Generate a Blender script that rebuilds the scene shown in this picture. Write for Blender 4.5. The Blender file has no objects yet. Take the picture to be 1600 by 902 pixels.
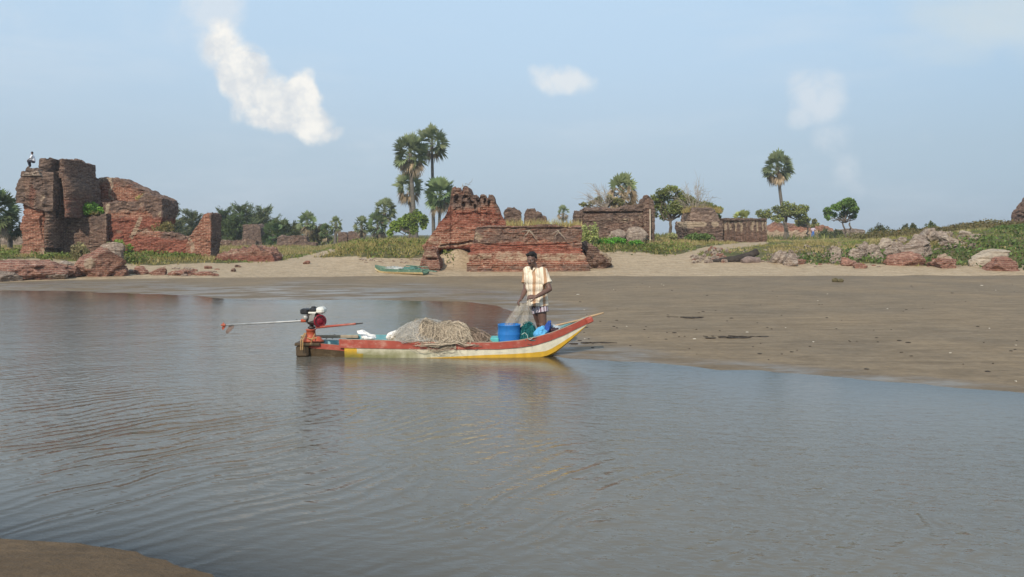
import bpy, math, random
import numpy as np
from mathutils import Vector, Matrix

# ------------------------------------------------------------------ camera
F, H, HORIZON = 1256.0, 1.95, 366.0          # focal length and horizon row of a 1600x902 frame, eye height in metres
TH = math.atan((451 - HORIZON) / F)
CT, ST = math.cos(TH), math.sin(TH)
SC = bpy.context.scene
COL = SC.collection
cam_data = bpy.data.cameras.new("camera")
cam = bpy.data.objects.new("camera", cam_data)
COL.objects.link(cam)
cam.location = (0, 0, H)
cam.rotation_euler = (math.pi / 2 - TH, 0, 0)
cam_data.sensor_width = 36
cam_data.lens = 36 * F / 1600
cam_data.clip_end = 9000
SC.camera = cam

# ------------------------------------------------------------------ light
SUN_EL, SUN_AZ = math.radians(37), math.radians(201)   # azimuth clockwise from +Y: behind the camera, to the left
SUN_DIR = Vector((math.sin(SUN_AZ) * math.cos(SUN_EL), math.cos(SUN_AZ) * math.cos(SUN_EL), math.sin(SUN_EL)))
sd_ = bpy.data.lights.new("sun", 'SUN')
sd_.energy = 3.8
sd_.angle = math.radians(0.9)
sd_.color = (1.0, 0.90, 0.76)
sun = bpy.data.objects.new("sun", sd_)
COL.objects.link(sun)
sun.rotation_euler = (-SUN_DIR).to_track_quat('-Z', 'Y').to_euler()
SKY_STRENGTH = 0.105
SC.view_settings.view_transform = 'Standard'
SC.view_settings.look = 'None'
SC.view_settings.exposure = 0.0
SC.view_settings.gamma = 1.0
SC.view_settings.use_curve_mapping = False
SC.cycles.max_bounces = 6
SC.cycles.transparent_max_bounces = 12
SC.cycles.caustics_reflective = False
SC.cycles.caustics_refractive = False


# ------------------------------------------------------------------ node helper
class NB:
    def __init__(s, nt):
        s.nt = nt

    def put(s, sock, v):
        if isinstance(v, bpy.types.NodeSocket):
            s.nt.links.new(v, sock)
        elif isinstance(v, (tuple, list)):
            n = len(sock.default_value)
            v = tuple(v)
            sock.default_value = (v + (1.0,) * n)[:n]
        else:
            try:
                sock.default_value = v
            except TypeError:
                sock.default_value = (v,) * len(sock.default_value)

    def n(s, typ, ins=None, **props):
        nd = s.nt.nodes.new('ShaderNode' + typ)
        for k, v in props.items():
            setattr(nd, k, v)
        for k, v in (ins or {}).items():
            s.put(nd.inputs[k], v)
        return nd

    def m(s, op, a, b=0.0, c=None, clamp=False):
        ins = {0: a, 1: b}
        if c is not None:
            ins[2] = c
        return s.n('Math', ins, operation=op, use_clamp=clamp).outputs[0]

    def vm(s, op, a, b=(0, 0, 0)):
        nd = s.n('VectorMath', {0: a, 1: b}, operation=op)
        return nd.outputs['Value'] if op in ('DOT_PRODUCT', 'LENGTH') else nd.outputs[0]

    def mix(s, f, a, b):
        nd = s.n('Mix', {0: f, 6: a, 7: b}, data_type='RGBA')
        return nd.outputs[2]

    def mul(s, a, b, f=1.0):
        nd = s.n('Mix', {0: f, 6: a, 7: b}, data_type='RGBA', blend_type='MULTIPLY')
        return nd.outputs[2]

    def ss(s, v, a, b, lo=0.0, hi=1.0):
        return s.n('MapRange', {0: v, 1: a, 2: b, 3: lo, 4: hi}, interpolation_type='SMOOTHSTEP').outputs[0]

    def noise(s, vec, scale=1.0, detail=4.0, rough=0.55, dist=0.0):
        return s.n('TexNoise', {'Vector': vec, 'Scale': scale, 'Detail': detail, 'Roughness': rough, 'Distortion': dist}).outputs[0]

    def noisec(s, vec, scale=1.0, detail=2.0):
        return s.n('TexNoise', {'Vector': vec, 'Scale': scale, 'Detail': detail}).outputs[1]

    def ramp(s, fac, stops):
        nd = s.n('ValToRGB', {0: fac})
        cr = nd.color_ramp
        while len(cr.elements) < len(stops):
            cr.elements.new(0.5)
        for e, (p, c) in zip(cr.elements, stops):
            e.position = p
            e.color = (c[0], c[1], c[2], 1)
        return nd.outputs[0]

    def pos(s):
        return s.n('TexCoord').outputs['Object']

    def attr(s, name):
        return s.n('Attribute', attribute_name=name)

    def scale(s, vec, v):
        return s.vm('MULTIPLY', vec, v)

    def bump(s, h, dist=0.02, strength=1.0):
        return s.n('Bump', {'Height': h, 'Distance': dist, 'Strength': strength}).outputs[0]

    def out(s, sh):
        o = s.n('OutputMaterial')
        s.nt.links.new(sh, o.inputs[0])

    def pbr(s, col, rough=0.8, normal=None, **kw):
        ins = {'Base Color': col, 'Roughness': rough}
        if normal is not None:
            ins['Normal'] = normal
        ins.update(kw)
        return s.n('BsdfPrincipled', ins).outputs[0]


def new_mat(name):
    m = bpy.data.materials.new(name)
    m.use_nodes = True
    m.node_tree.nodes.clear()
    return m, NB(m.node_tree)


# ------------------------------------------------------------------ pixel <-> world
def ray(px, py):
    u, v = (px - 800) / F, (451 - py) / F
    return np.array([u, CT + v * ST, -ST + v * CT])


def P(px, py, D):
    d = ray(px, py)
    return np.array([0, 0, H]) + d * (D / d[1])


def G0(px, py):
    d = ray(px, py)
    return (np.array([0, 0, H]) + d * (H / -d[2]))[:2]


def z_at(py, D):
    v = (451 - np.asarray(py, float)) / F
    return H + D * (-ST + v * CT) / (CT + v * ST)


def x_at(px, z, D):
    v = np.tan(np.arctan((np.asarray(z, float) - H) / D) + TH)
    return (np.asarray(px, float) - 800) / F * D / (CT + v * ST)


def to_px(x, y, z):
    zc = y * CT - (z - H) * ST
    return 800 + F * x / zc, 451 - F * (y * ST + (z - H) * CT) / zc


# ------------------------------------------------------------------ numpy noise
def _hash(ix, iy, iz, seed):
    n = (ix * 374761393 + iy * 668265263 + iz * 1274126177 + seed * 974634777) & 0xFFFFFFFF
    n = ((n ^ (n >> 13)) * 1274126177) & 0xFFFFFFFF
    n = ((n ^ (n >> 16)) * 2246822519) & 0xFFFFFFFF
    return ((n ^ (n >> 15)) & 0xFFFFFF) / float(0xFFFFFF)


def vnoise(p, seed=0):
    p = np.asarray(p, float)
    i = np.floor(p).astype(np.int64)
    f = p - i
    f = f * f * f * (f * (f * 6 - 15) + 10)
    r = 0
    for dx in (0, 1):
        wx = f[..., 0] if dx else 1 - f[..., 0]
        for dy in (0, 1):
            wy = f[..., 1] if dy else 1 - f[..., 1]
            for dz in (0, 1):
                wz = f[..., 2] if dz else 1 - f[..., 2]
                r = r + wx * wy * wz * _hash(i[..., 0] + dx, i[..., 1] + dy, i[..., 2] + dz, seed)
    return r * 2 - 1


def fbm(p, octv=4, seed=0):
    p = np.asarray(p, float)
    a, r, t = 1.0, 0, 0
    for k in range(octv):
        r = r + a * vnoise(p * (2 ** k) + 17.3 * k, seed + k)
        t += a
        a *= 0.5
    return r / t


def sm(a, b, x):
    t = np.clip((np.asarray(x, float) - a) / (b - a), 0, 1)
    return t * t * (3 - 2 * t)


# ------------------------------------------------------------------ objects
ORG = {}


def props(o, label=None, cat=None, group=None, kind=None):
    if label: o['label'] = label
    if cat: o['category'] = cat
    if group: o['group'] = group
    if kind: o['kind'] = kind
    return o


def thing(name, loc, label, cat, group=None):
    o = bpy.data.objects.new(name, None)
    o.empty_display_size = 0.2
    COL.objects.link(o)
    o.location = tuple(float(v) for v in loc)
    ORG[o] = np.array([float(v) for v in loc])
    return props(o, label, cat, group)


def mesh(name, V, Fc, mat, parent=None, smooth=False, attrs=None, midx=None):
    """World-space vertices -> one mesh object; top level: origin at its base, child: its thing's origin."""
    V = np.asarray(V, float)
    if parent is None:
        org = np.array([(V[:, 0].min() + V[:, 0].max()) / 2, (V[:, 1].min() + V[:, 1].max()) / 2, V[:, 2].min()])
    else:
        org = ORG[parent]
    me = bpy.data.meshes.new(name)
    fl = Fc.tolist() if isinstance(Fc, np.ndarray) else [list(map(int, f)) for f in Fc]
    me.from_pydata((V - org).tolist(), [], fl)
    for mm in (mat if isinstance(mat, (list, tuple)) else [mat]):
        me.materials.append(mm)
    if midx is not None:
        me.polygons.foreach_set('material_index', np.asarray(midx, np.int32))
    if smooth:
        me.polygons.foreach_set('use_smooth', np.ones(len(me.polygons), bool))
    for k, a in (attrs or {}).items():
        a = np.asarray(a, float)
        if a.ndim == 1:
            at = me.attributes.new(k, 'FLOAT', 'POINT')
            at.data.foreach_set('value', a)
        else:
            at = me.color_attributes.new(k, 'FLOAT_COLOR', 'POINT')
            at.data.foreach_set('color', np.concatenate([a, np.ones((len(a), 1))], 1).ravel())
    me.update()
    o = bpy.data.objects.new(name, me)
    COL.objects.link(o)
    if parent is None:
        o.location = org
    else:
        o.parent = parent
    ORG[o] = org
    return o


class Acc:
    """Collects pieces of ONE part."""
    def __init__(s):
        s.V, s.F, s.C, s.M, s.k = [], [], [], [], 0

    def add(s, V, Fc, col=(1, 1, 1), mi=0):
        V = np.asarray(V, float).reshape(-1, 3)
        s.V.append(V)
        for f in (Fc.tolist() if isinstance(Fc, np.ndarray) else Fc):
            s.F.append([i + s.k for i in f])
            s.M.append(mi)
        c = np.asarray(col, float)
        s.C.append(np.tile(c, (len(V), 1)) if c.ndim == 1 else c)
        s.k += len(V)
        return s

    def build(s, name, mat, parent=None, smooth=False, key='tint'):
        return mesh(name, np.concatenate(s.V), s.F, mat, parent, smooth, {key: np.concatenate(s.C)}, s.M)


def tube(pts, rad, n=8, cap=True):
    pts = np.asarray(pts, float)
    rad = np.broadcast_to(np.asarray(rad, float), (len(pts),))
    tang = np.gradient(pts, axis=0)
    tang /= np.linalg.norm(tang, axis=1, keepdims=True) + 1e-9
    up = np.array([0.13, 0.21, 1.0]) if abs(tang[:, 2]).mean() < 0.8 else np.array([1.0, 0.17, 0.11])
    V = []
    a = np.linspace(0, 2 * np.pi, n, endpoint=False)
    for p, t, r in zip(pts, tang, rad):
        s = np.cross(t, up); s /= np.linalg.norm(s) + 1e-9
        w = np.cross(s, t)
        V.append(p + r * (np.cos(a)[:, None] * s + np.sin(a)[:, None] * w))
    V = np.concatenate(V)
    Fc = []
    for i in range(len(pts) - 1):
        for j in range(n):
            k = (j + 1) % n
            Fc.append([i * n + j, i * n + k, (i + 1) * n + k, (i + 1) * n + j])
    if cap:
        Fc.append(list(range(n))[::-1])
        Fc.append([(len(pts) - 1) * n + j for j in range(n)])
    return V, Fc


def box(c, s, R=None, bev=0.0):
    """Bevelled box, centre c, full size s."""
    hx, hy, hz = np.asarray(s, float) / 2
    if bev <= 0:
        V = np.array([[x, y, z] for z in (-hz, hz) for y in (-hy, hy) for x in (-hx, hx)])
        Fc = [[0, 2, 3, 1], [4, 5, 7, 6], [0, 1, 5, 4], [2, 6, 7, 3], [0, 4, 6, 2], [1, 3, 7, 5]]
    else:
        b = min(bev, hx * .9, hy * .9, hz * .9)
        V, Fc = [], []
        prof = [(-hz, b), (-hz + b, 0), (hz - b, 0), (hz, b)]
        for z, i in prof:
            x, y = hx - i, hy - i
            V += [[-x + b, -y, z], [x - b, -y, z], [x, -y + b, z], [x, y - b, z], [x - b, y, z], [-x + b, y, z], [-x, y - b, z], [-x, -y + b, z]]
        for k in range(3):
            for j in range(8):
                n = (j + 1) % 8
                Fc.append([k * 8 + j, k * 8 + n, k * 8 + 8 + n, k * 8 + 8 + j])
        Fc += [list(range(8))[::-1], list(range(24, 32))]
        V = np.array(V)
    if R is not None:
        V = V @ np.asarray(R).T
    return V + np.asarray(c, float), Fc


def rot(ax, ang):
    return np.array(Matrix.Rotation(ang, 3, ax))


def lathe(c, prof, n=24, axis='Z', sc=(1, 1)):
    """prof: list of (r, h) along axis from c."""
    a = np.linspace(0, 2 * np.pi, n, endpoint=False)
    V = []
    for r, h in prof:
        V.append(np.stack([r * np.cos(a) * sc[0], r * np.sin(a) * sc[1], np.full(n, h)], 1))
    V = np.concatenate(V)
    if axis == 'X': V = V[:, [2, 0, 1]]
    if axis == 'Y': V = V[:, [1, 2, 0]]
    Fc = []
    for i in range(len(prof) - 1):
        for j in range(n):
            k = (j + 1) % n
            Fc.append([i * n + j, i * n + k, (i + 1) * n + k, (i + 1) * n + j])
    Fc.append(list(range(n))[::-1])
    Fc.append([(len(prof) - 1) * n + j for j in range(n)])
    return V + np.asarray(c, float), Fc


def leaf_quads(C, D, L, W, rng, droop=0.0):
    """Diamond leaves centred C pointing D."""
    n = len(C)
    D = D / (np.linalg.norm(D, axis=1, keepdims=True) + 1e-9)
    r = rng.normal(size=(n, 3))
    S = np.cross(D, r)
    S /= np.linalg.norm(S, axis=1, keepdims=True) + 1e-9
    L = np.broadcast_to(L, (n,))[:, None]
    W = np.broadcast_to(W, (n,))[:, None]
    V = np.stack([C - D * L / 2, C + S * W / 2, C + D * L / 2, C - S * W / 2], 1).reshape(-1, 3)
    return V, np.arange(4 * n).reshape(n, 4)
# ------------------------------------------------------------------ sky
def build_world():
    w = bpy.data.worlds.new("World")
    SC.world = w
    w.use_nodes = True
    nt = w.node_tree
    nt.nodes.clear()
    b = NB(nt)
    sky = b.n('TexSky', sky_type='NISHITA', sun_disc=False, sun_elevation=SUN_EL, sun_rotation=SUN_AZ,
              air_density=1.0, dust_density=2.2, ozone_density=1.2, altitude=0.0)
    d = b.n('TexCoord').outputs['Generated']
    sp = b.n('SeparateXYZ', {0: d})
    x, y, z = sp.outputs
    el = b.m('MAXIMUM', z, 0.0)
    # humid air: the low sky tends to a pale grey blue
    hz = b.n('MapRange', {0: el, 1: 0.0, 2: 0.75, 3: 0.88, 4: 0.62}, interpolation_type='SMOOTHSTEP').outputs[0]
    haze = b.ramp(el, [(0.0, (4.35, 5.55, 6.75)), (0.10, (4.75, 6.0, 7.2)), (0.2, (5.3, 7.0, 8.7)), (0.32, (5.9, 7.9, 9.9)), (0.7, (5.9, 7.4, 9.0))])
    az = b.ss(b.m('DIVIDE', x, b.m('MAXIMUM', y, 0.1)), 0.1, 0.75)
    haze = b.mul(haze, (0.86, 0.91, 0.94), b.m('MULTIPLY', az, 0.9))
    col = b.mix(hz, sky.outputs[0], haze)
    wis = b.noise(b.scale(d, (1.2, 1.2, 6.0)), 2.2, 7, .62)
    col = b.mix(b.ss(wis, .45, .80, 0, .30), col, (7.0, 7.6, 8.2))
    # clouds, laid out by direction
    yy = b.m('MAXIMUM', y, 0.06)
    front = b.ss(y, 0.1, 0.3)
    uv = b.n('CombineXYZ', {0: b.m('DIVIDE', x, yy), 1: b.m('DIVIDE', z, yy), 2: 0.0}).outputs[0]
    wn = b.vm('SUBTRACT', b.noisec(uv, 14.0, 5.0), (0.5, 0.5, 0.5))
    uvw = b.vm('ADD', uv, b.vm('MULTIPLY', wn, (0.05, 0.05, 0.0)))
    fine = b.noise(uv, 24.0, 10.0, 0.64, 0.3)

    def group(blobs):
        acc = None
        for px, py, rx, ry, wt in blobs:
            dr = ray(px, py)
            q = b.vm('SUBTRACT', uvw, (dr[0] / dr[1], dr[2] / dr[1], 0.0))
            q = b.vm('MULTIPLY', q, (F / rx, F / ry, 0.0))
            g = b.m('MULTIPLY', b.m('SUBTRACT', 1.0, b.vm('DOT_PRODUCT', q, q), clamp=True), wt)
            acc = g if acc is None else b.m('SMOOTH_MAX', acc, g, 0.15)
        return b.m('MULTIPLY', acc, front)
    big = group([(345, 62, 54, 50, .74), (382, 105, 56, 56, 1.2), (402, 150, 58, 54, 1.15), (425, 180, 56, 38, 1.1), (468, 152, 40, 46, 1.25), (482, 188, 52, 36, 1.15), (515, 206, 36, 18, .7)])
    small = group([(882, 122, 62, 32, .95), (850, 108, 26, 20, .7)])
    veil = group([(335, 5, 66, 55, 1.15), (300, 30, 90, 60, .5), (335, 55, 66, 60, .8), (1282, 150, 60, 48, 1.1), (1255, 175, 40, 26, .7), (1302, 215, 40, 44, .7), (1322, 258, 30, 44, .6), (1336, 290, 22, 30, .4), (15, 35, 110, 60, .35), (205, 20, 70, 60, .3), (1285, 10, 70, 18, .35), (575, 235, 60, 14, .35), (250, 240, 70, 25, .2), (420, 232, 40, 18, .2), (370, 130, 120, 130, .22), (1440, 212, 24, 14, .3), (30, -40, 160, 60, .4)])
    grey = group([(1560, 30, 190, 66, 1.0), (1480, 75, 150, 34, .55), (1700, 20, 200, 110, .8)])
    fb = b.m('MULTIPLY_ADD', fine, 2.2, -0.22)
    d1 = b.ss(b.m('MULTIPLY', big, fb), 0.12, 0.72)
    d2 = b.ss(b.m('MULTIPLY', small, fb), 0.10, 0.80, 0, .8)
    d3 = b.ss(b.m('MULTIPLY', veil, fb), 0.10, 1.0, 0, .66)
    d4 = b.ss(b.m('MULTIPLY', grey, b.m('MULTIPLY_ADD', fine, .8, .5)), 0.0, 1.2, 0, .9)
    # general broken cloud elsewhere, so that the light and reflections are those of a partly cloudy sky
    sph = b.noise(d, 3.2, 6.0, 0.6)
    d5 = b.m('MULTIPLY', b.ss(sph, 0.55, 0.75), b.m('SUBTRACT', 0.6, b.m('MULTIPLY', front, 0.6)))
    lit = b.ss(b.noise(uv, 34.0, 4.0, .6), 0.3, 0.72)
    white = b.mix(lit, (6.8, 7.2, 7.6), (9.4, 9.25, 8.8))
    col = b.mix(d4, col, (6.0, 6.9, 7.4))
    col = b.mix(d3, col, (7.2, 7.7, 8.2))
    col = b.mix(d2, col, (7.9, 8.2, 8.4))
    col = b.mix(d1, col, white)
    col = b.mix(d5, col, (8.5, 9.0, 9.4))
    bg = b.n('Background', {0: col, 1: SKY_STRENGTH})
    o = b.n('OutputWorld')
    nt.links.new(bg.outputs[0], o.inputs[0])


build_world()

# ------------------------------------------------------------------ terrain
SHORE_PX = [(-900, 444), (-300, 449), (0, 454), (120, 455), (200, 459), (300, 462), (350, 467), (430, 469), (560, 468), (640, 470), (720, 472),
            (780, 478), (806, 487), (800, 500), (775, 512), (770, 528), (800, 543), (850, 553), (890, 559), (1000, 565), (1100, 573), (1200, 580),
            (1300, 589), (1400, 597), (1500, 606), (1600, 615), (1800, 634), (2200, 676), (3200, 800)]
POLY_A = np.array([G0(*p) for p in SHORE_PX] + [(60, 0), (400, -40), (6000, -40), (6000, 6000), (-6000, 6000), (-6000, 40), (-120, 36)])
BAR_PX = [(-500, 842), (-200, 840), (0, 843), (70, 845), (130, 848), (200, 862), (260, 882), (330, 903), (430, 950), (600, 1080)]
POLY_B = np.array([(-40, 7.5)] + [G0(*p) for p in BAR_PX] + [(0.6, 2.2), (3, 1.2), (30, 0), (60, -2), (60, -60), (-60, -60), (-60, 8)])


def sdist(poly, X, Y):
    n = len(poly)
    d2 = np.full(X.shape, 1e18)
    inside = np.zeros(X.shape, bool)
    for i in range(n):
        ax, ay = poly[i]
        bx, by = poly[(i + 1) % n]
        ex, ey = bx - ax, by - ay
        t = np.clip(((X - ax) * ex + (Y - ay) * ey) / (ex * ex + ey * ey + 1e-12), 0, 1)
        d2 = np.minimum(d2, (X - ax - t * ex) ** 2 + (Y - ay - t * ey) ** 2)
        c = (ay > Y) != (by > Y)
        with np.errstate(divide='ignore', invalid='ignore'):
            xi = ax + (Y - ay) * ex / (ey if ey != 0 else 1e-12)
        inside ^= c & (X < xi)
    return np.where(inside, 1, -1) * np.sqrt(d2)


YB_PX, YB_D = [-600, 0, 200, 400, 900, 1600, 2200], [29.5, 31.2, 33.6, 34.4, 34.8, 34.6, 33.5]
ZP_PX = [-600, 0, 100, 300, 400, 500, 560, 640, 700, 850, 950, 1050, 1150, 1250, 1350, 1450, 1520, 1600, 2200]
ZP_Z = [.95, .82, .80, .72, .62, .72, 1.3, 1.4, 1.2, 1.3, 1.55, 1.45, 1.35, 1.3, 1.45, 1.85, 2.2, 2.35, 2.3]
PR_T, PR_F = [-100, 0, 3, 5, 8, 12, 16, 6000], [0, 0, .18, .38, .7, .93, 1, 1]


def pxcol(X, Y):
    return 800 + F * X / np.maximum(Y, 6.0)


def height(X, Y):
    X = np.atleast_1d(np.asarray(X, float))
    Y = np.atleast_1d(np.asarray(Y, float))
    wob = np.stack([X * 0.7, Y * 0.7, X * 0], -1)
    sA = sdist(POLY_A, X, Y) + 0.14 * fbm(wob, 3, 5)
    sB = sdist(POLY_B, X, Y) + 0.05 * fbm(wob * 2.5, 3, 9)
    hA = np.where(sA > 0, 0.15 * (1 - np.exp(-sA / 6)), 0.028 * sA)
    hB = np.where(sB > 0, 0.09 * sB, 0.05 * sB)
    hB = np.minimum(hB, 0.35)
    h = np.maximum(np.maximum(hA, hB), -0.8)
    c = pxcol(X, Y)
    t = Y - np.interp(c, YB_PX, YB_D)
    far = sm(110, 200, Y)
    zp = np.interp(c, ZP_PX, ZP_Z) * (1 - far) + 1.2 * far
    zp = np.where((c < 540) | (c > 700), zp, zp)
    fr = np.interp(t, PR_T, PR_F)
    big = fbm(np.stack([X * .22, Y * .22, X * 0], -1), 4, 3)
    hb = (zp - 0.13) * fr + 0.16 * big * sm(4, 12, t)
    # the humps in front of the palms and the ridge on the right fall away behind
    drop = sm(56, 84, Y) * sm(500, 560, c) * (1 - sm(700, 760, c)) * 0.35 + sm(72, 95, Y) * sm(1330, 1500, c) * 0.9
    gx_, gy_ = (713 - 800) / F * 39.3, 39.3
    ramp_ = .80 * np.exp(-((X - gx_) / .95) ** 2 - ((Y - gy_) / 1.0) ** 2)
    return h + ramp_ + np.where(t > 0, hb - drop, 0) + 0.004 * fbm(np.stack([X * 2, Y * 2, X * 0], -1), 2, 8)


def hz(x, y):
    return float(height(x, y)[0])


def ground_hit(px, py, d0=4.0, d1=140.0):
    """First terrain point seen along a pixel's ray."""
    ds = np.concatenate([np.arange(d0, 60, 0.05), np.arange(60, d1, 0.3)])
    d = ray(px, py)
    pts = np.array([0, 0, H]) + d * (ds / d[1])[:, None]
    hh = height(pts[:, 0], pts[:, 1])
    k = np.argmax(pts[:, 2] <= hh)
    if pts[k, 2] > hh[k]:
        k = len(ds) - 1
    return np.array([pts[k, 0], pts[k, 1], max(hh[k], 0.0)])


def at(px, D):
    """Terrain point in pixel column px at depth D."""
    x = float(x_at(px, 1.0, D))
    return np.array([x, D, hz(x, D)])


GRASS_PX = [-600, 0, 60, 120, 180, 250, 320, 430, 500, 560, 640, 700, 735, 912, 940, 1010, 1060, 1085, 1140, 1200, 1300, 1450, 1600, 2200]
GRASS_PY = [398, 404, 406, 409, 411, 413, 410, 408, 405, 402, 405, 396, 390, 392, 394, 396, 397, 398, 402, 408, 413, 415, 414, 414]
PATHS = [([(1010, 418), (1050, 405), (1080, 396), (1105, 389), (1140, 385), (1190, 379)], 10, 16), ([(430, 413), (478, 404), (505, 396), (520, 392)], 9, 9),
         ([(712, 416), (716, 404), (722, 396)], 24, 30), ([(190, 405), (205, 396)], 6, 8)]


def zones(X, Y, Z):
    """wet film, dry beach, vegetated soil weights at terrain points"""
    px, py = to_px(X, np.maximum(Y, 1.0), Z)
    nz = fbm(np.stack([X * .5, Y * .5, X * 0], -1), 4, 21)
    nf = fbm(np.stack([X * 1.6, Y * 1.6, X * 0], -1), 3, 22)
    sA = sdist(POLY_A, X, Y)
    c = pxcol(X, Y)
    tb = Y - np.interp(c, YB_PX, YB_D) + 0.5 * nz
    dry = sm(-0.25, 0.35, tb)
    gy = np.interp(px, GRASS_PX, GRASS_PY)
    veg = sm(-2.5, 2.5, gy - py + 4 * nz + 2 * nf) * (Y > 30)
    for pts, wx, _ in PATHS:
        dmin = np.full(X.shape, 1e9)
        for (ax, ay), (bx, by) in zip(pts[:-1], pts[1:]):
            ex, ey = bx - ax, by - ay
            t = np.clip(((px - ax) * ex + (py - ay) * ey) / (ex * ex + ey * ey), 0, 1)
            dmin = np.minimum(dmin, np.hypot((px - ax - t * ex), 2.2 * (py - ay - t * ey)))
        veg = veg * sm(wx * .55, wx * 1.15, dmin + 5 * nf)
    # a film of water still lies on the flat near the shoreline, widest on the left
    wid = np.interp(c, [-400, 300, 420, 760, 850, 1100, 1600], [7, 7.5, 10, 11, 4.0, 1.2, 1.0])
    wet = sm(1.0, 0.0, sA / wid + 0.28 * nz) * (1 - dry) * (Y > 8)
    bar = (Y < 8)
    return np.stack([np.where(bar, 0.25, wet), np.where(bar, 0.0, dry), np.where(bar, 0, veg)], -1)


def axis_coords(segs):
    out = []
    for a, b_, st in segs:
        out += list(np.arange(a, b_, st))
    return np.array(out + [segs[-1][1]])


def build_ground_mat():
    m, b = new_mat("ground_sand_and_soil")
    p = b.pos()
    z = b.attr('zone').outputs['Color']
    r, g, v = b.n('SeparateColor', {0: z}).outputs
    n1 = b.noise(p, 0.35, 6, .6)
    n2 = b.noise(b.scale(p, (1.0, 2.6, 1)), 1.6, 6, .62)
    n3 = b.noise(p, 9.0, 4, .6)
    n4 = b.noise(b.scale(p, (1, 1.7, 1)), 34.0, 3, .6)
    wetc = b.ramp(n2, [(.25, (.158, .122, .080)), (.5, (.205, .160, .106)), (.75, (.255, .202, .136))])
    wetc = b.mul(wetc, b.ramp(n1, [(.3, (.86, .87, .90)), (.7, (1.14, 1.10, 1.04))]))
    lines = b.noise(b.scale(p, (.30, 3.2, 1)), 1.3, 6, .65)
    wetc = b.mul(wetc, b.ramp(lines, [(.30, (.80, .79, .78)), (.45, (.98, .98, .98)), (.60, (1.02, 1.02, 1.02)), (.72, (1.14, 1.13, 1.11))]))
    wetc = b.mul(wetc, b.ramp(n3, [(.3, (.86, .86, .86)), (.7, (1.12, 1.12, 1.12))]))
    speck = b.ss(n4, .66, .72)
    spz = b.ss(b.noise(p, 0.9, 4, .6), .5, .62)
    wetc = b.mix(b.m('MULTIPLY', b.m('MULTIPLY', speck, spz), .55), wetc, (.06, .048, .035))
    dryc = b.ramp(n2, [(.25, (.29, .225, .145)), (.5, (.385, .305, .205)), (.8, (.49, .40, .285))])
    dryc = b.mul(dryc, b.ramp(n3, [(.3, (.80, .78, .76)), (.6, (1.08, 1.06, 1.05))]))
    dryc = b.mix(b.m('MULTIPLY', b.ss(b.noise(b.scale(p, (.6, 2.2, 1)), 2.2, 5, .65), .56, .70), .5), dryc, (.23, .16, .095))
    soil = b.ramp(b.noise(p, 1.3, 6, .65), [(.25, (.045, .05, .018)), (.45, (.085, .085, .03)), (.62, (.14, .115, .05)), (.8, (.24, .18, .10))])
    wf = b.ss(r, .12, .78)
    wfn = b.m('MULTIPLY', wf, b.ss(b.noise(b.scale(p, (.7, 1.6, 1)), .9, 5, .6), .36, .62), clamp=True)
    base = b.mix(b.m('MULTIPLY', wf, .35), wetc, (.105, .082, .058))
    base = b.mix(b.ss(g, .3, .7), base, dryc)
    base = b.mix(b.ss(v, .35, .65), base, soil)
    base = b.mul(base, b.mix(b.attr('damp').outputs['Fac'], (1, 1, 1, 1), (.56, .50, .44, 1)))
    rough = b.m('SUBTRACT', 0.78, b.m('MULTIPLY', wfn, .50))
    dryness = b.m('SUBTRACT', 1.0, b.m('MULTIPLY', wfn, .75))
    h = b.m('ADD', b.m('MULTIPLY', n3, .030), b.m('MULTIPLY', n4, .012))
    h = b.m('ADD', h, b.m('MULTIPLY', b.ss(b.noise(p, 3.2, 3, .5), .35, .62), b.m('MULTIPLY', g, .05)))
    nor = b.bump(b.m('MULTIPLY', h, dryness), 1.0, .7)
    b.out(b.pbr(base, rough, nor, **{'Specular IOR Level': b.m('MULTIPLY_ADD', wfn, .35, .15)}))
    return m


def build_ground():
    xs = axis_coords([(-900, -400, 100), (-400, -60, 20), (-60, -34, 1.0), (-34, -12, .42), (-12, 12, .2), (12, 30, .42), (30, 60, 1.0), (60, 400, 20), (400, 900, 100)])
    ys = axis_coords([(-40, -4, 4), (-4, 3, .7), (3, 15, .16), (15, 30, .3), (30, 58, .3), (58, 120, 1.0), (120, 300, 12), (300, 900, 100)])
    X, Y = np.meshgrid(xs, ys)
    Z = height(X.ravel(), Y.ravel())
    V = np.stack([X.ravel(), Y.ravel(), Z], -1)
    nx, ny = len(xs), len(ys)
    i = (np.arange(ny - 1)[:, None] * nx + np.arange(nx - 1)[None, :]).ravel()
    Fq = np.stack([i, i + 1, i + 1 + nx, i + nx], -1)
    o = mesh('ground', V, Fq, build_ground_mat(), None, True, {'zone': zones(V[:, 0], V[:, 1], V[:, 2]), 'damp': sm(9, 7, V[:, 1])})
    props(o, 'sandy ground: damp tidal flat, pale beach and scrubby bank beyond', 'ground', kind='structure')
    # object coordinates equal world coordinates shifted by the origin


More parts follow.
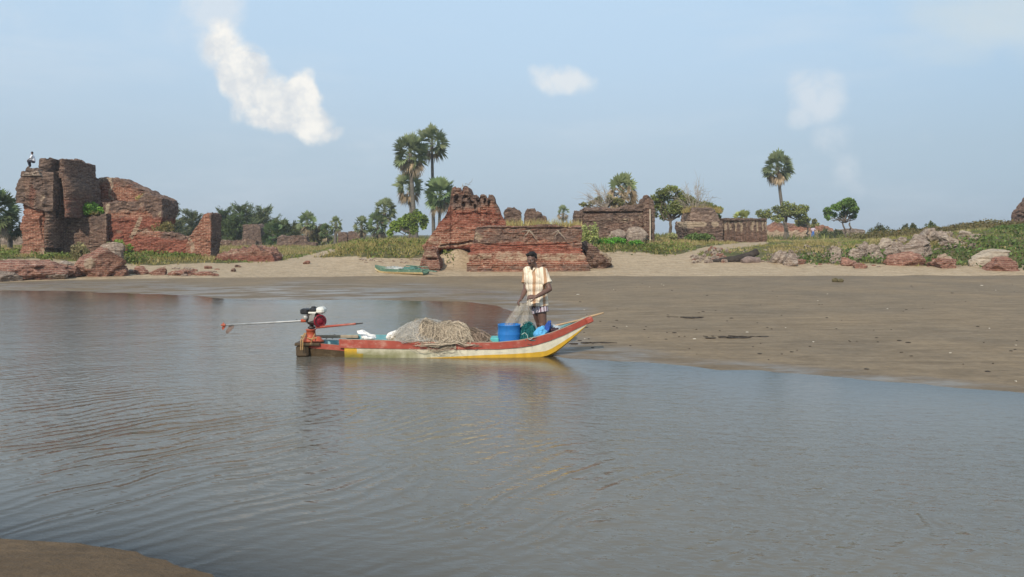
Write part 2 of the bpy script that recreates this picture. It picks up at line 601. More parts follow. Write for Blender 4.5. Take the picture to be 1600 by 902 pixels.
def build_water_mat():
    m, b = new_mat("river_water")
    p = b.n('NewGeometry').outputs['Position']
    dep = b.attr('depth').outputs['Fac']
    amp = b.m('MULTIPLY_ADD', b.ss(dep, 0.0, 0.14), .80, .20)
    warp = b.vm('MULTIPLY', b.vm('SUBTRACT', b.noisec(p, .55, 2.0), (.5, .5, .5)), (.9, .9, 0))
    pw = b.vm('ADD', p, warp)

    def rotated(vec, deg, sx, sy):
        r = b.n('VectorRotate', {'Vector': vec, 'Angle': math.radians(deg)}, rotation_type='Z_AXIS').outputs[0]
        return b.vm('MULTIPLY', r, (sx, sy, 1))
    # ripple trains whose crests run away from the camera, then wind chop, then slow swell
    def waves(vec, sc, dist, dsc):
        return b.n('TexWave', {'Vector': vec, 'Scale': sc, 'Distortion': dist, 'Detail': 2.0, 'Detail Scale': dsc}, wave_type='BANDS', bands_direction='X').outputs['Fac']
    w1 = b.m('MULTIPLY_ADD', waves(rotated(pw, 43, 1.0, .55), 1.65, 6.0, 1.3), .42, b.m('MULTIPLY', b.noise(rotated(pw, 40, 4.2, 1.0), 1.0, 3.0, .5, .3), .8))
    w1b = b.m('MULTIPLY_ADD', waves(rotated(pw, -38, 1.0, .5), 1.9, 6.0, 1.3), .25, b.noise(rotated(pw, 56, 6.2, 1.5), 1.0, 2.0, .5, .3))
    w2 = b.noise(rotated(p, 8, 3.4, 9.0), 1.0, 4.0, .55, .4)
    w3 = b.noise(rotated(p, -12, .55, 1.3), 1.0, 2.0, .5)
    w4 = b.noise(rotated(p, 12, 9.0, 22.0), 1.0, 2.0, .5, .4)
    px_, py_ = b.n('SeparateXYZ', {0: p}).outputs[:2]
    py_ = b.m('MULTIPLY_ADD', b.m('ADD', px_, 5.0), .55, py_)
    near = b.ss(b.m('MULTIPLY_ADD', b.m('SUBTRACT', b.noise(p, .35, 2, .5), .5), 3.0, py_), 11.8, 8.8)
    train = b.m('MULTIPLY', b.ss(b.noise(p, .45, 3, .6), .36, .64, .10, 1.0), near)
    h = b.m('MULTIPLY', b.m('ADD', b.m('MULTIPLY', b.m('POWER', w1, 1.9), b.m('MULTIPLY', train, 1.45)), b.m('MULTIPLY', w1b, b.m('MULTIPLY_ADD', near, .42, .08))), .020)
    h = b.m('ADD', h, b.m('MULTIPLY', w2, .0155))
    h = b.m('ADD', h, b.m('MULTIPLY', w3, .022))
    h = b.m('ADD', h, b.m('MULTIPLY', w4, .0062))
    nor = b.bump(b.m('MULTIPLY', h, amp), 1.0, 1.0)
    fres = b.n('Fresnel', {'IOR': 1.33, 'Normal': nor}).outputs[0]
    silt = b.ramp(b.noise(p, .25, 4, .55), [(.3, (.124, .116, .097)), (.7, (.156, .145, .120))])
    turb = b.m('SUBTRACT', 1.0, b.m('POWER', 2.718, b.m('MULTIPLY', b.m('MAXIMUM', dep, 0.0), -28.0)))
    body = b.n('MixShader', {0: turb, 1: b.n('BsdfTransparent', {0: (.9, .88, .82)}).outputs[0], 2: b.n('BsdfDiffuse', {0: silt, 'Normal': nor}).outputs[0]}).outputs[0]
    gl = b.n('BsdfGlossy', {0: (.99, .99, .975), 'Roughness': .085, 'Normal': nor}).outputs[0]
    b.out(b.n('MixShader', {0: fres, 1: body, 2: gl}).outputs[0])
    return m


def build_water():
    xs = axis_coords([(-90, -40, 2.0), (-40, -12, .5), (-12, 14, .2), (14, 60, 2.0)])
    ys = axis_coords([(-12, 3, 1.0), (3, 15, .2), (15, 36, .4)])
    X, Y = np.meshgrid(xs, ys)
    Z = height(X.ravel(), Y.ravel())
    nx, ny = len(xs), len(ys)
    i = (np.arange(ny - 1)[:, None] * nx + np.arange(nx - 1)[None, :]).ravel()
    Fq = np.stack([i, i + 1, i + 1 + nx, i + nx], -1)
    keep = (Z[Fq] < 0.03).any(1)
    V = np.stack([X.ravel(), Y.ravel(), Z * 0], -1)
    Fq = Fq[keep]
    used = np.unique(Fq)
    mp = np.full(len(V), -1); mp[used] = np.arange(len(used))
    o = mesh('water', V[used], mp[Fq], build_water_mat(), None, True, {'depth': -Z[used]})
    props(o, 'rippled silty grey river water in the foreground', 'water', kind='structure')


build_ground()
build_water()
# ------------------------------------------------------------------ plain materials
def simple(name, col, rough=.7, var=.25, scale=6.0, bump=0.0, metallic=0.0, spec=.3, grain=None):
    m, b = new_mat(name)
    p = b.pos()
    if grain is not None:
        p = b.scale(p, grain)
    n = b.noise(p, scale, 6, .65)
    lo = tuple(c * (1 - var) for c in col)
    hi = tuple(min(1, c * (1 + var)) for c in col)
    c = b.ramp(n, [(.3, lo), (.7, hi)])
    b.out(b.pbr(c, rough, b.bump(n, bump, 1.0) if bump else None, Metallic=metallic, **{'Specular IOR Level': spec}))
    return m


def tint_mat(name, rough=.6, trans=.0, spec=.25, noise=0.0):
    """Colour comes from each leaf's or strand's own 'tint'."""
    m, b = new_mat(name)
    c = b.attr('tint').outputs['Color']
    if noise:
        c = b.mul(c, b.ramp(b.noise(b.pos(), 9.0, 5, .6), [(.3, (1 - noise,) * 3), (.7, (1 + noise,) * 3)]))
    sh = b.pbr(c, rough, **{'Specular IOR Level': spec})
    if trans:
        sh = b.n('MixShader', {0: trans, 1: sh, 2: b.n('BsdfTranslucent', {0: c}).outputs[0]}).outputs[0]
    b.out(sh)
    return m


M_LEAF = tint_mat("leaves", .55, .22)
M_GRASS = tint_mat("grass_blades", .7, .2, .15)
M_BARK = simple("grey_brown_bark", (.13, .105, .08), .9, .35, 5.0, .03, grain=(3, 3, .8))
M_PALMBARK = simple("ringed_palm_bark", (.135, .12, .10), .9, .35, 2.2, .03, grain=(.5, .5, 5))
M_BARK_PALE = simple("bleached_twigs", (.33, .28, .22), .9, .2, 8.0)
M_PIPE = simple("pale_pipe", (.5, .42, .32), .7, .2, 3)
# ------------------------------------------------------------------ masonry
def brick_mat(name, reds, dark=(.082, .060, .050), pale=(.50, .40, .30), deep=(.27, .075, .05), bump=.05):
    m, b = new_mat(name)
    p = b.pos()
    w = b.attr('wear_shade').outputs['Color']
    wr, wg, wb = b.n('SeparateColor', {0: w}).outputs
    wp = b.vm('ADD', p, b.vm('MULTIPLY', b.vm('SUBTRACT', b.noisec(p, 1.7, 3), (.5, .5, .5)), (.12, .12, .07)))
    x, y, z = b.n('SeparateXYZ', {0: wp}).outputs
    uv = b.n('CombineXYZ', {0: b.m('ADD', x, b.m('MULTIPLY', y, .8)), 1: z, 2: 0.0}).outputs[0]
    bk = b.n('TexBrick', {'Vector': uv, 'Color1': reds[1], 'Color2': reds[2], 'Mortar': reds[3], 'Scale': 1.0, 'Mortar Size': .014,
                          'Mortar Smooth': .4, 'Bias': -.1, 'Brick Width': .30, 'Row Height': .085})
    s1 = b.noise(b.scale(p, (1.5, 1.5, 4.2)), 1.6, 9, .68)
    s2 = b.noise(b.scale(p, (.8, .8, 1.6)), .9, 6, .6)
    s3 = b.noise(p, 4.0, 7, .7)
    s4 = b.noise(b.scale(p, (1, 1, 2.1)), 4.6, 8, .72)
    s5 = b.noise(b.scale(p, (1, 1, 2.6)), 5.0, 5, .8)
    lay = b.ramp(s1, [(.28, reds[0]), (.42, reds[1]), (.54, reds[2]), (.66, reds[3])])
    col = b.mix(.26, bk.outputs[0], lay)
    col = b.mul(col, b.ramp(s3, [(.25, (.62, .60, .60)), (.5, (1, 1, 1)), (.78, (1.32, 1.30, 1.26))]))
    col = b.mul(col, b.ramp(s4, [(.32, (.34, .32, .32)), (.45, (1, 1, 1)), (.60, (1.0, 1.0, 1.0)), (.72, (1.5, 1.6, 1.65))]))  # crevice shade painted into the colour by noise, here and in the next multiply
    col = b.mul(col, b.ramp(s5, [(.32, (.36, .34, .34)), (.44, (.92, .90, .90)), (.56, (1.05, 1.05, 1.05)), (.66, (1.7, 1.85, 1.95)), (.76, (2.1, 2.5, 2.8))]))
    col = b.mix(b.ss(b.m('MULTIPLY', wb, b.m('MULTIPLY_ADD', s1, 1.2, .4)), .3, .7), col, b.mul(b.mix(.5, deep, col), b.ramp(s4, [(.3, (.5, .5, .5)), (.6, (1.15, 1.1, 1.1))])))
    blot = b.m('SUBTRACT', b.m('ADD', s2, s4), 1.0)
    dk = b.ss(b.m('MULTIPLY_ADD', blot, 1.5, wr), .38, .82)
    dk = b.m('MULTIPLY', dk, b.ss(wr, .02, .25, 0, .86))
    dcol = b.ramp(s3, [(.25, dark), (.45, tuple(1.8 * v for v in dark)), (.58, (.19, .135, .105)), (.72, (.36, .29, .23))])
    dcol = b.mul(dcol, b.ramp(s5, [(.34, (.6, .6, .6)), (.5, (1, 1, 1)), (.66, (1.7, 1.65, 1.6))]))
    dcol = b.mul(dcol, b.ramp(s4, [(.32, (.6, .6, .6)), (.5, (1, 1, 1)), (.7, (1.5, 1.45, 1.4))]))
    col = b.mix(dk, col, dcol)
    pl = b.ss(b.m('MULTIPLY_ADD', b.m('SUBTRACT', b.m('ADD', s3, s4), 1.0), 1.4, wg), .34, .74)
    pl = b.m('MULTIPLY', pl, b.ss(wg, .02, .3, 0, .8))
    col = b.mix(pl, col, b.mul(b.mul((pale[0], pale[1], pale[2], 1), b.ramp(s2, [(.3, (.72, .70, .66)), (.7, (1.12, 1.1, 1.05))])), b.ramp(s4, [(.32, (.6, .55, .52)), (.46, (1, 1, 1)), (.7, (1.12, 1.12, 1.1))])))
    h = b.m('ADD', b.m('MULTIPLY', s1, .45), b.m('MULTIPLY', s4, .8))
    h = b.m('ADD', h, b.m('MULTIPLY', bk.outputs[1], -.45))
    h = b.m('ADD', h, b.m('MULTIPLY', b.n('RGBToBW', {0: bk.outputs[0]}).outputs[0], 1.2))
    h = b.m('ADD', h, b.m('MULTIPLY', s5, .6))
    b.out(b.pbr(col, .92, b.bump(h, bump * 2.2, 1.0), **{'Specular IOR Level': .15}))
    return m


M_RED = brick_mat("weathered_red_brick", [(.085, .032, .024), (.225, .076, .045), (.345, .142, .086), (.52, .37, .27)])
M_BROWN = brick_mat("dark_weathered_brick", [(.050, .032, .026), (.115, .062, .046), (.19, .11, .08), (.38, .28, .21)])
M_VAULT = brick_mat("brown_pink_vault_brick", [(.10, .07, .055), (.20, .135, .105), (.29, .20, .155), (.40, .31, .24)])
M_ROCKRED = brick_mat("fallen_red_masonry", [(.16, .07, .05), (.27, .12, .085), (.36, .185, .135), (.47, .33, .25)], pale=(.58, .47, .36), bump=.07)
M_ROCKPALE = brick_mat("pale_lime_rubble", [(.15, .105, .085), (.27, .205, .165), (.37, .29, .235), (.50, .42, .34)], pale=(.60, .52, .42), bump=.06)


def wear_shade_of(wear_shade, V, seed):  # vertex weights for weathering, plus some shade painted as dark coating
    if wear_shade is None:
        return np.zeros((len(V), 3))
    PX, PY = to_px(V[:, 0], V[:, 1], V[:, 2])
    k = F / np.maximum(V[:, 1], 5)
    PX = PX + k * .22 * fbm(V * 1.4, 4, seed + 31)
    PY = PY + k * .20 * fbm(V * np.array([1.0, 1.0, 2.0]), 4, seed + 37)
    return np.clip(np.stack(wear_shade(PX, PY), -1), 0, 1)


def interp_fn(spec, key):
    if callable(spec):
        return spec
    if np.isscalar(spec):
        return lambda q: np.full(np.shape(q), float(spec))
    a = np.array(sorted(spec), float)
    return lambda q: np.interp(q, a[:, 0], a[:, 1])


def slab(name, parent, mat, D, left, right, top, thick=1.0, base=None, res=.10, amp=.05, wear_shade=None, dent=None, jag=.08, seed=1, back_lean=0.0, D1=None, round_=0.0, vary=None):
    """A masonry block. left/right: column of each side as [(t, px)] from foot (t=0) to top (t=1); top: [(px, py)] skyline at depth D.
    D1: depth at the right end when the wall runs obliquely. base: None = stands in the ground, else row of its underside."""
    L, R, T = interp_fn(left, 0), interp_fn(right, 0), interp_fn(top, 0)
    D1 = D if D1 is None else D1
    res = res * .6 if D < 60 else res
    l0, r0 = float(L(0.0)), float(R(0.0))
    wid = abs(r0 - l0) / F * D
    wid = math.hypot(wid, D1 - D)
    ns = max(5, int(wid / res))
    s = np.linspace(0, 1, ns + 1)
    pt = L(1.0) + (R(1.0) - L(1.0)) * s
    pb = L(0.0) + (R(0.0) - L(0.0)) * s
    Ds = D + (D1 - D) * s
    zt = z_at(T(pt), Ds)
    xb = x_at(pb, 1.0, Ds)
    if base is None:
        zb = np.minimum(height(xb, Ds), height(xb, Ds + thick * .5)) - .25
    else:
        zb = z_at(interp_fn(base, 0)(pb), Ds)
    zt = np.maximum(zt, zb + .15)
    hmax = float((zt - zb).max())
    nt = max(4, int(hmax / res))
    nk = max(2, int(thick / (res * 2)))
    t = np.linspace(0, 1, nt + 1)
    # perimeter parameters: (s, k) with k = 0 front .. 1 back
    per = [(a, 0.0) for a in s] + [(1.0, k / nk) for k in range(1, nk)] + [(a, 1.0) for a in s[::-1]] + [(0.0, 1 - k / nk) for k in range(1, nk)]
    per = np.array(per)
    n = len(per)
    S_, K_ = per[:, 0], per[:, 1]
    nrm = np.zeros((n, 2))
    nrm[:, 1] += np.where(K_ == 0, -1, 0) + np.where(K_ == 1, 1, 0)
    nrm[:, 0] += np.where(S_ == 0, -1, 0) + np.where(S_ == 1, 1, 0)
    nrm /= np.linalg.norm(nrm, axis=1, keepdims=True)
    zts, zbs = np.interp(S_, s, zt), np.interp(S_, s, zb)
    Dp = D + (D1 - D) * S_

    def place(S, K, z, tt, Dd):
        px = L(tt) + (R(tt) - L(tt)) * S
        x = x_at(px, z, Dd)
        y = Dd + K * (thick - back_lean * tt * thick)
        if round_ > 0:
            y = y + round_ * (2 * S - 1) ** 2 * (1 - K)
        return x, y, px
    rows, cols = [], []
    for tt in t:
        z = zbs + (zts - zbs) * tt
        # courses: the skyline breaks in steps
        x, y, px = place(S_, K_, z, tt, Dp)
        rows.append(np.stack([x, y, z], -1)); cols.append(px)
    V = np.concatenate(rows); PX = np.concatenate(cols)
    NR = np.tile(nrm, (len(t), 1))
    cap = []
    for k in range(1, nk):
        x, y, px = place(s, np.full(len(s), k / nk), zt, 1.0, Ds)
        cap.append(np.stack([x, y, zt], -1)); PX = np.concatenate([PX, px])
    if cap:
        V = np.concatenate([V] + cap)
        NR = np.concatenate([NR, np.zeros(((nk - 1) * len(s), 2))])
    top_mask = np.zeros(len(V), bool); top_mask[nt * n:] = True
    # erosion
    q = V * np.array([1.0, 1.0, 1.9])
    d = amp * (1.5 * fbm(q * .9, 4, seed) + .9 * fbm(q * 2.6, 3, seed + 5)) + amp * .16 * vnoise(np.stack([V[:, 0] * 2.6, V[:, 1] * 2.6, np.floor(V[:, 2] / .17)], -1), seed + 9)
    # single bricks stand proud, sit back or have dropped out
    row = np.floor(V[:, 2] / .09)
    colm = np.floor((V[:, 0] + V[:, 1] * .9) / .27 + .5 * (row % 2))
    hsh = _hash(row.astype(np.int64), colm.astype(np.int64), np.zeros(len(V), np.int64), seed)
    lost = sm(.05, .30, fbm(V * np.array([.9, .9, 1.5]), 4, seed + 21)) * (hsh > .42)
    d = d + min(1.0, amp / .05) * (.050 * (hsh - .5) - .085 * lost)
    _, PYv = to_px(V[:, 0], V[:, 1], V[:, 2])
    if dent is not None:
        front = (NR[:, 1] < -.5)
        d = d - np.where(front, dent(PX, PYv), 0)
    V[:, 0] += NR[:, 0] * d
    V[:, 1] += NR[:, 1] * d
    jg = jag * np.round(1.6 * fbm(np.stack([V[:, 0] * 1.6, V[:, 1] * 1.6, V[:, 2] * 0], -1), 3, seed + 3) * 2) * .8 + jag * .6 * vnoise(V * np.array([5, 5, 0]), seed + 4)
    jg = jg + jag * .9 * (_hash(np.floor(V[:, 0] / .3).astype(np.int64), np.floor(V[:, 1] / .3).astype(np.int64), np.zeros(len(V), np.int64), seed + 6) - .5)
    V[top_mask, 2] += jg[top_mask] - jag * .3
    Fc = []
    for r in range(nt):
        for j in range(n):
            k = (j + 1) % n
            Fc.append([r * n + j, r * n + k, (r + 1) * n + k, (r + 1) * n + j])
    # cap grid
    topb = nt * n

    def tid(a, k):
        if k == 0: return topb + a
        if k == nk: return topb + ns + 1 + (nk - 1) + (ns - a)
        if a == ns: return topb + ns + k
        if a == 0: return topb + 2 * (ns + 1) + (nk - 1) + (nk - 1 - k)
        return (nt + 1) * n + (k - 1) * (ns + 1) + a
    for k in range(nk):
        for a in range(ns):
            Fc.append([tid(a, k), tid(a + 1, k), tid(a + 1, k + 1), tid(a, k + 1)])
    W = wear_shade_of(wear_shade, V, seed)
    return mesh(name, V, Fc, mat, parent, False, {'wear_shade': W})


def drum(name, parent, mat, D, pxl, pxr, ytop, ybot, depth=None, amp=.05, seed=3, wear_shade=None, n=40, squash=1.0, top_dome=0.0):
    cx = (pxl + pxr) / 2
    zt, zb = float(z_at(ytop, D)), (float(z_at(ybot, D)) if ybot is not None else hz(float(x_at(cx, 1, D)), D) - .3)
    rx = (pxr - pxl) / 2 / F * D
    ry = (depth / 2) if depth else rx
    c = np.array([float(x_at(cx, (zt + zb) / 2, D)), D + ry, 0])
    nr = max(6, int((zt - zb) / .1))
    a = np.linspace(0, 2 * np.pi, n, endpoint=False)
    V = []
    for i in range(nr + 1):
        z = zb + (zt - zb) * i / nr
        V.append(np.stack([c[0] + rx * np.cos(a), c[1] + ry * np.sin(a), np.full(n, z)], -1))
    for f in (.75, .4):
        V.append(np.stack([c[0] + f * rx * np.cos(a), c[1] + f * ry * np.sin(a), np.full(n, zt + top_dome * (1 - f * f))], -1))
    V.append(np.array([[c[0], c[1], zt + top_dome]]))
    V = np.concatenate(V)
    rad = V - np.array([c[0], c[1], 0]); rad[:, 2] = 0
    rn = rad / (np.linalg.norm(rad, axis=1, keepdims=True) + 1e-6)
    q = V * np.array([1, 1, 3.0])
    V = V + rn * (amp * (1.6 * fbm(q, 4, seed) + .5 * vnoise(np.stack([V[:, 0], V[:, 1], np.floor(V[:, 2] / .085)], -1), seed)))[:, None]
    k = nr * n
    V[k:, 2] += .06 * vnoise(V[k:] * np.array([4, 4, 0]), seed + 2)
    Fc = []
    for i in range(nr + 2):
        for j in range(n):
            jj = (j + 1) % n
            Fc.append([i * n + j, i * n + jj, (i + 1) * n + jj, (i + 1) * n + j])
    lastr = (nr + 2) * n
    for j in range(n):
        Fc.append([lastr + j, lastr + (j + 1) % n, lastr + n])
    W = wear_shade_of(wear_shade, V, seed)
    return mesh(name, V, Fc, mat, parent, False, {'wear_shade': W})


_ICO = {}


def ico(sub):
    if sub not in _ICO:
        t = (1 + 5 ** .5) / 2
        V = [(-1, t, 0), (1, t, 0), (-1, -t, 0), (1, -t, 0), (0, -1, t), (0, 1, t), (0, -1, -t), (0, 1, -t), (t, 0, -1), (t, 0, 1), (-t, 0, -1), (-t, 0, 1)]
        V = [np.array(v) / np.linalg.norm(v) for v in V]
        Fc = [(0, 11, 5), (0, 5, 1), (0, 1, 7), (0, 7, 10), (0, 10, 11), (1, 5, 9), (5, 11, 4), (11, 10, 2), (10, 7, 6), (7, 1, 8), (3, 9, 4), (3, 4, 2), (3, 2, 6), (3, 6, 8), (3, 8, 9), (4, 9, 5), (2, 4, 11), (6, 2, 10), (8, 6, 7), (9, 8, 1)]
        for _ in range(sub):
            mid, nf = {}, []

            def md(i, j):
                kk = (min(i, j), max(i, j))
                if kk not in mid:
                    w = V[i] + V[j]
                    V.append(w / np.linalg.norm(w)); mid[kk] = len(V) - 1
                return mid[kk]
            for a, b_, c in Fc:
                x, y, z = md(a, b_), md(b_, c), md(c, a)
                nf += [(a, x, z), (b_, y, x), (c, z, y), (x, y, z)]
            Fc = nf
        _ICO[sub] = (np.array(V), np.array(Fc))
    return _ICO[sub]


def rock_shape(size, seed, sub=4, facets=9, rough=.12, strata=0.0, tilt=0.0):
    """Chiselled boulder as local vertices, about `size` = full extents."""
    rng = np.random.default_rng(seed)
    V, Fc = ico(sub)
    V = V.copy()
    for _ in range(facets):
        nn = rng.normal(size=3); nn /= np.linalg.norm(nn)
        d = rng.uniform(.55, .9)
        over = np.maximum(V @ nn - d, 0)
        V -= over[:, None] * nn
    V = V / np.abs(V).max(0)
    s = np.asarray(size, float) / 2
    q = V * s
    m = min(1.0, max(s) / .5)
    fr = 1.3 / max(s)
    V = V * (1 + rough * (1.2 * fbm(V * 1.6 + seed, 3, seed) + .8 * fbm(q * fr * 4 + seed, 3, seed + 2)))[:, None]
    V = V * s
    if strata:
        c, si = math.cos(tilt), math.sin(tilt)
        u = -V[:, 0] * si + V[:, 2] * c
        st = vnoise(np.stack([u * 0, V[:, 1] * .4, u / (.11)], -1), seed + 7)
        V[:, 0] += strata * st * np.sign(V[:, 0]) * .5
        V[:, 1] += strata * st * np.sign(V[:, 1])
        V[:, 2] += strata * .3 * st
    return V, Fc


def rock(name, px0, px1, ytop, ybase, seed, mat, label, cat='rock', group=None, depth=None, D=None, sub=4, rough=.12, facets=9, strata=0, tilt=0.0, wear_shade=None, sink=.25, rotz=None, lean=0.0):
    cx = (px0 + px1) / 2
    if D is None:
        g = ground_hit(cx, ybase)
    else:
        g = at(cx, D)
    D = g[1]
    w = (px1 - px0) / F * D
    hgt = float(z_at(ytop, D)) - g[2]
    dep = depth or w * .7
    V, Fc = rock_shape((w * 1.06, dep, hgt * (1 + sink) / .92), seed, sub, facets, rough, strata, tilt)
    if lean:
        V = V @ rot('Y', lean).T
        V[:, 0] *= w / np.ptp(V[:, 0]); V[:, 2] *= hgt * (1 + sink) / np.ptp(V[:, 2])
    V[:, 2] += -V[:, 2].max() + hgt
    V = V + np.array([g[0], D + dep * .35, g[2]])
    W = wear_shade_of(wear_shade, V, seed)
    o = mesh(name, V, Fc, mat, None, False, {'wear_shade': W})
    return props(o, label, cat, group)


def const(r=0, g=0, b_=0):
    return lambda x, y: (np.full(x.shape, float(r)), np.full(x.shape, float(g)), np.full(x.shape, float(b_)))


def spot(x, y, cx, cy, rx, ry):
    return sm(1.25, .7, np.hypot((x - cx) / rx, (y - cy) / ry))


def streak(x, y, pts, w):
    dm = np.full(x.shape, 1e9)
    for (ax, ay), (bx, by) in zip(pts[:-1], pts[1:]):
        ex, ey = bx - ax, by - ay
        t = np.clip(((x - ax) * ex + (y - ay) * ey) / (ex * ex + ey * ey), 0, 1)
        dm = np.minimum(dm, np.hypot(x - ax - t * ex, y - ay - t * ey))
    return sm(1.3, .6, dm / w)


# ------------------------------------------------------------------ the ruins
def build_left_ruin():
    t = thing('ruined_fort', at(180, 48), 'tall cracked red brick fort ruin with a round turret at the left', 'ruin')
    z0 = 0
    # eroded foot of the bastion
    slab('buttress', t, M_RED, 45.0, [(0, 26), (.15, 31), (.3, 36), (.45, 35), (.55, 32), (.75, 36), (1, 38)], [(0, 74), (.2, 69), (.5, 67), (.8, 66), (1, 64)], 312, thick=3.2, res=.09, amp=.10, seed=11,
         wear_shade=lambda x, y: (sm(330, 318, y) * .8, .42 * sm(375, 395, y) + .25 * sm(58, 66, x) * sm(330, 350, y), sm(395, 340, y) * .45),
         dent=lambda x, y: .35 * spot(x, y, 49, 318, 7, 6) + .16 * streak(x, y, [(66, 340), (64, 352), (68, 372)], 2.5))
    slab('bastion', t, M_BROWN, 44.7, [(0, 26), (.15, 23), (.4, 24), (.7, 29), (1, 35)], [(0, 82), (1, 84)], [(33, 271), (45, 268), (60, 267), (84, 268)], thick=4.2, base=[(20, 316), (34, 318), (52, 326), (62, 327), (72, 330), (84, 330)],
         res=.09, amp=.09, seed=13, wear_shade=lambda x, y: (.80 * sm(44, 54, x) + .78 * sm(42, 37, x) - .6 * sm(290, 300, y) * spot(x, y, 49, 310, 8, 18), .5 * spot(x, y, 67, 309, 5, 6) + .25 * spot(x, y, 40, 292, 5, 7), .5 * spot(x, y, 50, 306, 7, 20)),
         dent=lambda x, y: .12 * sm(52, 60, x) * sm(76, 68, x) * 0 - .12 * spot(x, y, 64, 300, 10, 26) + 0 * x)
    slab('capping', t, M_ROCKPALE, 44.5, [(0, 32), (1, 36)], [(0, 63), (1, 60)], [(33, 271), (36, 269), (47, 263.5), (57, 264), (61, 269)], thick=3.0, base=275, res=.09, amp=.06, seed=14,
         wear_shade=lambda x, y: (.95 * sm(270, 268, y), .1 + 0 * x, 0 * x))
    for nm, a, b_, yt, sd, mt in (('turret', 58, 83.5, 247, 17, M_BROWN), ('turret', 83.2, 107, 248, 19, M_BROWN)):
        if a < 80:
            tp = [(55, 262), (57, 252), (60, 248), (75, 246.5), (81, 247), (84, 250)]
            slab(nm, t, mt, 45.1, [(0, 51), (.5, 52), (1, 53)], [(0, 80), (.5, 80.5), (1, 84)], tp, thick=3.0, base=278, res=.09, amp=.06, seed=sd, round_=.5,
                 wear_shade=lambda x, y: (.75 + 0 * x, .2 * spot(x, y, 60, 262, 6, 8), 0 * x), dent=lambda x, y: .5 * streak(x, y, [(84, 246), (80, 258), (79, 266), (81, 280)], 1.6))
        else:
            tp = [(82, 254), (86, 250), (92, 247.5), (104, 249), (107, 250)]
            slab(nm, t, mt, 44.95, [(0, 81), (.5, 82), (1, 86)], [(0, 107), (1, 106.5)], tp, thick=3.0, base=278, res=.09, amp=.05, seed=sd, round_=.9,
                 wear_shade=lambda x, y: (.52 + 0 * x, 0 * x, 0 * x), dent=lambda x, y: .5 * streak(x, y, [(86, 246), (82, 256), (80, 266), (82, 280)], 1.8))
    slab('pier', t, M_BROWN, 44.75, [(0, 63), (1, 60)], [(0, 79), (.3, 82), (.6, 86), (1, 80)], 272, thick=3.6, base=388, res=.1, amp=.07, seed=23, round_=.5,
         wear_shade=lambda x, y: (.55 - .15 * sm(290, 330, y), .25 * spot(x, y, 71, 305, 4, 9), 0 * x),
         dent=lambda x, y: .7 * streak(x, y, [(82, 270), (84, 290), (86, 312), (86, 345)], 2.2))
    slab('round_pier', t, M_BROWN, 44.9, [(0, 94), (.35, 90), (.6, 88), (1, 84)], [(0, 112), (.2, 113), (.7, 116), (1, 112)], 275, thick=3.0, base=340, res=.09, amp=.04, seed=29, round_=1.0,
         wear_shade=lambda x, y: (.62 * sm(108, 113, x) + .34 * sm(305, 283, y) + .04, 0 * x, .5 * sm(285, 312, y)),  # right edge painted darker as the pier's shaded side
         dent=lambda x, y: .9 * streak(x, y, [(82, 270), (84, 290), (87, 312), (90, 345)], 2.4))
    slab('back_wall', t, M_RED, 48.5, 100, [(0, 250), (1, 250)], [(100, 279), (104, 279.5), (152, 280), (155, 277.5), (166, 276.5), (184, 277.5), (192, 281), (202, 286), (212, 292), (222, 296), (232, 299), (238, 304), (250, 309)], thick=1.3, res=.1, amp=.05, seed=31, jag=.05,
         wear_shade=lambda x, y: (.85 * sm(303, 280, y - np.maximum(x - 185, 0) * .34), .95 * streak(x, y, [(173, 277), (175, 292), (173, 305), (176, 313)], 1.9) + .5 * spot(x, y, 162, 282, 11, 5), .55 * spot(x, y, 140, 300, 40, 14)),
         dent=lambda x, y: -.05 * streak(x, y, [(173, 277), (175, 292), (173, 305), (176, 313)], 2))
    slab('cross_wall', t, M_RED, 46.6, [(0, 166), (.4, 165), (1, 162)], [(0, 236), (.35, 240), (.5, 248), (.7, 253), (.9, 254), (1, 252)], [(160, 318), (166, 316), (200, 314), (216, 313), (226, 304), (236, 303), (246, 307), (254, 312)], thick=2.2, res=.09, amp=.085, seed=37,
         wear_shade=lambda x, y: (.95 * sm(342, 322, y) + .75 * sm(228, 240, x) * sm(358, 335, y) + .35 * spot(x, y, 195, 345, 30, 8), .9 * streak(x, y, [(166, 318), (165, 335), (167, 358), (167, 370)], 3.0) + .75 * streak(x, y, [(216, 342), (212, 355), (207, 370)], 4) + .6 * streak(x, y, [(214, 360), (232, 362)], 3.5) + .7 * spot(x, y, 249, 336, 3, 6) + .5 * spot(x, y, 184, 364, 9, 4) + .5 * spot(x, y, 225, 305, 5, 4), .75 * sm(333, 345, y)))
    slab('terrace_wall', t, M_BROWN, 46.2, [(0, 77), (1, 77)], [(0, 166), (1, 166)], [(77, 340), (100, 339), (130, 338), (166, 336)], thick=1.8, res=.1, amp=.05, seed=41,
         wear_shade=lambda x, y: (.75 * sm(364, 350, y), .65 * spot(x, y, 84, 366, 7, 5) + .35 * spot(x, y, 115, 363, 40, 3), .2 + 0 * x))
    slab('outer_wall', t, M_RED, 45.4, [(0, 212), (.5, 214), (1, 216)], [(0, 296), (.5, 300), (1, 292)], [(213, 362), (240, 364), (268, 366), (282, 370), (290, 374), (300, 378)], thick=1.3, res=.09, amp=.08, seed=43, jag=.1,
         wear_shade=lambda x, y: (.85 * sm(376, 368, y - .05 * (x - 230)) * sm(236, 260, x), .55 * sm(370, 362, y) * sm(262, 225, x), .95 * sm(366, 374, y)))
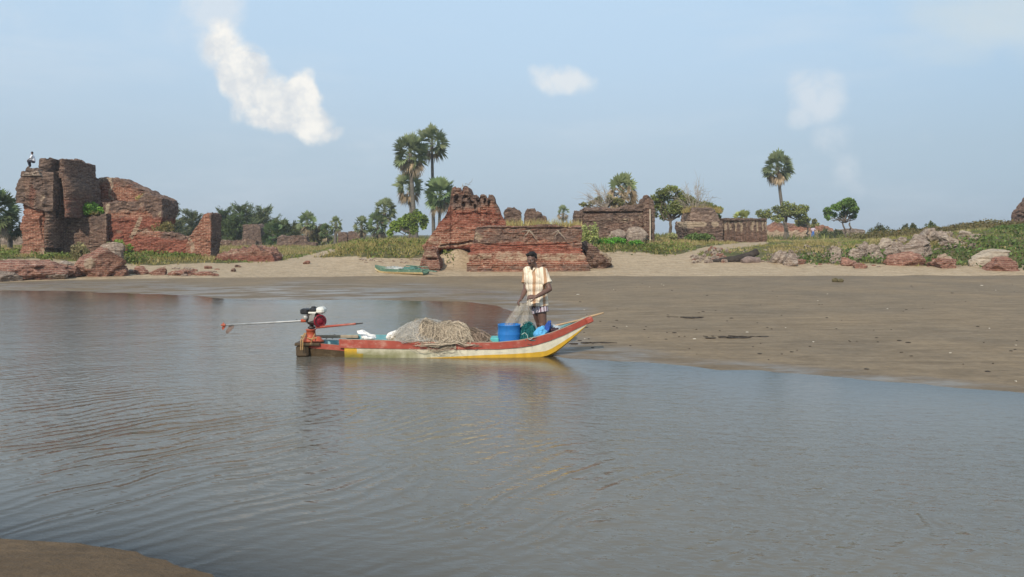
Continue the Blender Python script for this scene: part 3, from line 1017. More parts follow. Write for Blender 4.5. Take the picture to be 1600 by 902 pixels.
    slab('end_pier', t, M_RED, 45.2, [(0, 291), (.35, 291), (.5, 295), (.75, 308), (1, 317)], [(0, 329), (1, 330)], [(312, 340), (317, 335.5), (322, 334), (331, 334)], thick=1.5, res=.08, amp=.05, seed=47,
         wear_shade=lambda x, y: (.9 * sm(329.5, 331, x), .6 * streak(x, y, [(292, 372), (299, 380), (300, 390)], 4) + .4 * streak(x, y, [(296, 370), (305, 358), (316, 342)], 5), .35 * sm(345, 360, y)))  # right face darkened in the colour for its shade and lichen
    slab('footing', t, M_ROCKRED, 43.0, [(0, 332), (1, 337)], [(0, 432), (1, 424)], [(337, 398), (346, 396), (360, 392), (372, 392), (378, 389), (400, 388.5), (416, 391), (428, 397)], thick=1.6, res=.1, amp=.10, seed=53, jag=.12,
         wear_shade=lambda x, y: (.5 * sm(396, 391, y), .5 * spot(x, y, 362, 394, 14, 4), .6 * sm(394, 402, y)))
    return t


def build_middle_ruin():
    t = thing('ruined_bastion', at(790, 39), 'stepped red brick ruin with a long low wall front, behind the fisherman', 'ruin')
    tp = [(663, 386), (672, 372), (680, 360), (688, 348), (694, 340), (699, 330), (703, 318), (705, 300), (707, 294), (712, 292), (717, 294), (719, 299), (721.5, 299), (723, 293), (728, 291), (733, 293), (735, 300), (737, 305), (742, 304), (745, 307), (746, 311), (749, 311), (750, 305), (758, 305), (760, 310), (762.5, 310), (764, 304), (769, 303.5), (772, 306), (773, 314), (778, 322), (781, 330), (784, 338), (790, 345)]
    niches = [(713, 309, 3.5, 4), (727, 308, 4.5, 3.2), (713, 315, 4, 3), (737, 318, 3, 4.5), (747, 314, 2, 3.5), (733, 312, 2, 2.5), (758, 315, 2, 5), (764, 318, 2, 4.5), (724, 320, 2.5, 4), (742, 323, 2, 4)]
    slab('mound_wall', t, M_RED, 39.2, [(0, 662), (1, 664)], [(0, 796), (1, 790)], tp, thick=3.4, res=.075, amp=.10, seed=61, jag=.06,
         wear_shade=lambda x, y: (.80 * sm(336, 318, y) + .35 * sum(spot(x, y, *n) for n in niches) + .35 * sm(772, 780, x), .55 * streak(x, y, [(690, 385), (720, 380), (748, 378)], 4) + .45 * spot(x, y, 680, 375, 16, 9) + .35 * spot(x, y, 765, 343, 22, 10) + .25 * spot(x, y, 720, 355, 30, 10), .6 * sm(318, 330, y) * sm(375, 350, y) + .8 * spot(x, y, 725, 390, 50, 7)),  # niches painted dark as recess shade, beside the weathered patches
         dent=lambda x, y: .24 * sum(spot(x, y, *n) for n in niches) + .22 * streak(x, y, [(690, 384), (720, 381), (738, 377)], 1.6) + .12 * streak(x, y, [(714, 335), (760, 334)], 1.5) - .25 * sm(345, 385, y) * sm(392, 386, y) + .5 * sm(388, 394, y) * sm(684, 690, x))
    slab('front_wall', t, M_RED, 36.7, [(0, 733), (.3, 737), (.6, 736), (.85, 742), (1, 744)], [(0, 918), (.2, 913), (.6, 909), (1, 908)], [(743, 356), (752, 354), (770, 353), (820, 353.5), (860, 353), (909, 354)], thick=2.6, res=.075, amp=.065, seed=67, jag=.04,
         wear_shade=lambda x, y: (.74 * sm(387, 376, y - 5 * sm(880, 905, x)) + .6 * sm(410, 414, y), .55 * sm(393, 398, y) * sm(411, 405, y) + .6 * spot(x, y, 748, 371, 7, 9), .9 * sm(378, 384, y) * sm(399, 393, y)),
         dent=lambda x, y: .10 * streak(x, y, [(740, 357), (908, 357)], 1.0) + .03 * sm(381, 378, y) - .15 * sm(393, 397, y) - .10 * sm(407, 412, y) + .07 * streak(x, y, [(742, 380), (790, 385), (850, 383), (905, 380)], 1.2))
    slab('parapet', t, M_BROWN, 43.0, [(0, 786), (1, 787)], [(0, 817), (1, 815)], [(786, 333), (789, 328), (792, 326), (803, 325.5), (808, 328), (812, 328), (815, 333)], thick=.7, res=.075, amp=.05, seed=71, jag=.05, wear_shade=const(.8))
    slab('parapet', t, M_BROWN, 43.2, [(0, 820), (1, 820)], [(0, 857), (1, 856)], [(820, 334), (822, 328.5), (828, 327), (836, 327), (838, 332), (846, 333), (848, 338), (853, 339), (857, 344)], thick=.7, res=.075, amp=.05, seed=73, jag=.05, wear_shade=const(.75))
    slab('stub', t, M_ROCKRED, 36.6, [(0, 655), (.4, 657), (1, 664)], [(0, 688), (.5, 687), (1, 681)], [(660, 396), (665, 389), (676, 388), (684, 392)], thick=1.5, res=.07, amp=.10, seed=79,
         wear_shade=lambda x, y: (.5 * sm(412, 417, y) + .5 * spot(x, y, 672, 405, 10, 2.5), .5 * spot(x, y, 670, 398, 14, 7), .3 + 0 * x), dent=lambda x, y: .25 * spot(x, y, 676, 405, 10, 2))
    # dry roots that cling to the wall face
    for bx, by, brs in ((826, 360, [(822, 368), (818, 374), (832, 363), (838, 370), (843, 378), (812, 362)]), (872, 360, [(868, 372), (878, 369), (862, 366), (884, 376)])):
        rb = Acc()
        for ex, ey in brs:
            pts = [P(bx + (ex - bx) * f + 1.2 * math.sin(5 * f + ex), by + (ey - by) * f, 36.52) for f in np.linspace(0, 1, 7)]
            rb.add(*tube(pts, np.linspace(.020, .007, 7), 5))
        rb.build('root', M_BARK_PALE, t)
    return t


def build_other_ruins():
    # rubble slope at the wall's end
    rock('rubble_mound', 902, 956, 376, 417, 501, M_BROWN, 'dark heap of collapsed brick at the right end of the long red wall', 'rubble', depth=2.6, D=37.6, sub=5, rough=.2, facets=5, strata=.10, tilt=-.5,
         wear_shade=lambda x, y: (.55 * sm(935, 915, x), .7 * streak(x, y, [(938, 392), (948, 402), (953, 410)], 4), .3 + 0 * x))
    # roofless building
    t = thing('ruined_building', at(962, 49), 'roofless dark brick building with a raised corner pier, behind the green bush', 'ruin')
    slab('wall', t, M_BROWN, 48.5, 912, [(0, 1012), (1, 1010)], [(911, 332), (914, 326), (920, 324), (930, 324), (952, 326), (975, 324), (998, 322), (1003, 319), (1010, 316)], thick=3.5, res=.09, amp=.06, seed=83, jag=.07,
         wear_shade=lambda x, y: (.62 + .2 * sm(330, 325, y), .3 * spot(x, y, 960, 345, 25, 7) + .25 * spot(x, y, 985, 340, 14, 10) + .4 * spot(x, y, 1004, 345, 4, 22), .35 * spot(x, y, 960, 348, 30, 10) + .3 * spot(x, y, 996, 345, 10, 20)),
         dent=lambda x, y: -.14 * sm(331.5, 330, y) * sm(326, 327, y) + .15 * streak(x, y, [(911, 333), (1000, 331)], .9))
    slab('corner_pier', t, M_BROWN, 48.2, [(0, 1006), (.8, 1005), (1, 1007)], [(0, 1023), (.8, 1024), (1, 1021)], [(1006, 312), (1008, 308), (1013, 307), (1018, 311), (1022, 316)], thick=1.6, res=.07, amp=.05, seed=87,
         wear_shade=lambda x, y: (.85 * sm(1012, 1018, x) + .5 * sm(325, 315, y), .3 * sm(1012, 1007, x), 0 * x))
    slab('side_wall', t, M_BROWN, 49.0, 899, 913, [(897, 333), (913, 332)], thick=2.5, res=.08, amp=.05, seed=89, wear_shade=const(.7))
    for a, b_, yt, yb, sd, ln in ((982, 1012, 356, 379, 91, .10), (950, 978, 360, 379, 97, -.3)):
        D = 47.6
        w = (b_ - a) / F * D
        z0, z1 = float(z_at(yb, D)), float(z_at(yt, D))
        V, Fc = rock_shape((w * 1.15, .55, (z1 - z0) * 1.25), sd, 4, 12, .10)
        V = V @ rot('Y', ln).T @ rot('X', -.25).T
        V = V + np.array([float(x_at((a + b_) / 2, z0, D)), D + .35, (z0 + z1) / 2])
        mesh('plaster_slab', V, Fc, M_ROCKPALE, t, False, {'wear_shade': np.tile([.12, .30, 0], (len(V), 1))})
    pt = [P(1016, 372, 47.9), P(1016, 350, 47.9), P(1015.6, 327, 47.9)]
    pt[0][2] = hz(pt[0][0], pt[0][1]) - .1
    mesh('pipe', *tube(pt, .04, 8), M_PIPE, t)
    # vaulted store with a thatch of grass, and the streaked wall beside it
    t = thing('vaulted_ruin', at(1093, 56), 'squat brick vault with patchy plaster and dry grass on its roof', 'ruin')
    slab('wall', t, M_BROWN, 55.5, 1074, [(0, 1130), (1, 1129)], [(1056, 347), (1075, 346), (1100, 346), (1130, 345)], thick=4.0, res=.1, amp=.05, seed=95, jag=.05,
         wear_shade=lambda x, y: (.82 + 0 * x, .95 * streak(x, y, [(1062, 351), (1100, 351)], 5) + .9 * spot(x, y, 1117, 351, 6, 5) + .95 * streak(x, y, [(1130, 346), (1131, 358), (1131, 376)], 2.4), .5 * spot(x, y, 1122, 366, 12, 10)))
    slab('vault', t, M_VAULT, 55.8, [(0, 1078), (.5, 1079), (1, 1083)], [(0, 1129), (.6, 1126), (1, 1120)], [(1068, 332), (1075, 327), (1090, 325), (1105, 325), (1118, 328), (1126, 333)], thick=3.2, base=348, res=.1, amp=.06, seed=97, round_=.4,
         wear_shade=lambda x, y: (.7 * sm(334, 326, y) + .3, .1 + 0 * x, 0 * x))
    t = thing('plastered_wall', at(1163, 57), 'long low wall with pale vertical streaks in its plaster, right of the grass-roofed vault', 'wall')
    slab('wall', t, M_BROWN, 56.0, 1131, 1199, [(1130, 343), (1165, 342.5), (1199, 344)], thick=.9, res=.1, amp=.045, seed=99, jag=.03, D1=57.5,
         wear_shade=lambda x, y: (.45 * sm(366, 352, y) + .2, 1.0 * sm(368, 353, y) * sm(-.3, .3, np.sin(x * .75) + .8 * np.sin(x * .31 + 1) - .1) * sm(341, 343, y), .35 * sm(355, 368, y)),
         dent=lambda x, y: .07 * sm(.3, 1, np.sin(x * .75)))
    slab('coping', t, M_BROWN, 55.85, 1131, 1199, 342, thick=1.15, base=344.5, res=.12, amp=.03, seed=101, D1=57.4, jag=.03, wear_shade=const(.8))
    # far walls
    specs = [
        ('far_wall', 'broken brick wall above a pale base, behind the forked trees at the right', 'wall', M_RED, 112, [(0, 1196), (1, 1200)], 1302, [(1196, 360), (1204, 352), (1214, 346), (1222, 349), (1240, 350), (1262, 350), (1270, 353), (1290, 352), (1302, 358)], 1.5, lambda x, y: (.55 * sm(358, 352, y), .95 * sm(358, 363, y + 2 * np.sin(x * .4)), 0 * x)),
        ('far_wall', 'low dun wall in the distance, right of the round green tree', 'wall', M_ROCKPALE, 118, 1304, 1352, [(1300, 360), (1330, 357), (1352, 360)], 1.0, lambda x, y: (.5 + 0 * x, .1 + 0 * x, 0 * x)),
        ('ruined_block', 'dark square ruin with grass on top among the distant trees', 'ruin', M_BROWN, 84, 379, [(0, 411), (1, 406)], [(379, 353), (383, 351), (400, 351), (404, 354), (411, 361)], 3.0, lambda x, y: (.85 + 0 * x, .2 * sm(355, 352, y), 0 * x)),
        ('far_wall', 'long grey-brown wall low in the distance left of the palms', 'wall', M_BROWN, 82, 340, 400, [(338, 375), (372, 376), (384, 374), (400, 376)], .8, lambda x, y: (.45 + 0 * x, .35 + 0 * x, 0 * x)),
        ('far_wall', 'crumbling dark wall in the mid distance, below the feathery trees', 'wall', M_BROWN, 80, 432, 494, [(430, 372), (440, 368), (478, 369), (480, 378), (494, 379)], 1.0, lambda x, y: (.75 + 0 * x, .3 * sm(372, 369, y), 0 * x)),
        ('ruined_block', 'distant rounded dark ruin between two fan palms left of centre', 'ruin', M_BROWN, 98, 528, 543, [(526, 368), (530, 363), (538, 363), (543, 368)], 2.5, const(.7)),
        ('ruined_block', 'distant sloping brown ruin right beside the fan palm left of the tall pair', 'ruin', M_BROWN, 98, 544, 566, [(543, 364), (548, 362), (557, 363), (566, 372)], 2.5, lambda x, y: (.5 + 0 * x, .1 + 0 * x, .2 + 0 * x)),
        ('far_wall', 'dun wall behind the dark palm at the left edge', 'wall', M_ROCKPALE, 70, -60, 38, [(-60, 360), (38, 361)], 1.0, const(.5, .0, 0)),
    ]
    for i, (nm, lb, ct, mt, D, l, r, tp, th, wr) in enumerate(specs):
        o = slab(nm, None, mt, D, l, r, tp, thick=th, res=.16, amp=.06, seed=120 + i, jag=.08, wear_shade=wr)
        props(o, lb, ct)
    o = slab('ruined_tower', None, M_BROWN, 58, [(0, 1604), (.6, 1608), (1, 1618)], 1700, [(1606, 330), (1612, 322), (1620, 315), (1630, 308), (1700, 298)], thick=2, res=.09, amp=.12, seed=140, jag=.14,
             wear_shade=lambda x, y: (.55 + 0 * x, .15 + 0 * x, 0 * x))
    props(o, 'dark broken brick tower cut by the right edge of the view', 'ruin')
# ------------------------------------------------------------------ plants
def jitter_cols(n, base, var, rng, hue=.12):
    base = np.asarray(base, float)
    f = rng.uniform(1 - var, 1 + var, (n, 1)) * (1 + hue * rng.normal(size=(n, 3)) * .5)
    return np.clip(base * np.array([1.14, 1.16, .78]) * f, .004, .9)


def crown_points(clumps, n, rng, shell=.45):
    """clumps: (x, y, z, rx, ry, rz); points gather towards each clump's outside."""
    c = np.asarray(clumps, float)
    w = (c[:, 3] * c[:, 4] * c[:, 5]) ** .7
    k = rng.choice(len(c), n, p=w / w.sum())
    d = rng.normal(size=(n, 3)); d /= np.linalg.norm(d, axis=1, keepdims=True)
    r = rng.uniform(0, 1, (n, 1)) ** shell
    return c[k, :3] + d * r * c[k, 3:6], d, k


def limb(p0, p1, r0, r1, rng, wig=.08, n=6, ns=6):
    p0, p1 = np.asarray(p0, float), np.asarray(p1, float)
    L = np.linalg.norm(p1 - p0)
    t = np.linspace(0, 1, n)[:, None]
    pts = p0 + (p1 - p0) * t + rng.normal(size=(n, 3)) * wig * L * np.sin(np.pi * t)
    return tube(pts, np.linspace(r0, r1, n), ns)


def broadleaf(name, D, foot, fork, clumps, label, cat='tree', group=None, seed=1, n=2600, leaf=.17, col=(.060, .085, .025), trunk_r=.13, depthk=.8, shell=.5, bark=None, droop=.15, stems=1, sub=5):
    """foot/fork: (px, py); clumps: (px, py, rpx, rpy) at depth D."""
    rng = np.random.default_rng(seed)
    g = at(foot[0], D)
    t = thing(name, g, label, cat, group)
    fk = P(fork[0], fork[1], D)
    cl = []
    n = int(n * 1.5)
    for (px, py, rx, ry) in clumps:
        c = P(px, py, D) + np.array([0, rng.uniform(-1, 1) * depthk * 40 / F * D * .5, 0])
        k = D / F
        # break every mass into smaller sprays so that gaps stay between them
        for _ in range(sub):
            d = rng.normal(size=3); d /= np.linalg.norm(d)
            o = c + d * np.array([rx, (rx + ry) / 2 * depthk, ry]) * k * .62
            f = rng.uniform(.36, .58)
            cl.append((*o, rx * k * f, (rx + ry) / 2 * k * f * depthk, ry * k * f))
    tr = Acc()
    st = g - np.array([0, 0, .15])
    for q in range(stems):
        off = np.array([(q - (stems - 1) / 2) * .35, 0, 0])
        tr.add(*limb(st + off * .6, fk + off * 2, trunk_r, trunk_r * .62, rng, .05, 8, 8))
    for c in cl[::max(1, len(cl) // 14)]:
        tr.add(*limb(fk, np.array(c[:3]), trunk_r * .5, .015, rng, .10))
    tr.build('trunk', bark or M_BARK, t)
    pts, d, k = crown_points(cl, n, rng, shell)
    dirs = d * .6 + rng.normal(size=pts.shape) * .7 + np.array([0, 0, -droop])
    L = leaf * rng.uniform(.6, 1.35, n)
    V, Fc = leaf_quads(pts, dirs, L, L * .55, rng)
    clc = rng.uniform(.72, 1.28, len(cl))
    C = jitter_cols(n, col, .28, rng) * clc[k][:, None]
    mesh('crown', V, Fc, M_LEAF, t, False, {'tint': np.repeat(C, 4, 0)})
    return t


def casuarina(D, px, ytop, half, label, seed, group='feathery trees behind the ruins', col=(.060, .078, .048), n=1500, name='feathery_tree'):
    rng = np.random.default_rng(seed)
    g = at(px, D)
    zt = float(z_at(ytop, D))
    hh = zt - g[2]
    r = half / F * D
    t = thing(name, g, label, 'tree', group)
    lean = rng.uniform(-.08, .10) * hh
    tr = Acc()
    top = g + np.array([lean, 0, hh])
    tr.add(*limb(g - [0, 0, .2], top, .11, .015, rng, .02, 8, 6))
    nb = 60
    B = []
    for i in range(nb):
        f = rng.uniform(.12, .97)
        a = rng.uniform(0, 2 * np.pi)
        L = r * (1.25 - .8 * f) * rng.uniform(.6, 1.3) + .3
        p0 = g + (top - g) * f
        p1 = p0 + np.array([math.cos(a) * L, math.sin(a) * L, L * rng.uniform(.35, .9)])
        tr.add(*limb(p0, p1, .03, .008, rng, .06, 4, 4))
        B.append((p0, p1))
    tr.build('trunk', M_BARK, t)
    k = rng.integers(0, nb, n)
    f = rng.uniform(.15, 1.08, n)[:, None]
    p0 = np.array([b_[0] for b_ in B])[k]; p1 = np.array([b_[1] for b_ in B])[k]
    C = p0 + (p1 - p0) * f + rng.normal(size=(n, 3)) * .10
    dirs = (p1 - p0) * .8 + rng.normal(size=(n, 3)) * .45
    L = rng.uniform(.25, .6, n)
    V, Fc = leaf_quads(C, dirs, L, .075, rng)
    T = jitter_cols(n, np.array(col) * 1.9, .35, rng) * rng.uniform(.75, 1.25, nb)[k][:, None]
    mesh('crown', V, Fc, M_LEAF, t, False, {'tint': np.repeat(T, 4, 0)})
    return t


def fan(acc, base, axis, R, rng, col, seg=15, spread=100, fold=.25, droop=.0, side=None):
    """One pleated fan leaf: petiole plus pointed segments."""
    axis = axis / np.linalg.norm(axis)
    up = np.array([0, 0, 1.0])
    s = np.cross(axis, up) if side is None else side
    s /= np.linalg.norm(s) + 1e-9
    tw = rng.normal() * .75
    s = s * math.cos(tw) + np.cross(axis, s) * math.sin(tw)
    nrm = np.cross(s, axis)
    pet = R * .52
    hub = base + axis * pet + np.array([0, 0, -droop * pet * .25])
    acc.add(*tube([base, base + axis * pet * .5, hub], [.028, .02, .012], 4, False), col=np.asarray(col) * .9 + np.array([.05, .04, .0]))
    br = R * .56
    ang = np.radians(np.linspace(-spread, spread, seg))
    V, Fc = [], []
    for i, a in enumerate(ang):
        d = math.cos(a) * axis + math.sin(a) * s + nrm * (.16 + fold * (1 - abs(math.cos(a)))) + rng.normal(size=3) * .05
        d /= np.linalg.norm(d)
        L = br * (1 - .18 * abs(a) / 1.9) * rng.uniform(.85, 1.1)
        w = br * math.radians(2 * spread / seg) * .38
        wv = (-math.sin(a) * axis + math.cos(a) * s) * w
        mid = hub + d * L * .55
        tip = hub + d * L + np.array([0, 0, -(.10 + droop * .35) * L])
        k = len(V)
        V += [hub, mid + wv, tip, mid - wv]
        Fc.append([k, k + 1, k + 2, k + 3])
    c = np.asarray(col) * rng.uniform(.8, 1.25)
    acc.add(np.array(V), Fc, col=c)


def palm(D, foot, top, R_px, label, seed, group='fan palms', nf=38, trunk_r=.17, col=(.175, .205, .12), dead=.16, lowest=-65, name='fan_palm', squash=1.0):
    """foot/top: pixel of trunk foot and of the crown's heart at depth D."""
    rng = np.random.default_rng(seed)
    g = at(foot[0], D)
    heart = P(top[0], top[1], D)
    R = R_px / F * D
    t = thing(name, g, label, 'palm tree', group)
    n = 14
    f = np.linspace(0, 1, n)[:, None]
    pts = g - [0, 0, .3] + (heart - g + [0, 0, .3]) * f
    bend = (heart[0] - g[0]) * .0
    pts[:, 0] += bend
    pts[:, 0] += .25 * (heart[0] - g[0]) * (np.sin(np.pi * f[:, 0]) * .4)
    rr = trunk_r * (1 - .25 * f[:, 0]) + .10 * np.exp(-f[:, 0] * 12)
    mesh('trunk', *tube(pts, rr, 10), M_PALMBARK, t, True)
    live, dry = Acc(), Acc()
    nd = 0
    nf = int(nf * 1.2)
    for i in range(nf):
        u = (i + .5) / nf
        el = math.radians(88 - (88 - lowest) * u ** .85)
        az = i * 2.39996 + rng.uniform(-.3, .3)
        ax = np.array([math.cos(az) * math.cos(el), math.sin(az) * math.cos(el), math.sin(el) * squash])
        isdead = u > 1 - dead
        b0 = heart + np.array([0, 0, .25 * R * (.5 - u)]) + ax * .05
        if isdead:
            c = np.array([.34, .26, .165]) * rng.uniform(.7, 1.25)
            fan(dry, b0, ax, R * rng.uniform(.75, .95), rng, c, seg=11, spread=80, droop=1.2)
            nd += 1
        else:
            c = np.array(col) * np.array([1.0, 1.04, .85]) * rng.uniform(.8, 1.3) + rng.uniform(0, .02, 3) * np.array([1, .9, .6])
            fan(live, b0, ax, R * rng.uniform(.82, 1.12), rng, c, seg=13, droop=.35 if u > .5 else .05)
    # young spears and the fruiting heart
    for i in range(3):
        live.add(*tube([heart, heart + np.array([rng.normal() * .15, rng.normal() * .15, R * .6])], [.04, .01], 4), col=np.array(col) * 1.3)
    live.build('crown', M_LEAF, t)
    if nd:
        dry.build('dead_fronds', M_LEAF, t)
    hb = Acc()
    for i in range(14):
        d = rng.normal(size=3); d /= np.linalg.norm(d)
        V, Fc = ico(1)
        hb.add(V * rng.uniform(.10, .17) + heart + d * np.array([.28, .28, .2]) - [0, 0, .12 * R], Fc, col=(.10, .05, .03))
    return t


def bare_shrub(D, foot, tips, label, seed, name='bare_shrub', col=None, twigs=5):
    rng = np.random.default_rng(seed)
    g = at(foot[0], D)
    if foot[1] is not None:
        g = P(foot[0], foot[1], D)
    a = Acc()
    many = twigs > 3
    for px, py in tips:
        for rep in range(3 if many else 1):
            e = P(px + rng.normal() * 4 * many, py + rng.normal() * 4 * many, D) + np.array([0, rng.uniform(-.8, .8), 0])
            m_ = g + (e - g) * .5 + rng.normal(size=3) * .18
            a.add(*tube([g, (g + m_) / 2 + rng.normal(size=3) * .05, m_, e], [.030, .022, .015, .005], 4))
            for _ in range(twigs):
                f = rng.uniform(.35, 1)
                p = g + (e - g) * f
                q = p + (e - g) * rng.uniform(.08, .26) + rng.normal(size=3) * .26
                a.add(*tube([p, (p + q) / 2 + rng.normal(size=3) * .05, q], [.011, .008, .004], 3, False))
    o = a.build(name, M_BARK_PALE)
    return props(o, label, 'shrub')


def bush(px0, px1, ytop, ybase, D, label, seed, name='bush', cat='bush', col=(.07, .105, .026), n=900, leaf=.14, group=None, base_on=None, lift=0):
    """A low leafy bush standing on the ground (or on base_on = z of what carries it)."""
    rng = np.random.default_rng(seed)
    cx = (px0 + px1) / 2
    if base_on is None:
        g = at(cx, D)
    else:
        g = P(cx, base_on, D)
    w = (px1 - px0) / F * D
    hh = max(.2, float(z_at(ytop, D)) - g[2])
    t = thing(name, g, label, cat, group)
    cl = []
    for i in range(9):
        fx = rng.uniform(-.38, .38)
        top = hh * (1 - 1.6 * fx * fx) * rng.uniform(.62, .85)
        cl.append((g[0] + fx * w, g[1] + rng.uniform(-.25, .25) * w, g[2] + top * .6, w * rng.uniform(.14, .24), w * .2, top * .55))
    st = Acc()
    for c in cl:
        st.add(*limb(g - [0, 0, .05], c[:3], .025, .008, rng, .1, 4, 4))
    st.build('stem', M_BARK, t)
    p, d, k = crown_points(cl, n, rng, .4)
    L = leaf * rng.uniform(.6, 1.3, n)
    V, Fc = leaf_quads(p, d * .5 + rng.normal(size=p.shape) * .8 + [0, 0, .2], L, L * .55, rng)
    T = jitter_cols(n, col, .3, rng) * rng.uniform(.78, 1.2, len(cl))[k][:, None]
    mesh('crown', V, Fc, M_LEAF, t, False, {'tint': np.repeat(T, 4, 0)})
    return t


def blades(P0, hgt, wid, rng, cols, lean=.35, per=4):
    """Grass: each point carries a few leaning blades (one triangle pair each)."""
    n = len(P0) * per
    p = np.repeat(P0, per, 0) + rng.normal(size=(n, 3)) * np.array([.05, .05, 0])
    h = np.repeat(np.broadcast_to(hgt, (len(P0),)), per) * rng.uniform(.55, 1.2, n)
    a = rng.uniform(0, 2 * np.pi, n)
    s = np.stack([np.cos(a), np.sin(a), 0 * a], -1) * np.broadcast_to(wid, (n,))[:, None] / 2
    ln = rng.normal(size=(n, 2)) * lean
    tip = p + np.stack([ln[:, 0] * h, ln[:, 1] * h, h], -1)
    V = np.stack([p - s, p + s, tip], 1).reshape(-1, 3)
    C = np.repeat(np.repeat(cols, per, 0) * rng.uniform(.75, 1.3, (n, 1)), 3, 0)
    return V, np.arange(3 * n).reshape(n, 3), C


def scatter(n, px_rng, D_rng, rng, dens=None):
    """Random ground points, even over the ground, kept with probability dens(px, py, D, pts)."""
    D = np.sqrt(rng.uniform(D_rng[0] ** 2, D_rng[1] ** 2, n))
    c = rng.uniform(*px_rng, n)
    X = (c - 800) / F * D
    Z = height(X, D)
    pts = np.stack([X, D, Z], -1)
    px, py = to_px(X, D, Z)
    if dens is not None:
        pts = pts[rng.uniform(0, 1, n) < dens(px, py, pts)]
    return pts


def build_ground_cover():
    rng = np.random.default_rng(77)

    def veg(px, py, pts):
        return zones(pts[:, 0], pts[:, 1], pts[:, 2])[:, 2]
    # grass over the whole bank
    pts = scatter(52000, (-150, 1750), (35, 80), rng, veg)
    px, py = to_px(*pts.T)
    nz = fbm(pts * .35, 4, 61); nh = fbm(pts * 1.1, 3, 62)
    green, olive, straw, brown = np.array([.165, .215, .055]), np.array([.28, .24, .085]), np.array([.44, .34, .18]), np.array([.20, .15, .085])
    f = sm(-.25, .25, nz)[:, None]
    C = green * (1 - f) + olive * f
    st = (sm(.05, .35, nh) * .75)[:, None]
    C = C * (1 - st) + straw * st
    dry_r = sm(1330, 1420, px)[:, None] * sm(50, 58, pts[:, 1])[:, None] * .85
    C = C * (1 - dry_r) + brown * dry_r
    oliv = (sm(500, 545, px) * sm(700, 650, px))[:, None] * .8
    C = C * (1 - oliv) + np.array([.32, .27, .10]) * oliv
    hgt = .08 + .10 * sm(-.2, .4, nh) + .10 * sm(-.1, .3, nz) + .09 * oliv[:, 0] + .34 * sm(1330, 1450, px) * sm(52, 58, pts[:, 1]) - .05 * (sm(1100, 1150, px) * sm(1330, 1250, px))
    V, Fc, CC = blades(pts, hgt, .05, rng, C, .45, 4)
    o = mesh('grass', V, Fc, M_GRASS, None, False, {'tint': CC})
    props(o, 'rough green and straw coloured grass over the far bank', 'grass', kind='stuff')
    # far plain: taller dry scrub
    pts = scatter(9000, (-300, 1900), (80, 170), rng)
    V, Fc, CC = blades(pts, rng.uniform(.3, .8, len(pts)), .16, rng, jitter_cols(len(pts), (.15, .15, .07), .35, rng), .4, 4)
    o = mesh('scrub', V, Fc, M_GRASS, None, False, {'tint': CC})
    props(o, 'low olive scrub over the plain behind the ruins', 'scrub', kind='stuff')

    def leafcover(name, label, cat, n, pxr, Dr, dens, col, leaf, hgt, dry=0.0):
        p = scatter(n, pxr, Dr, rng, dens)
        k = len(p)
        hf = fbm(p * .8, 4, 71)
        p[:, 2] += hgt * rng.uniform(0, 1, k) ** .7 * (.6 + .9 * np.clip(hf + .3, 0, 1))
        d = rng.normal(size=p.shape) * .8 + [0, -.2, .35]
        L = leaf * rng.uniform(.6, 1.4, k)
        V, Fc = leaf_quads(p, d, L, L * .75, rng)
        T = jitter_cols(k, col, .3, rng) * (1 + .45 * hf[:, None])
        o = mesh(name, V, Fc, M_LEAF, None, False, {'tint': np.repeat(np.clip(T, .005, 1), 4, 0)})
        props(o, label, cat, kind='stuff')

    def d_right(px, py, p):
        e = np.interp(px, [1150, 1200, 1270, 1330, 1420, 1520, 1600, 1750], [411, 410, 414, 415, 415, 418, 424, 424])
        top = np.interp(px, [1150, 1250, 1330, 1440, 1520, 1560, 1750], [402, 402, 396, 396, 378, 358, 350])
        return sm(2, -3, py - e) * sm(-6, 6, py - top) * sm(-.35, .15, fbm(p * .45, 3, 81)) * sm(1180, 1260, px)
    leafcover('creeper', 'glossy green creeper spilling over the rocks at the right', 'creeper', 30000, (1150, 1720), (35, 60), d_right, (.085, .125, .045), .135, .30)

    def d_left(px, py, p):
        return np.clip(spot(px, py, 110, 396, 34, 9) + spot(px, py, 195, 384, 38, 12) + spot(px, py, 265, 398, 60, 8) + spot(px, py, 205, 408, 26, 6) + spot(px, py, 70, 402, 22, 6) + .6 * spot(px, py, 8, 388, 30, 16), 0, 1) * sm(-.4, .2, fbm(p * .7, 3, 82))
    leafcover('weeds', 'green weeds around the foot of the left ruin', 'weeds', 26000, (-60, 345), (34, 48), d_left, (.125, .155, .05), .12, .30)

    def d_mid(px, py, p):
        return np.clip(spot(px, py, 975, 386, 60, 11) + .7 * spot(px, py, 1040, 392, 40, 9) + .6 * spot(px, py, 705, 402, 14, 14) + .5 * spot(px, py, 600, 390, 80, 14), 0, 1) * sm(-.4, .2, fbm(p * .7, 3, 83))
    leafcover('undergrowth', 'leafy undergrowth below the roofless building and the sand path', 'weeds', 22000, (500, 1110), (35, 52), d_mid, (.12, .145, .05), .12, .30)

    def d_ridge(px, py, p):
        return sm(1310, 1400, px) * sm(50, 56, p[:, 1]) * .9
    leafcover('thicket', 'dark brown thorny thicket along the ridge at the right', 'thicket', 30000, (1310, 1750), (50, 76), d_ridge, (.12, .10, .055), .14, .55)


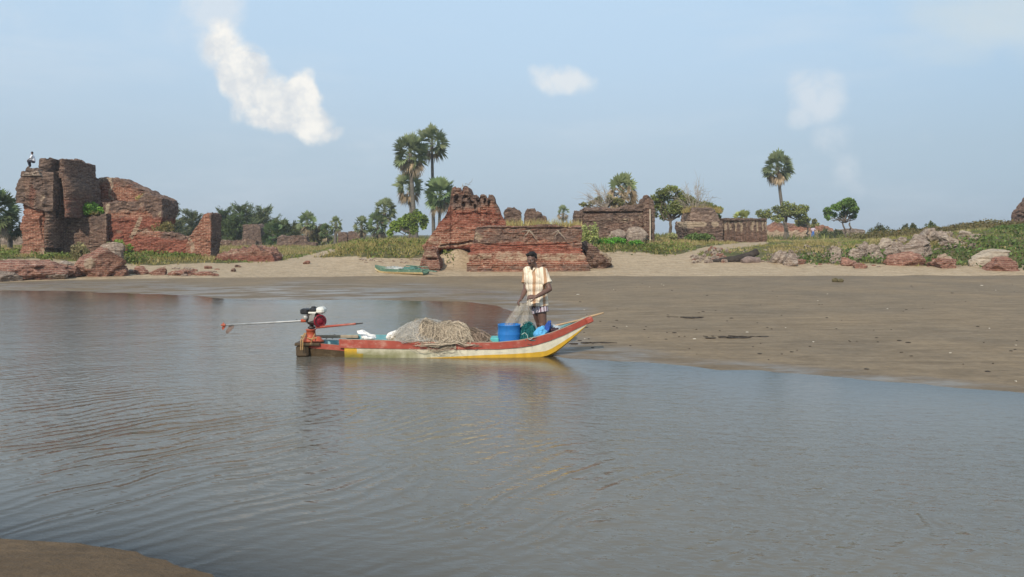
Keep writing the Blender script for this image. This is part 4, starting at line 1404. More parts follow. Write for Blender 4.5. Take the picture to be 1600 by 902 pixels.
def build_trees():
    # the palms left of the middle ruin
    palm(84, (678, 366), (675, 224), 27, 'tallest fan palm, its slim straight trunk just left of the stepped ruin', 201, nf=36, trunk_r=.19)
    palm(82, (651, 376), (641, 240), 30, 'tall fan palm with the widest crown and a thick curved trunk', 202, nf=46, dead=.18, trunk_r=.26)
    palm(85, (645, 376), (640, 292), 25, 'shorter fan palm with its open crown under the wide crown of the leaning palm', 203, nf=30, dead=.3)
    palm(83, (684, 372), (688, 304), 27, 'bushy fan palm half hidden behind the slope of the stepped ruin', 204, nf=46, dead=.15, col=(0.173, 0.234, 0.121))
    palm(88, (600, 372), (601, 329), 19, 'mid-height fan palm standing left of the palm group', 205, nf=34, dead=.2)
    palm(87, (589, 374), (590, 352), 20, 'low bushy fan palm beside the mid-height palm', 206, nf=30, dead=.2, col=(0.121, 0.162, 0.081))
    palm(92, (565, 372), (565, 353), 15, 'small fan palm standing apart left of the palm group', 207, nf=28, dead=.15)
    palm(88, (481, 386), (480, 348), 17, 'grey-green fan palm rising from the feathery trees left of centre', 208, nf=32, dead=.3, col=(0.166, 0.213, 0.121))
    palm(80, (523, 384), (525, 351), 12, 'small fan palm with an open round crown left of the sloping distant ruin', 209, nf=24, dead=.1)
    palm(81, (512, 386), (510, 363), 13, 'dark low fan palm, the nearest left neighbour of the open round one', 210, nf=26, dead=.1, col=(0.101, 0.142, 0.065))
    palm(84, (427, 388), (427, 366), 19, 'dark squat fan palm in front of the dark square ruin', 211, nf=30, dead=.1, col=(0.085, 0.126, 0.057))
    palm(84, (418, 389), (424, 384), 9, 'tiny silvery fan palm at the foot of the dark squat palm', 212, nf=18, dead=.1, col=(0.223, 0.263, 0.203), trunk_r=.1)
    palm(120, (880, 350), (880, 333), 11, 'far fan palm in the gap between the parapet and the roofless building', 213, nf=24, dead=.5)
    palm(60, (972, 360), (973, 303), 29, 'fan palm with mostly dead brown fronds behind the roofless building', 214, nf=44, dead=.72, lowest=-50)
    palm(63, (1160, 360), (1160, 345), 16, 'short fan palm topping out just above the streaked wall', 215, nf=26, dead=.3, col=(0.243, 0.263, 0.101))
    palm(96, (1232, 372), (1215, 262), 24, 'lone tall fan palm with a full round crown at the right', 216, nf=54, dead=.25, trunk_r=.22, squash=1.15)
    palm(50, (-4, 380), (-6, 330), 34, 'dense dark fan palm at the left edge', 217, nf=44, dead=.1, col=(0.092, 0.126, 0.069), lowest=-75)
    palm(52, (14, 380), (17, 352), 20, 'low dark fan palm touching the left ruin', 218, nf=30, dead=.1, col=(0.081, 0.112, 0.061), lowest=-75)
    # casuarinas and bushes behind the left ruin
    for i, (px, yt, hf, D, lb) in enumerate([(272, 325, 15, 88, 'grey feathery tree nearest the left ruin'), (300, 328, 17, 92, 'thin feathery tree left of the broken end pier'), (352, 327, 18, 90, 'dark feathery tree just right of the broken end pier'),
                                           (381, 320, 20, 92, 'tallest feathery tree, above the dark square ruin'), (365, 338, 14, 86, 'rounded dark feathery tree left of the dark square ruin'), (412, 324, 20, 95, 'pale tall feathery tree right of the dark square ruin'),
                                           (432, 345, 18, 90, 'low feathery tree behind the dark squat palm'), (455, 350, 20, 94, 'feathery tree behind the crumbling dark wall'), (494, 352, 13, 92, 'thin dusty feathery tree between two fan palms'), (340, 336, 17, 96, 'broad dark feathery tree behind the broken end pier'), (398, 334, 18, 99, 'broad dull feathery tree directly behind the dark square ruin'), (284, 340, 14, 96, 'low spreading feathery tree between the two nearest the left ruin'), (320, 344, 14, 97, 'low pale feathery tree hidden behind the broken end pier')]):
        casuarina(D, px, yt + 5, hf * .92, lb, 230 + i, n=3400, col=[(.072, .08, .056), (.072, .08, .056), (.045, .062, .03), (.058, .075, .044), (.042, .058, .028), (.07, .085, .058), (.05, .064, .032), (.055, .066, .036), (.08, .075, .05), (.045, .062, .03), (.05, .066, .036), (.07, .078, .05), (.06, .07, .044)][i])
    broadleaf('leafy_tree', 78, (640, 378), (640, 362), [(640, 345, 22, 20), (625, 352, 16, 17), (655, 350, 15, 20), (612, 358, 12, 12)], 'bright green leafy tree filling the gap behind the palm trunks', seed=251, n=5200, leaf=.22, col=(0.173, 0.234, 0.065), depthk=.6)
    broadleaf('leafy_tree', 62, (1048, 372), (1048, 345), [(1048, 318, 28, 22), (1032, 330, 16, 18), (1064, 328, 20, 18), (1046, 303, 22, 12), (1074, 312, 18, 14), (1088, 318, 16, 12), (1028, 314, 12, 12)], 'round green tree with a bare twiggy side, between the roofless building and the vault', seed=252, n=6500, leaf=.16, col=(.165, .185, .080), trunk_r=.16)
    broadleaf('leafy_tree', 62, (1118, 350), (1118, 340), [(1115, 328, 14, 8), (1124, 334, 8, 10), (1100, 322, 14, 7)], 'small leafy tree showing above the grassy vault', seed=253, n=1500, leaf=.16, col=(0.178, 0.198, 0.065), trunk_r=.07)
    broadleaf('leafy_tree', 88, (1227, 374), (1229, 338), [(1200, 336, 15, 9), (1222, 328, 16, 13), (1240, 326, 16, 12), (1258, 328, 11, 9), (1250, 340, 12, 9), (1212, 342, 12, 7), (1192, 334, 8, 7)], 'wide open-crowned tree with a dark trunk under the lone tall palm', seed=254, n=3600, leaf=.2, col=(0.182, 0.198, 0.089), trunk_r=.2, sub=6)
    broadleaf('leafy_tree', 90, (1262, 374), (1262, 356), [(1258, 346, 14, 9), (1270, 350, 8, 8), (1246, 344, 10, 8)], 'small grey-green tree above the person in the blue wrap', seed=255, n=1500, leaf=.2, col=(0.223, 0.223, 0.112), trunk_r=.13)
    broadleaf('leafy_tree', 80, (1326, 360), (1322, 348), [(1300, 333, 13, 11), (1318, 322, 18, 11), (1336, 326, 12, 11), (1328, 336, 14, 9), (1308, 325, 12, 10), (1343, 334, 6, 7), (1290, 340, 6, 5)], 'neat round green tree with a twisted trunk standing alone on the right skyline', seed=256, n=5200, leaf=.19, col=(0.117, 0.193, 0.053), trunk_r=.11, stems=2)
    for i, (a, b_, yt, D, lb, c) in enumerate([(1356, 1394, 346, 74, 'domed dusty shrub on the right skyline, nearest the round tree', (.082, .085, .034)), (1408, 1432, 345, 74, 'small tufted shrub on the skyline right of the domed one', (.078, .085, .036)), (1446, 1464, 341, 74, 'spindly green shrub standing highest on the ridge', (.07, .09, .035)),
                                               (1276, 1302, 354, 100, 'green bush at the end of the far broken wall', (.06, .08, .03)), (1300, 1316, 356, 105, 'low dull bush left of the round tree trunk', (.07, .08, .035))]):
        bush(a, b_, yt, None, D, lb, 260 + i, col=c, n=900, leaf=.2, group='shrubs on the right skyline')
    bush(933, 1002, 370, 384, 45.5, 'bright green bush in front of the plaster slabs of the roofless building', 270, col=(0.121, 0.304, 0.057), n=2600, leaf=.15)
    bush(905, 940, 338, 378, 44, 'tall silvery-green reedy bush between the long red wall and the roofless building', 271, col=(0.304, 0.333, 0.173), n=1700, leaf=.13)
    bush(1068, 1120, 362, 380, 53, 'low dark bush at the foot of the vaulted ruin', 272, col=(0.121, 0.173, 0.069), n=1500, leaf=.15)
    bush(1040, 1058, 363, 378, 54, 'pale grey bush at the left corner of the vaulted ruin', 273, col=(0.344, 0.344, 0.223), n=700, leaf=.14)
    bush(118, 162, 314, None, 46.7, 'green shrub growing on the terrace of the left ruin', 274, col=(0.151, 0.293, 0.061), n=2200, leaf=.15, base_on=338)
    bush(112, 166, 325, None, 46.9, 'dry brown brush behind the green shrub on the terrace', 275, col=(0.243, 0.203, 0.112), n=1200, leaf=.13, base_on=339)
    bush(212, 244, 300, None, 47.2, 'dry tuft of plants on top of the broken cross wall', 276, col=(0.344, 0.284, 0.151), n=700, leaf=.12, base_on=316)
    bush(236, 292, 342, None, 46.6, 'thicket of dry brown stems behind the low red wall', 277, col=(0.203, 0.173, 0.101), n=2200, leaf=.13, base_on=372)
    bush(110, 140, 374, 404, 42, 'grey dead scrub left of the big boulder', 278, col=(0.243, 0.213, 0.151), n=1300, leaf=.12)
    bush(168, 206, 368, 392, 44.0, 'green shrub at the foot of the crossing wall behind the big boulder', 279, col=(0.173, 0.254, 0.069), n=1700, leaf=.13)
    # dry grass heads along wall tops
    rng = np.random.default_rng(300)
    for (a, b_, py, D, hgt, lb, n, c) in [(792, 908, 353, 38.0, .42, 'dry grass along the top of the long red wall', 420, (.33, .27, .17)), (1068, 1126, 329, 57.2, .45, 'dry straw grass on the roof of the vaulted ruin', 700, (.30, .23, .13))]:
        px = rng.uniform(a, b_, n)
        pts = np.array([P(q, py + (0 if a < 1000 else 3 * ((q - 1097) / 29) ** 2), D + rng.uniform(-.6, .9)) for q in px])
        pts[:, 2] = np.minimum(pts[:, 2], P(850, py, D)[2]) - .06
        V, Fc, CC = blades(pts, hgt * rng.uniform(.4, 1.1, n), .035, rng, jitter_cols(n, c, .25, rng), .3, 3)
        o = mesh('dry_grass', V, Fc, M_GRASS, None, False, {'tint': CC})
        props(o, lb, 'grass', kind='stuff')
    bare_shrub(52, (948, 325), [(915, 302), (926, 292), (935, 300), (945, 296), (958, 308), (922, 314)], 'leafless grey shrub left of the dead-fronded palm', 311, twigs=9)
    broadleaf('leafy_tree', 53, (938, 360), (940, 326), [(930, 314, 16, 8), (950, 312, 14, 9), (962, 318, 12, 8), (916, 320, 9, 6)], 'sparse grey-green crown left of the dead-fronded palm, over the roofless building', seed=259, n=1300, leaf=.12, col=(0.203, 0.196, 0.115), trunk_r=.06)
    bare_shrub(60, (1085, 335), [(1070, 300), (1080, 292), (1092, 295), (1100, 303), (1108, 310), (1062, 308), (1088, 290), (1104, 320)], 'leafless twiggy shrub behind the grassy vault', 312, twigs=9)
    bare_shrub(41, (724, 297), [(721, 285), (733, 284), (735, 288)], 'dry twigs sprouting from the top of the stepped ruin', 313, twigs=2)
# ------------------------------------------------------------------ rocks, rubble and flotsam
def build_rocks():
    RD, PL = M_ROCKRED, M_ROCKPALE
    pk = lambda g: const(0, g, 0)
    # left shore
    rock('boulder', 112, 192, 386, 433, 606, RD, 'big reddish boulder with a pale hollow face on the left shore', depth=1.7, sub=5, rough=.13, facets=14, lean=-.55,
         wear_shade=lambda x, y: (.35 * sm(408, 398, y) + .35 * sm(160, 175, x), .8 * spot(x, y, 139, 412, 11, 9), .15 * sm(420, 400, y)))
    rock('fallen_slab', 148, 192, 378, 400, 602, PL, 'grey ribbed slab of masonry lying behind the big reddish boulder', D=39.5, depth=.8, strata=.06, tilt=.4, rough=.08, lean=.40, wear_shade=lambda x, y: (.5 * sm(380, 390, y), .1 + 0 * x, 0 * x))
    rock('rock_ledge', -60, 80, 406, 437, 603, RD, 'long low reddish rock ledge at the water side, at the left edge', depth=2.2, sub=5, rough=.22, facets=4, strata=.10, wear_shade=lambda x, y: (.2 * sm(425, 431, y), .25 * sm(411, 407, y), 0 * x))
    rock('boulder', 62, 118, 414, 434, 604, RD, 'low cracked boulder between the long ledge and the big boulder', depth=1.2, rough=.2, facets=6, wear_shade=lambda x, y: (.3 * sm(425, 431, y), .3 * sm(419, 415, y), 0 * x))
    rock('boulder', -40, 22, 424, 441, 605, PL, 'flat olive-stained rock at the water line, at the left edge', depth=1.0, rough=.15, wear_shade=const(.5, 0, 0))
    rock('boulder', 64, 100, 425, 437, 606, PL, 'small olive-stained rock at the water line below the cracked boulder', depth=.8, rough=.15, wear_shade=const(.45, 0, 0))
    rock('boulder', 168, 200, 414, 432, 607, RD, 'dark red block leaning on the right side of the big boulder', depth=.8, rough=.18, wear_shade=const(.4, 0, .2))
    rock('boulder', 90, 112, 407, 420, 608, PL, 'pale knob of rock above the cracked boulder', depth=.5, rough=.18)
    for i, (a, b_, t, y, m, lb) in enumerate([(196, 211, 421, 428, PL, 'pale flat stone just right of the dark red block'), (208, 232, 416, 429, RD, 'pinkish angular stone on the left beach'), (232, 262, 418, 430, RD, 'broad reddish stone in the beach rubble, left of the flat ledge'),
                                              (262, 300, 421, 431, RD, 'flat reddish ledge stone in the beach rubble'), (300, 336, 424, 431, RD, 'last low reddish stone at the right end of the beach rubble')]):
        rock('stone', a, b_, t, y, 610 + i, m, lb, group='stones along the left beach', rough=.2, sub=3)
    rng = np.random.default_rng(5)
    for i in range(34):
        px = rng.uniform(185, 345); py = rng.uniform(417, 432) if i % 3 else rng.uniform(426, 432)
        s = rng.uniform(2, 6.5)
        rock('stone', px - s, px + s, py - s * rng.uniform(.5, .9), py, 630 + i, RD if rng.random() < .6 else PL, 'small reddish or pale stone strewn over the left beach', group='small stones on the left beach', rough=.2, sub=2, facets=7)
    # middle beach
    for i in range(26):
        px = rng.uniform(562, 658); py = rng.uniform(405, 412)
        s = rng.uniform(1.6, 4.2)
        rock('stone', px - s, px + s, py - s * rng.uniform(.6, .9), py, 670 + i, PL, 'small pale stone in the line of rubble above the green boat', group='stones above the green boat', rough=.2, sub=2, facets=7, wear_shade=const(0, .45, 0))
    for i, (a, b_, t, y, m, lb) in enumerate([(472, 484, 407, 413, RD, 'lone pinkish stone on the sand beside the left path'), (366, 376, 414, 418, M_BROWN, 'dark flat stone on the beach below the low red footing'), (430, 442, 397, 403, PL, 'pale stone in the grass at the start of the left path'),
                                              (360, 368, 419, 425, M_BROWN, 'small dark upright stone on the beach, nearer the water')]):
        rock('stone', a, b_, t, y, 700 + i, m, lb, rough=.2, sub=3)
    # right shore: the large pieces
    red_w = lambda x, y: (.15 + 0 * x, .25 * sm(405, 398, y), .35 + 0 * x)
    rock('boulder', 1392, 1448, 393, 416, 720, RD, 'large smooth red boulder at the top of the right beach', depth=1.3, sub=5, rough=.10, facets=10, wear_shade=red_w)
    rock('boulder', 1415, 1460, 372, 402, 721, PL, 'large grey-pink boulder with fine layers, just above the smooth red one', D=39.5, depth=1.5, sub=5, strata=.07, tilt=.25, rough=.12, wear_shade=const(.2, .1, 0))
    rock('fallen_slab', 1446, 1482, 356, 386, 722, PL, 'pale peaked block at the top of the rock heap', D=43.5, depth=1.4, sub=5, strata=.09, tilt=.6, rough=.12, facets=12, wear_shade=const(.1, .4, 0), lean=-.3)
    rock('fallen_slab', 1470, 1512, 368, 394, 723, PL, 'long pale slab sliding down to the right from the peaked block', D=42, depth=.9, strata=.05, tilt=-.5, rough=.07, lean=.55, wear_shade=const(0, .5, 0))
    rock('fallen_slab', 1501, 1520, 360, 368, 724, PL, 'small flat pale slab highest at the right of the rock heap', D=45, depth=.8, rough=.08, lean=.2, wear_shade=const(0, .55, 0))
    rock('boulder', 1518, 1534, 369, 384, 725, PL, 'pale rounded block right of the long sliding slab', D=43, depth=.8, rough=.12, wear_shade=const(0, .5, 0))
    rock('boulder', 1502, 1520, 374, 384, 726, PL, 'dark-sided stone between the sliding slab and the pale rounded block', D=43, depth=.8, rough=.15, wear_shade=const(.4, .1, 0))
    rock('stone', 1534, 1542, 366, 371, 727, PL, 'small pale stone at the upper right end of the heap', D=45.5, rough=.15, sub=3)
    rock('boulder', 1462, 1502, 396, 419, 728, RD, 'broken red boulder with a pale ribbed top on the beach edge', depth=1.2, sub=5, rough=.2, facets=12, strata=.06, tilt=.4, wear_shade=lambda x, y: (.1 + 0 * x, .8 * sm(408, 400, y), .3 * sm(406, 412, y)))
    rock('fallen_slab', 1520, 1584, 389, 418, 729, PL, 'large cream slab with stepped edge leaning at the far right of the beach', depth=.9, sub=5, strata=.05, tilt=-.45, rough=.06, facets=14, lean=-.42, wear_shade=const(0, .85, 0))
    rock('boulder', 1540, 1602, 401, 424, 730, RD, 'red rounded boulder lying in front of the cream slab', depth=1.2, sub=5, rough=.1, facets=9, strata=.04, wear_shade=const(.1, 0, .4))
    rock('boulder', 1312, 1340, 402, 416, 731, RD, 'reddish boulder with a knobbed left end, left of the creeper', depth=.8, rough=.14, wear_shade=const(0, .15, .2))
    rock('stone', 1333, 1358, 411, 420, 732, RD, 'brick-red stone just below the knobbed boulder', depth=.7, rough=.18, wear_shade=const(.1, 0, .3))
    rock('stone', 1240, 1264, 405, 414, 733, RD, 'flat salmon-red stone on the beach edge near the leaning pale slabs', depth=.7, rough=.08, facets=12, wear_shade=const(0, .2, .2))
    rock('fallen_slab', 1204, 1236, 391, 412, 734, PL, 'long pale slab leaning right, left of the salmon-red stone', depth=.8, rough=.08, strata=.05, tilt=.5, lean=-.5, wear_shade=const(.05, .35, 0))
    rock('fallen_slab', 1228, 1248, 389, 411, 735, PL, 'pale layered block behind the salmon-red stone', D=38.2, depth=.8, rough=.12, strata=.05, tilt=.4, wear_shade=const(.05, .3, 0))
    for i, (a, b_, t, y, D, lb) in enumerate([(1344, 1362, 377, 392, 41, 'pale square-topped rock at the left end of the heap'), (1356, 1376, 381, 396, 40.5, 'pale blocky rock second from the left end of the heap'), (1372, 1398, 371, 392, 41.5, 'tall rounded pale rock in the left half of the heap'),
                                              (1394, 1416, 377, 393, 41, 'pale crumpled rock left of the grey-pink layered boulder'), (1330, 1356, 388, 402, 39.6, 'pinkish sloping rock under the square-topped one'), (1362, 1384, 390, 402, 39.4, 'flat cream rock above the knobbed boulder'),
                                              (1384, 1412, 386, 399, 40, 'grey ridged rock behind the smooth red boulder'), (1424, 1452, 366, 380, 42.5, 'pale flat-topped rock below and left of the peaked block'), (1296, 1316, 384, 397, 40.5, 'pale rock at the far left tail of the heap'),
                                              (1300, 1322, 396, 404, 39, 'low pale rock below the tail of the heap'), (1484, 1500, 383, 394, 41, 'grey angular rock under the end of the sliding slab')]):
        rock('boulder', a, b_, t, y, 740 + i, PL, lb, group='pale rocks in the right heap', D=D, rough=.18, facets=12, strata=.05, tilt=.4, sub=4, wear_shade=const(.15 if i % 3 == 0 else 0, .25 + .12 * (i % 3), 0))
    for i in range(70):
        px = rng.uniform(1285, 1530)
        lo, hi = np.interp(px, [1285, 1360, 1440, 1480, 1530], [386, 376, 368, 362, 372]), np.interp(px, [1285, 1360, 1440, 1530], [408, 404, 400, 392])
        py = rng.uniform(lo + 4, hi)
        s = rng.uniform(3, 8.5)
        rock('boulder', px - s, px + s, py - s * rng.uniform(.7, 1.25), py, 1300 + i, PL, 'smaller pale broken block among the rocks of the right heap', group='smaller broken blocks of the right heap', rough=.22, facets=13, strata=.05, tilt=rng.uniform(-.6, .6), sub=3, lean=rng.uniform(-.4, .4), wear_shade=const(rng.uniform(0, .35), rng.uniform(.05, .5), 0))
    # rubble
    for i in range(84):
        k = i / 84
        if k < .52:
            px, py = rng.normal(1121, 10), rng.uniform(387, 409)
            px = min(max(px, 1098), 1142)
        else:
            px, py = rng.uniform(1080, 1120), rng.uniform(401, 410)
        s = rng.uniform(1.8, 4.0)
        lift = 0.0
        D = ground_hit(px, min(py + 3, 410))[1]
        rock('stone', px - s, px + s, py - s, py + s * .6, 770 + i, PL if rng.random() < .8 else RD, 'small pale stone in the rubble heap beside the sand path', group='rubble heap beside the sand path', rough=.2, sub=2, facets=8, wear_shade=const(0, rng.uniform(0, .6), 0))
    for i in range(70):
        px = rng.uniform(1140, 1345)
        py = rng.uniform(380, 410) if px > 1240 else rng.uniform(392, 411)
        s = rng.uniform(1.6, 4.6)
        rock('stone', px - s, px + s, py - s * rng.uniform(.7, 1.1), py, 860 + i, PL if rng.random() < .8 else RD, 'small pale stone scattered in the grass above the right beach', group='stones scattered in the right grass', rough=.2, sub=2, facets=8, sink=.15, wear_shade=const(0, rng.uniform(.1, .7), 0))
    for i in range(22):
        px = rng.uniform(1270, 1540)
        py = rng.uniform(411, 418)
        s = rng.uniform(1.4, 3.6)
        rock('stone', px - s, px + s, py - s * .7, py, 935 + i, RD if rng.random() < .6 else PL, 'small reddish chip of masonry along the top of the right beach', group='chips along the right beach', rough=.2, sub=2, facets=8)
    for i in range(16):
        px, py = rng.uniform(-10, 60), rng.uniform(375, 402)
        s = rng.uniform(1.5, 3.4)
        rock('stone', px - s, px + s, py - s * .8, py, 960 + i, PL, 'small pale stone in the grass left of the ruin', group='stones in the grass at the left', rough=.2, sub=2, facets=8, wear_shade=const(0, .4, 0))
    # driftwood
    for i, (pts, r, lb) in enumerate([([(1112, 410), (1132, 408), (1150, 405), (1168, 401), (1184, 393)], [.10, .16, .19, .20, .17], 'long charred driftwood log at the top of the beach'), ([(1159, 411), (1168, 407), (1186, 408)], [.13, .20, .16], 'short grey driftwood stump in front of the charred log')]):
        g = [ground_hit(px, py) if j == 0 else None for j, (px, py) in enumerate(pts)]
        D = g[0][1]
        P3 = []
        for j, (px, py) in enumerate(pts):
            q = P(px, py, D + .12 * j)
            q[2] = max(q[2], hz(q[0], q[1]) + r[j] * .4)
            P3.append(q)
        t_ = np.linspace(0, 1, 22)
        P3 = np.array([[np.interp(u, np.linspace(0, 1, len(P3)), np.array(P3)[:, k]) for k in range(3)] for u in t_])
        rr = np.interp(t_, np.linspace(0, 1, len(r)), r)
        V, Fc = tube(P3, rr, 14)
        V += (.05 * fbm(V * 4, 4, 980 + i))[:, None] * np.array([1, 1, 1])
        o = mesh('driftwood_log', V, Fc, M_CHAR if i == 0 else M_DRIFT, None, False)
        props(o, lb, 'driftwood')
    # coconut husks left on the flat
    for i, (a, b_, t, y, lb) in enumerate([(1301, 1311, 434.5, 441, 'round brown coconut husk on the damp sand, left of the pair'), (1309.5, 1319, 435.5, 441.5, 'darker flattened coconut husk on the damp sand, right of the pair')]):
        rock('coconut_husk', a, b_, t, y, 990 + i, M_HUSK, lb, cat='coconut', group='pair of husks on the sand flat', rough=.08, facets=3, sink=.1, sub=3)
    # scraps on the flat
    for i in range(120):
        px = rng.uniform(870, 1590); py = rng.uniform(442, 600)
        lim = np.interp(px, [880, 1600], [545, 600])
        if py > lim: py = 445 + (py - 445) * .6
        s = (rng.uniform(.7, 2.2) if i % 3 else rng.uniform(1.5, 4.0)) * (.6 + (py - 440) / 250)
        g = ground_hit(px, py)
        w = 2 * s / F * g[1]
        V, Fc = rock_shape((w, w * .8, max(.012, w * .22)), 2000 + i, 2, 6, .25)
        V = V + g + [0, 0, .006]
        pale = rng.random() < .18
        o = mesh('scrap', V, Fc, M_SHELL if pale else M_CHAR, None, False)
        props(o, 'pale shell scrap lying on the damp sand flat' if pale else 'dark scrap of weed or wood lying on the damp sand flat', 'debris', 'pale shell scraps on the flat' if pale else 'dark scraps on the flat')
    for i, (px, py, n, lb) in enumerate([(1152, 528, 9, 'longest strand of washed-up weed on the sand flat'), (1080, 497, 7, 'strand of washed-up weed in the middle of the sand flat'), (917, 537, 5, 'dark clump of weed on the sand below the bow')]):
        a = Acc()
        g = ground_hit(px, py)
        for k in range(n):
            w = rng.uniform(.04, .10)
            V, Fc = rock_shape((w * 2.4, w, .02), 1100 + 10 * i + k, 2, 6, .3)
            a.add(V + g + [rng.normal() * .03 * n, rng.normal() * .05, .008], Fc)
        for k in range(n):
            q = g + np.array([rng.normal() * .03 * n, rng.normal() * .05, .012])
            a.add(*tube([q, q + [rng.uniform(-.15, .15), rng.uniform(-.04, .04), .008], q + [rng.uniform(-.2, .2), rng.uniform(-.06, .06), 0]], .006, 4))
        o = a.build('seaweed', M_CHAR)
        props(o, lb, 'seaweed')


M_CHAR = simple("charred_wood", (.045, .036, .030), .9, .5, 7.0, .02)
M_DRIFT = simple("grey_driftwood", (.20, .15, .13), .9, .4, 6.0, .02)
M_HUSK = simple("coconut_husk_fibre", (.12, .10, .05), .9, .5, 8.0, .02)
M_SHELL = simple("bleached_shell", (.62, .57, .48), .7, .15, 20)
# ------------------------------------------------------------------ boats and gear
def paint(name, col, wear_col, amount=.45, rough=.5, scale=5.0, algae=None):
    """Weathered boat paint: chips and rubbed patches; algae: (z_lo, z_hi) above the waterline, fading with x."""
    m, b = new_mat(name)
    p = b.pos()
    n = b.noise(b.scale(p, (1, 1, 2.2)), scale, 8, .68)
    n2 = b.noise(b.scale(p, (1, 1, .35)), 9.0, 5, .6)
    c = b.ramp(n2, [(.3, tuple(v * .82 for v in col)), (.65, tuple(min(1, v * 1.1) for v in col))])
    c = b.mix(b.ss(n, .62 - amount * .2, .70, 0, .9), c, wear_col)
    c = b.mix(b.ss(b.noise(p, 34.0, 4, .7), .60, .70, 0, .5), c, tuple(v * .45 for v in wear_col))
    if algae:
        x, y, z = b.n('SeparateXYZ', {0: b.n('NewGeometry').outputs['Position']}).outputs
        al = b.m('MULTIPLY', b.ss(b.m('MULTIPLY_ADD', b.m('SUBTRACT', n, .5), .25, z), algae[1], algae[0]), b.ss(b.m('MULTIPLY_ADD', b.m('SUBTRACT', n2, .5), 1.2, x), algae[3], algae[2]))
        c = b.mix(b.m('MULTIPLY', al, .85), c, (.115, .12, .022))
    b.out(b.pbr(c, rough, b.bump(n, .004, 1.0), **{'Specular IOR Level': .35}))
    return m


B_RED = paint("faded_red_paint", (.36, .075, .050), (.50, .25, .19), .6)
B_WHITE = paint("cream_white_paint", (.70, .66, .51), (.50, .47, .38), .35, algae=(.02, .20, -2.2, -.6))
B_YELLOW = paint("yellow_paint", (.62, .37, .035), (.50, .33, .10), .3, algae=(.0, .16, -2.4, -1.4))
B_TEAL = paint("worn_teal_paint", (.16, .36, .40), (.36, .42, .40), .6)
B_WOOD = paint("wet_dark_wood", (.075, .05, .026), (.17, .13, .08), .45, .6)
B_EDGE = paint("bare_grey_wood_edge", (.36, .29, .21), (.20, .15, .10), .5, .8)
B_GREEN = paint("green_boat_paint", (.085, .165, .115), (.28, .34, .27), .55)
B_CREAM2 = paint("pale_yellow_paint", (.72, .60, .34), (.55, .48, .33), .25)
M_STEEL = simple("dull_steel_tube", (.34, .35, .35), .5, .25, 9, 0, .5)
M_BLACKP = simple("black_plastic", (.022, .022, .024), .45, .3, 9)
M_WHITEP = simple("white_plastic_tank", (.74, .72, .64), .4, .08, 9)
M_CRIMSON = simple("crimson_engine_paint", (.20, .012, .024), .35, .3, 12)
M_ORANGE = paint("orange_red_iron", (.40, .085, .04), (.17, .06, .035), .5)
M_ROPE = simple("tan_rope", (.40, .25, .11), .9, .3, 30)
M_IRON = simple("oily_dark_metal", (.06, .052, .048), .5, .5, 14, 0, .4)
M_ALLOY = simple("cast_alloy", (.42, .40, .37), .5, .25, 10, 0, .4)
M_BLUEDRUM = paint("blue_drum_plastic", (.022, .165, .48), (.05, .25, .58), .3, .4)
M_FOAM = simple("white_foam_sacking", (.80, .77, .72), .85, .12, 9, .02)
M_POLE = simple("bamboo_pole", (.42, .29, .17), .75, .25, 9)
M_STRAND = tint_mat("net_strands", .85, 0, .1)


def net_film(name, col, alpha, scale=140):
    m, b = new_mat(name)
    n = b.noise(b.pos(), 7.0, 5, .6)
    mesh_ = b.m('MULTIPLY_ADD', b.ss(n, .3, .7), .6, .55)
    d = b.n('BsdfDiffuse', {0: col}).outputs[0]
    tr = b.n('BsdfTransparent').outputs[0]
    b.out(b.n('MixShader', {0: b.m('MULTIPLY', mesh_, alpha), 1: tr, 2: d}).outputs[0])
    return m


M_NETFILM = net_film("fine_pale_net", (.60, .56, .49), .24)
M_NETGREY = net_film("fine_grey_net", (.58, .56, .52), .30)

DC = 12.95       # centreline depth of the fishing boat


def hull_stations(pxs, half, yg, yr, yc, yk, dc, bmin=.03):
    """Arrays per station: x, half beam, z of gunwale, rail foot, chine, keel - read off the near side."""
    S = []
    for px in pxs:
        b_ = max(bmin, float(np.interp(px, *half)))
        D = dc - b_
        z = [float(z_at(np.interp(px, *q), D)) for q in (yg, yr, yc)]
        zk = float(z_at(np.interp(px, *yk), dc))
        S.append((float(x_at(px, .2, D)), b_, *z, zk))
    return np.array(S)


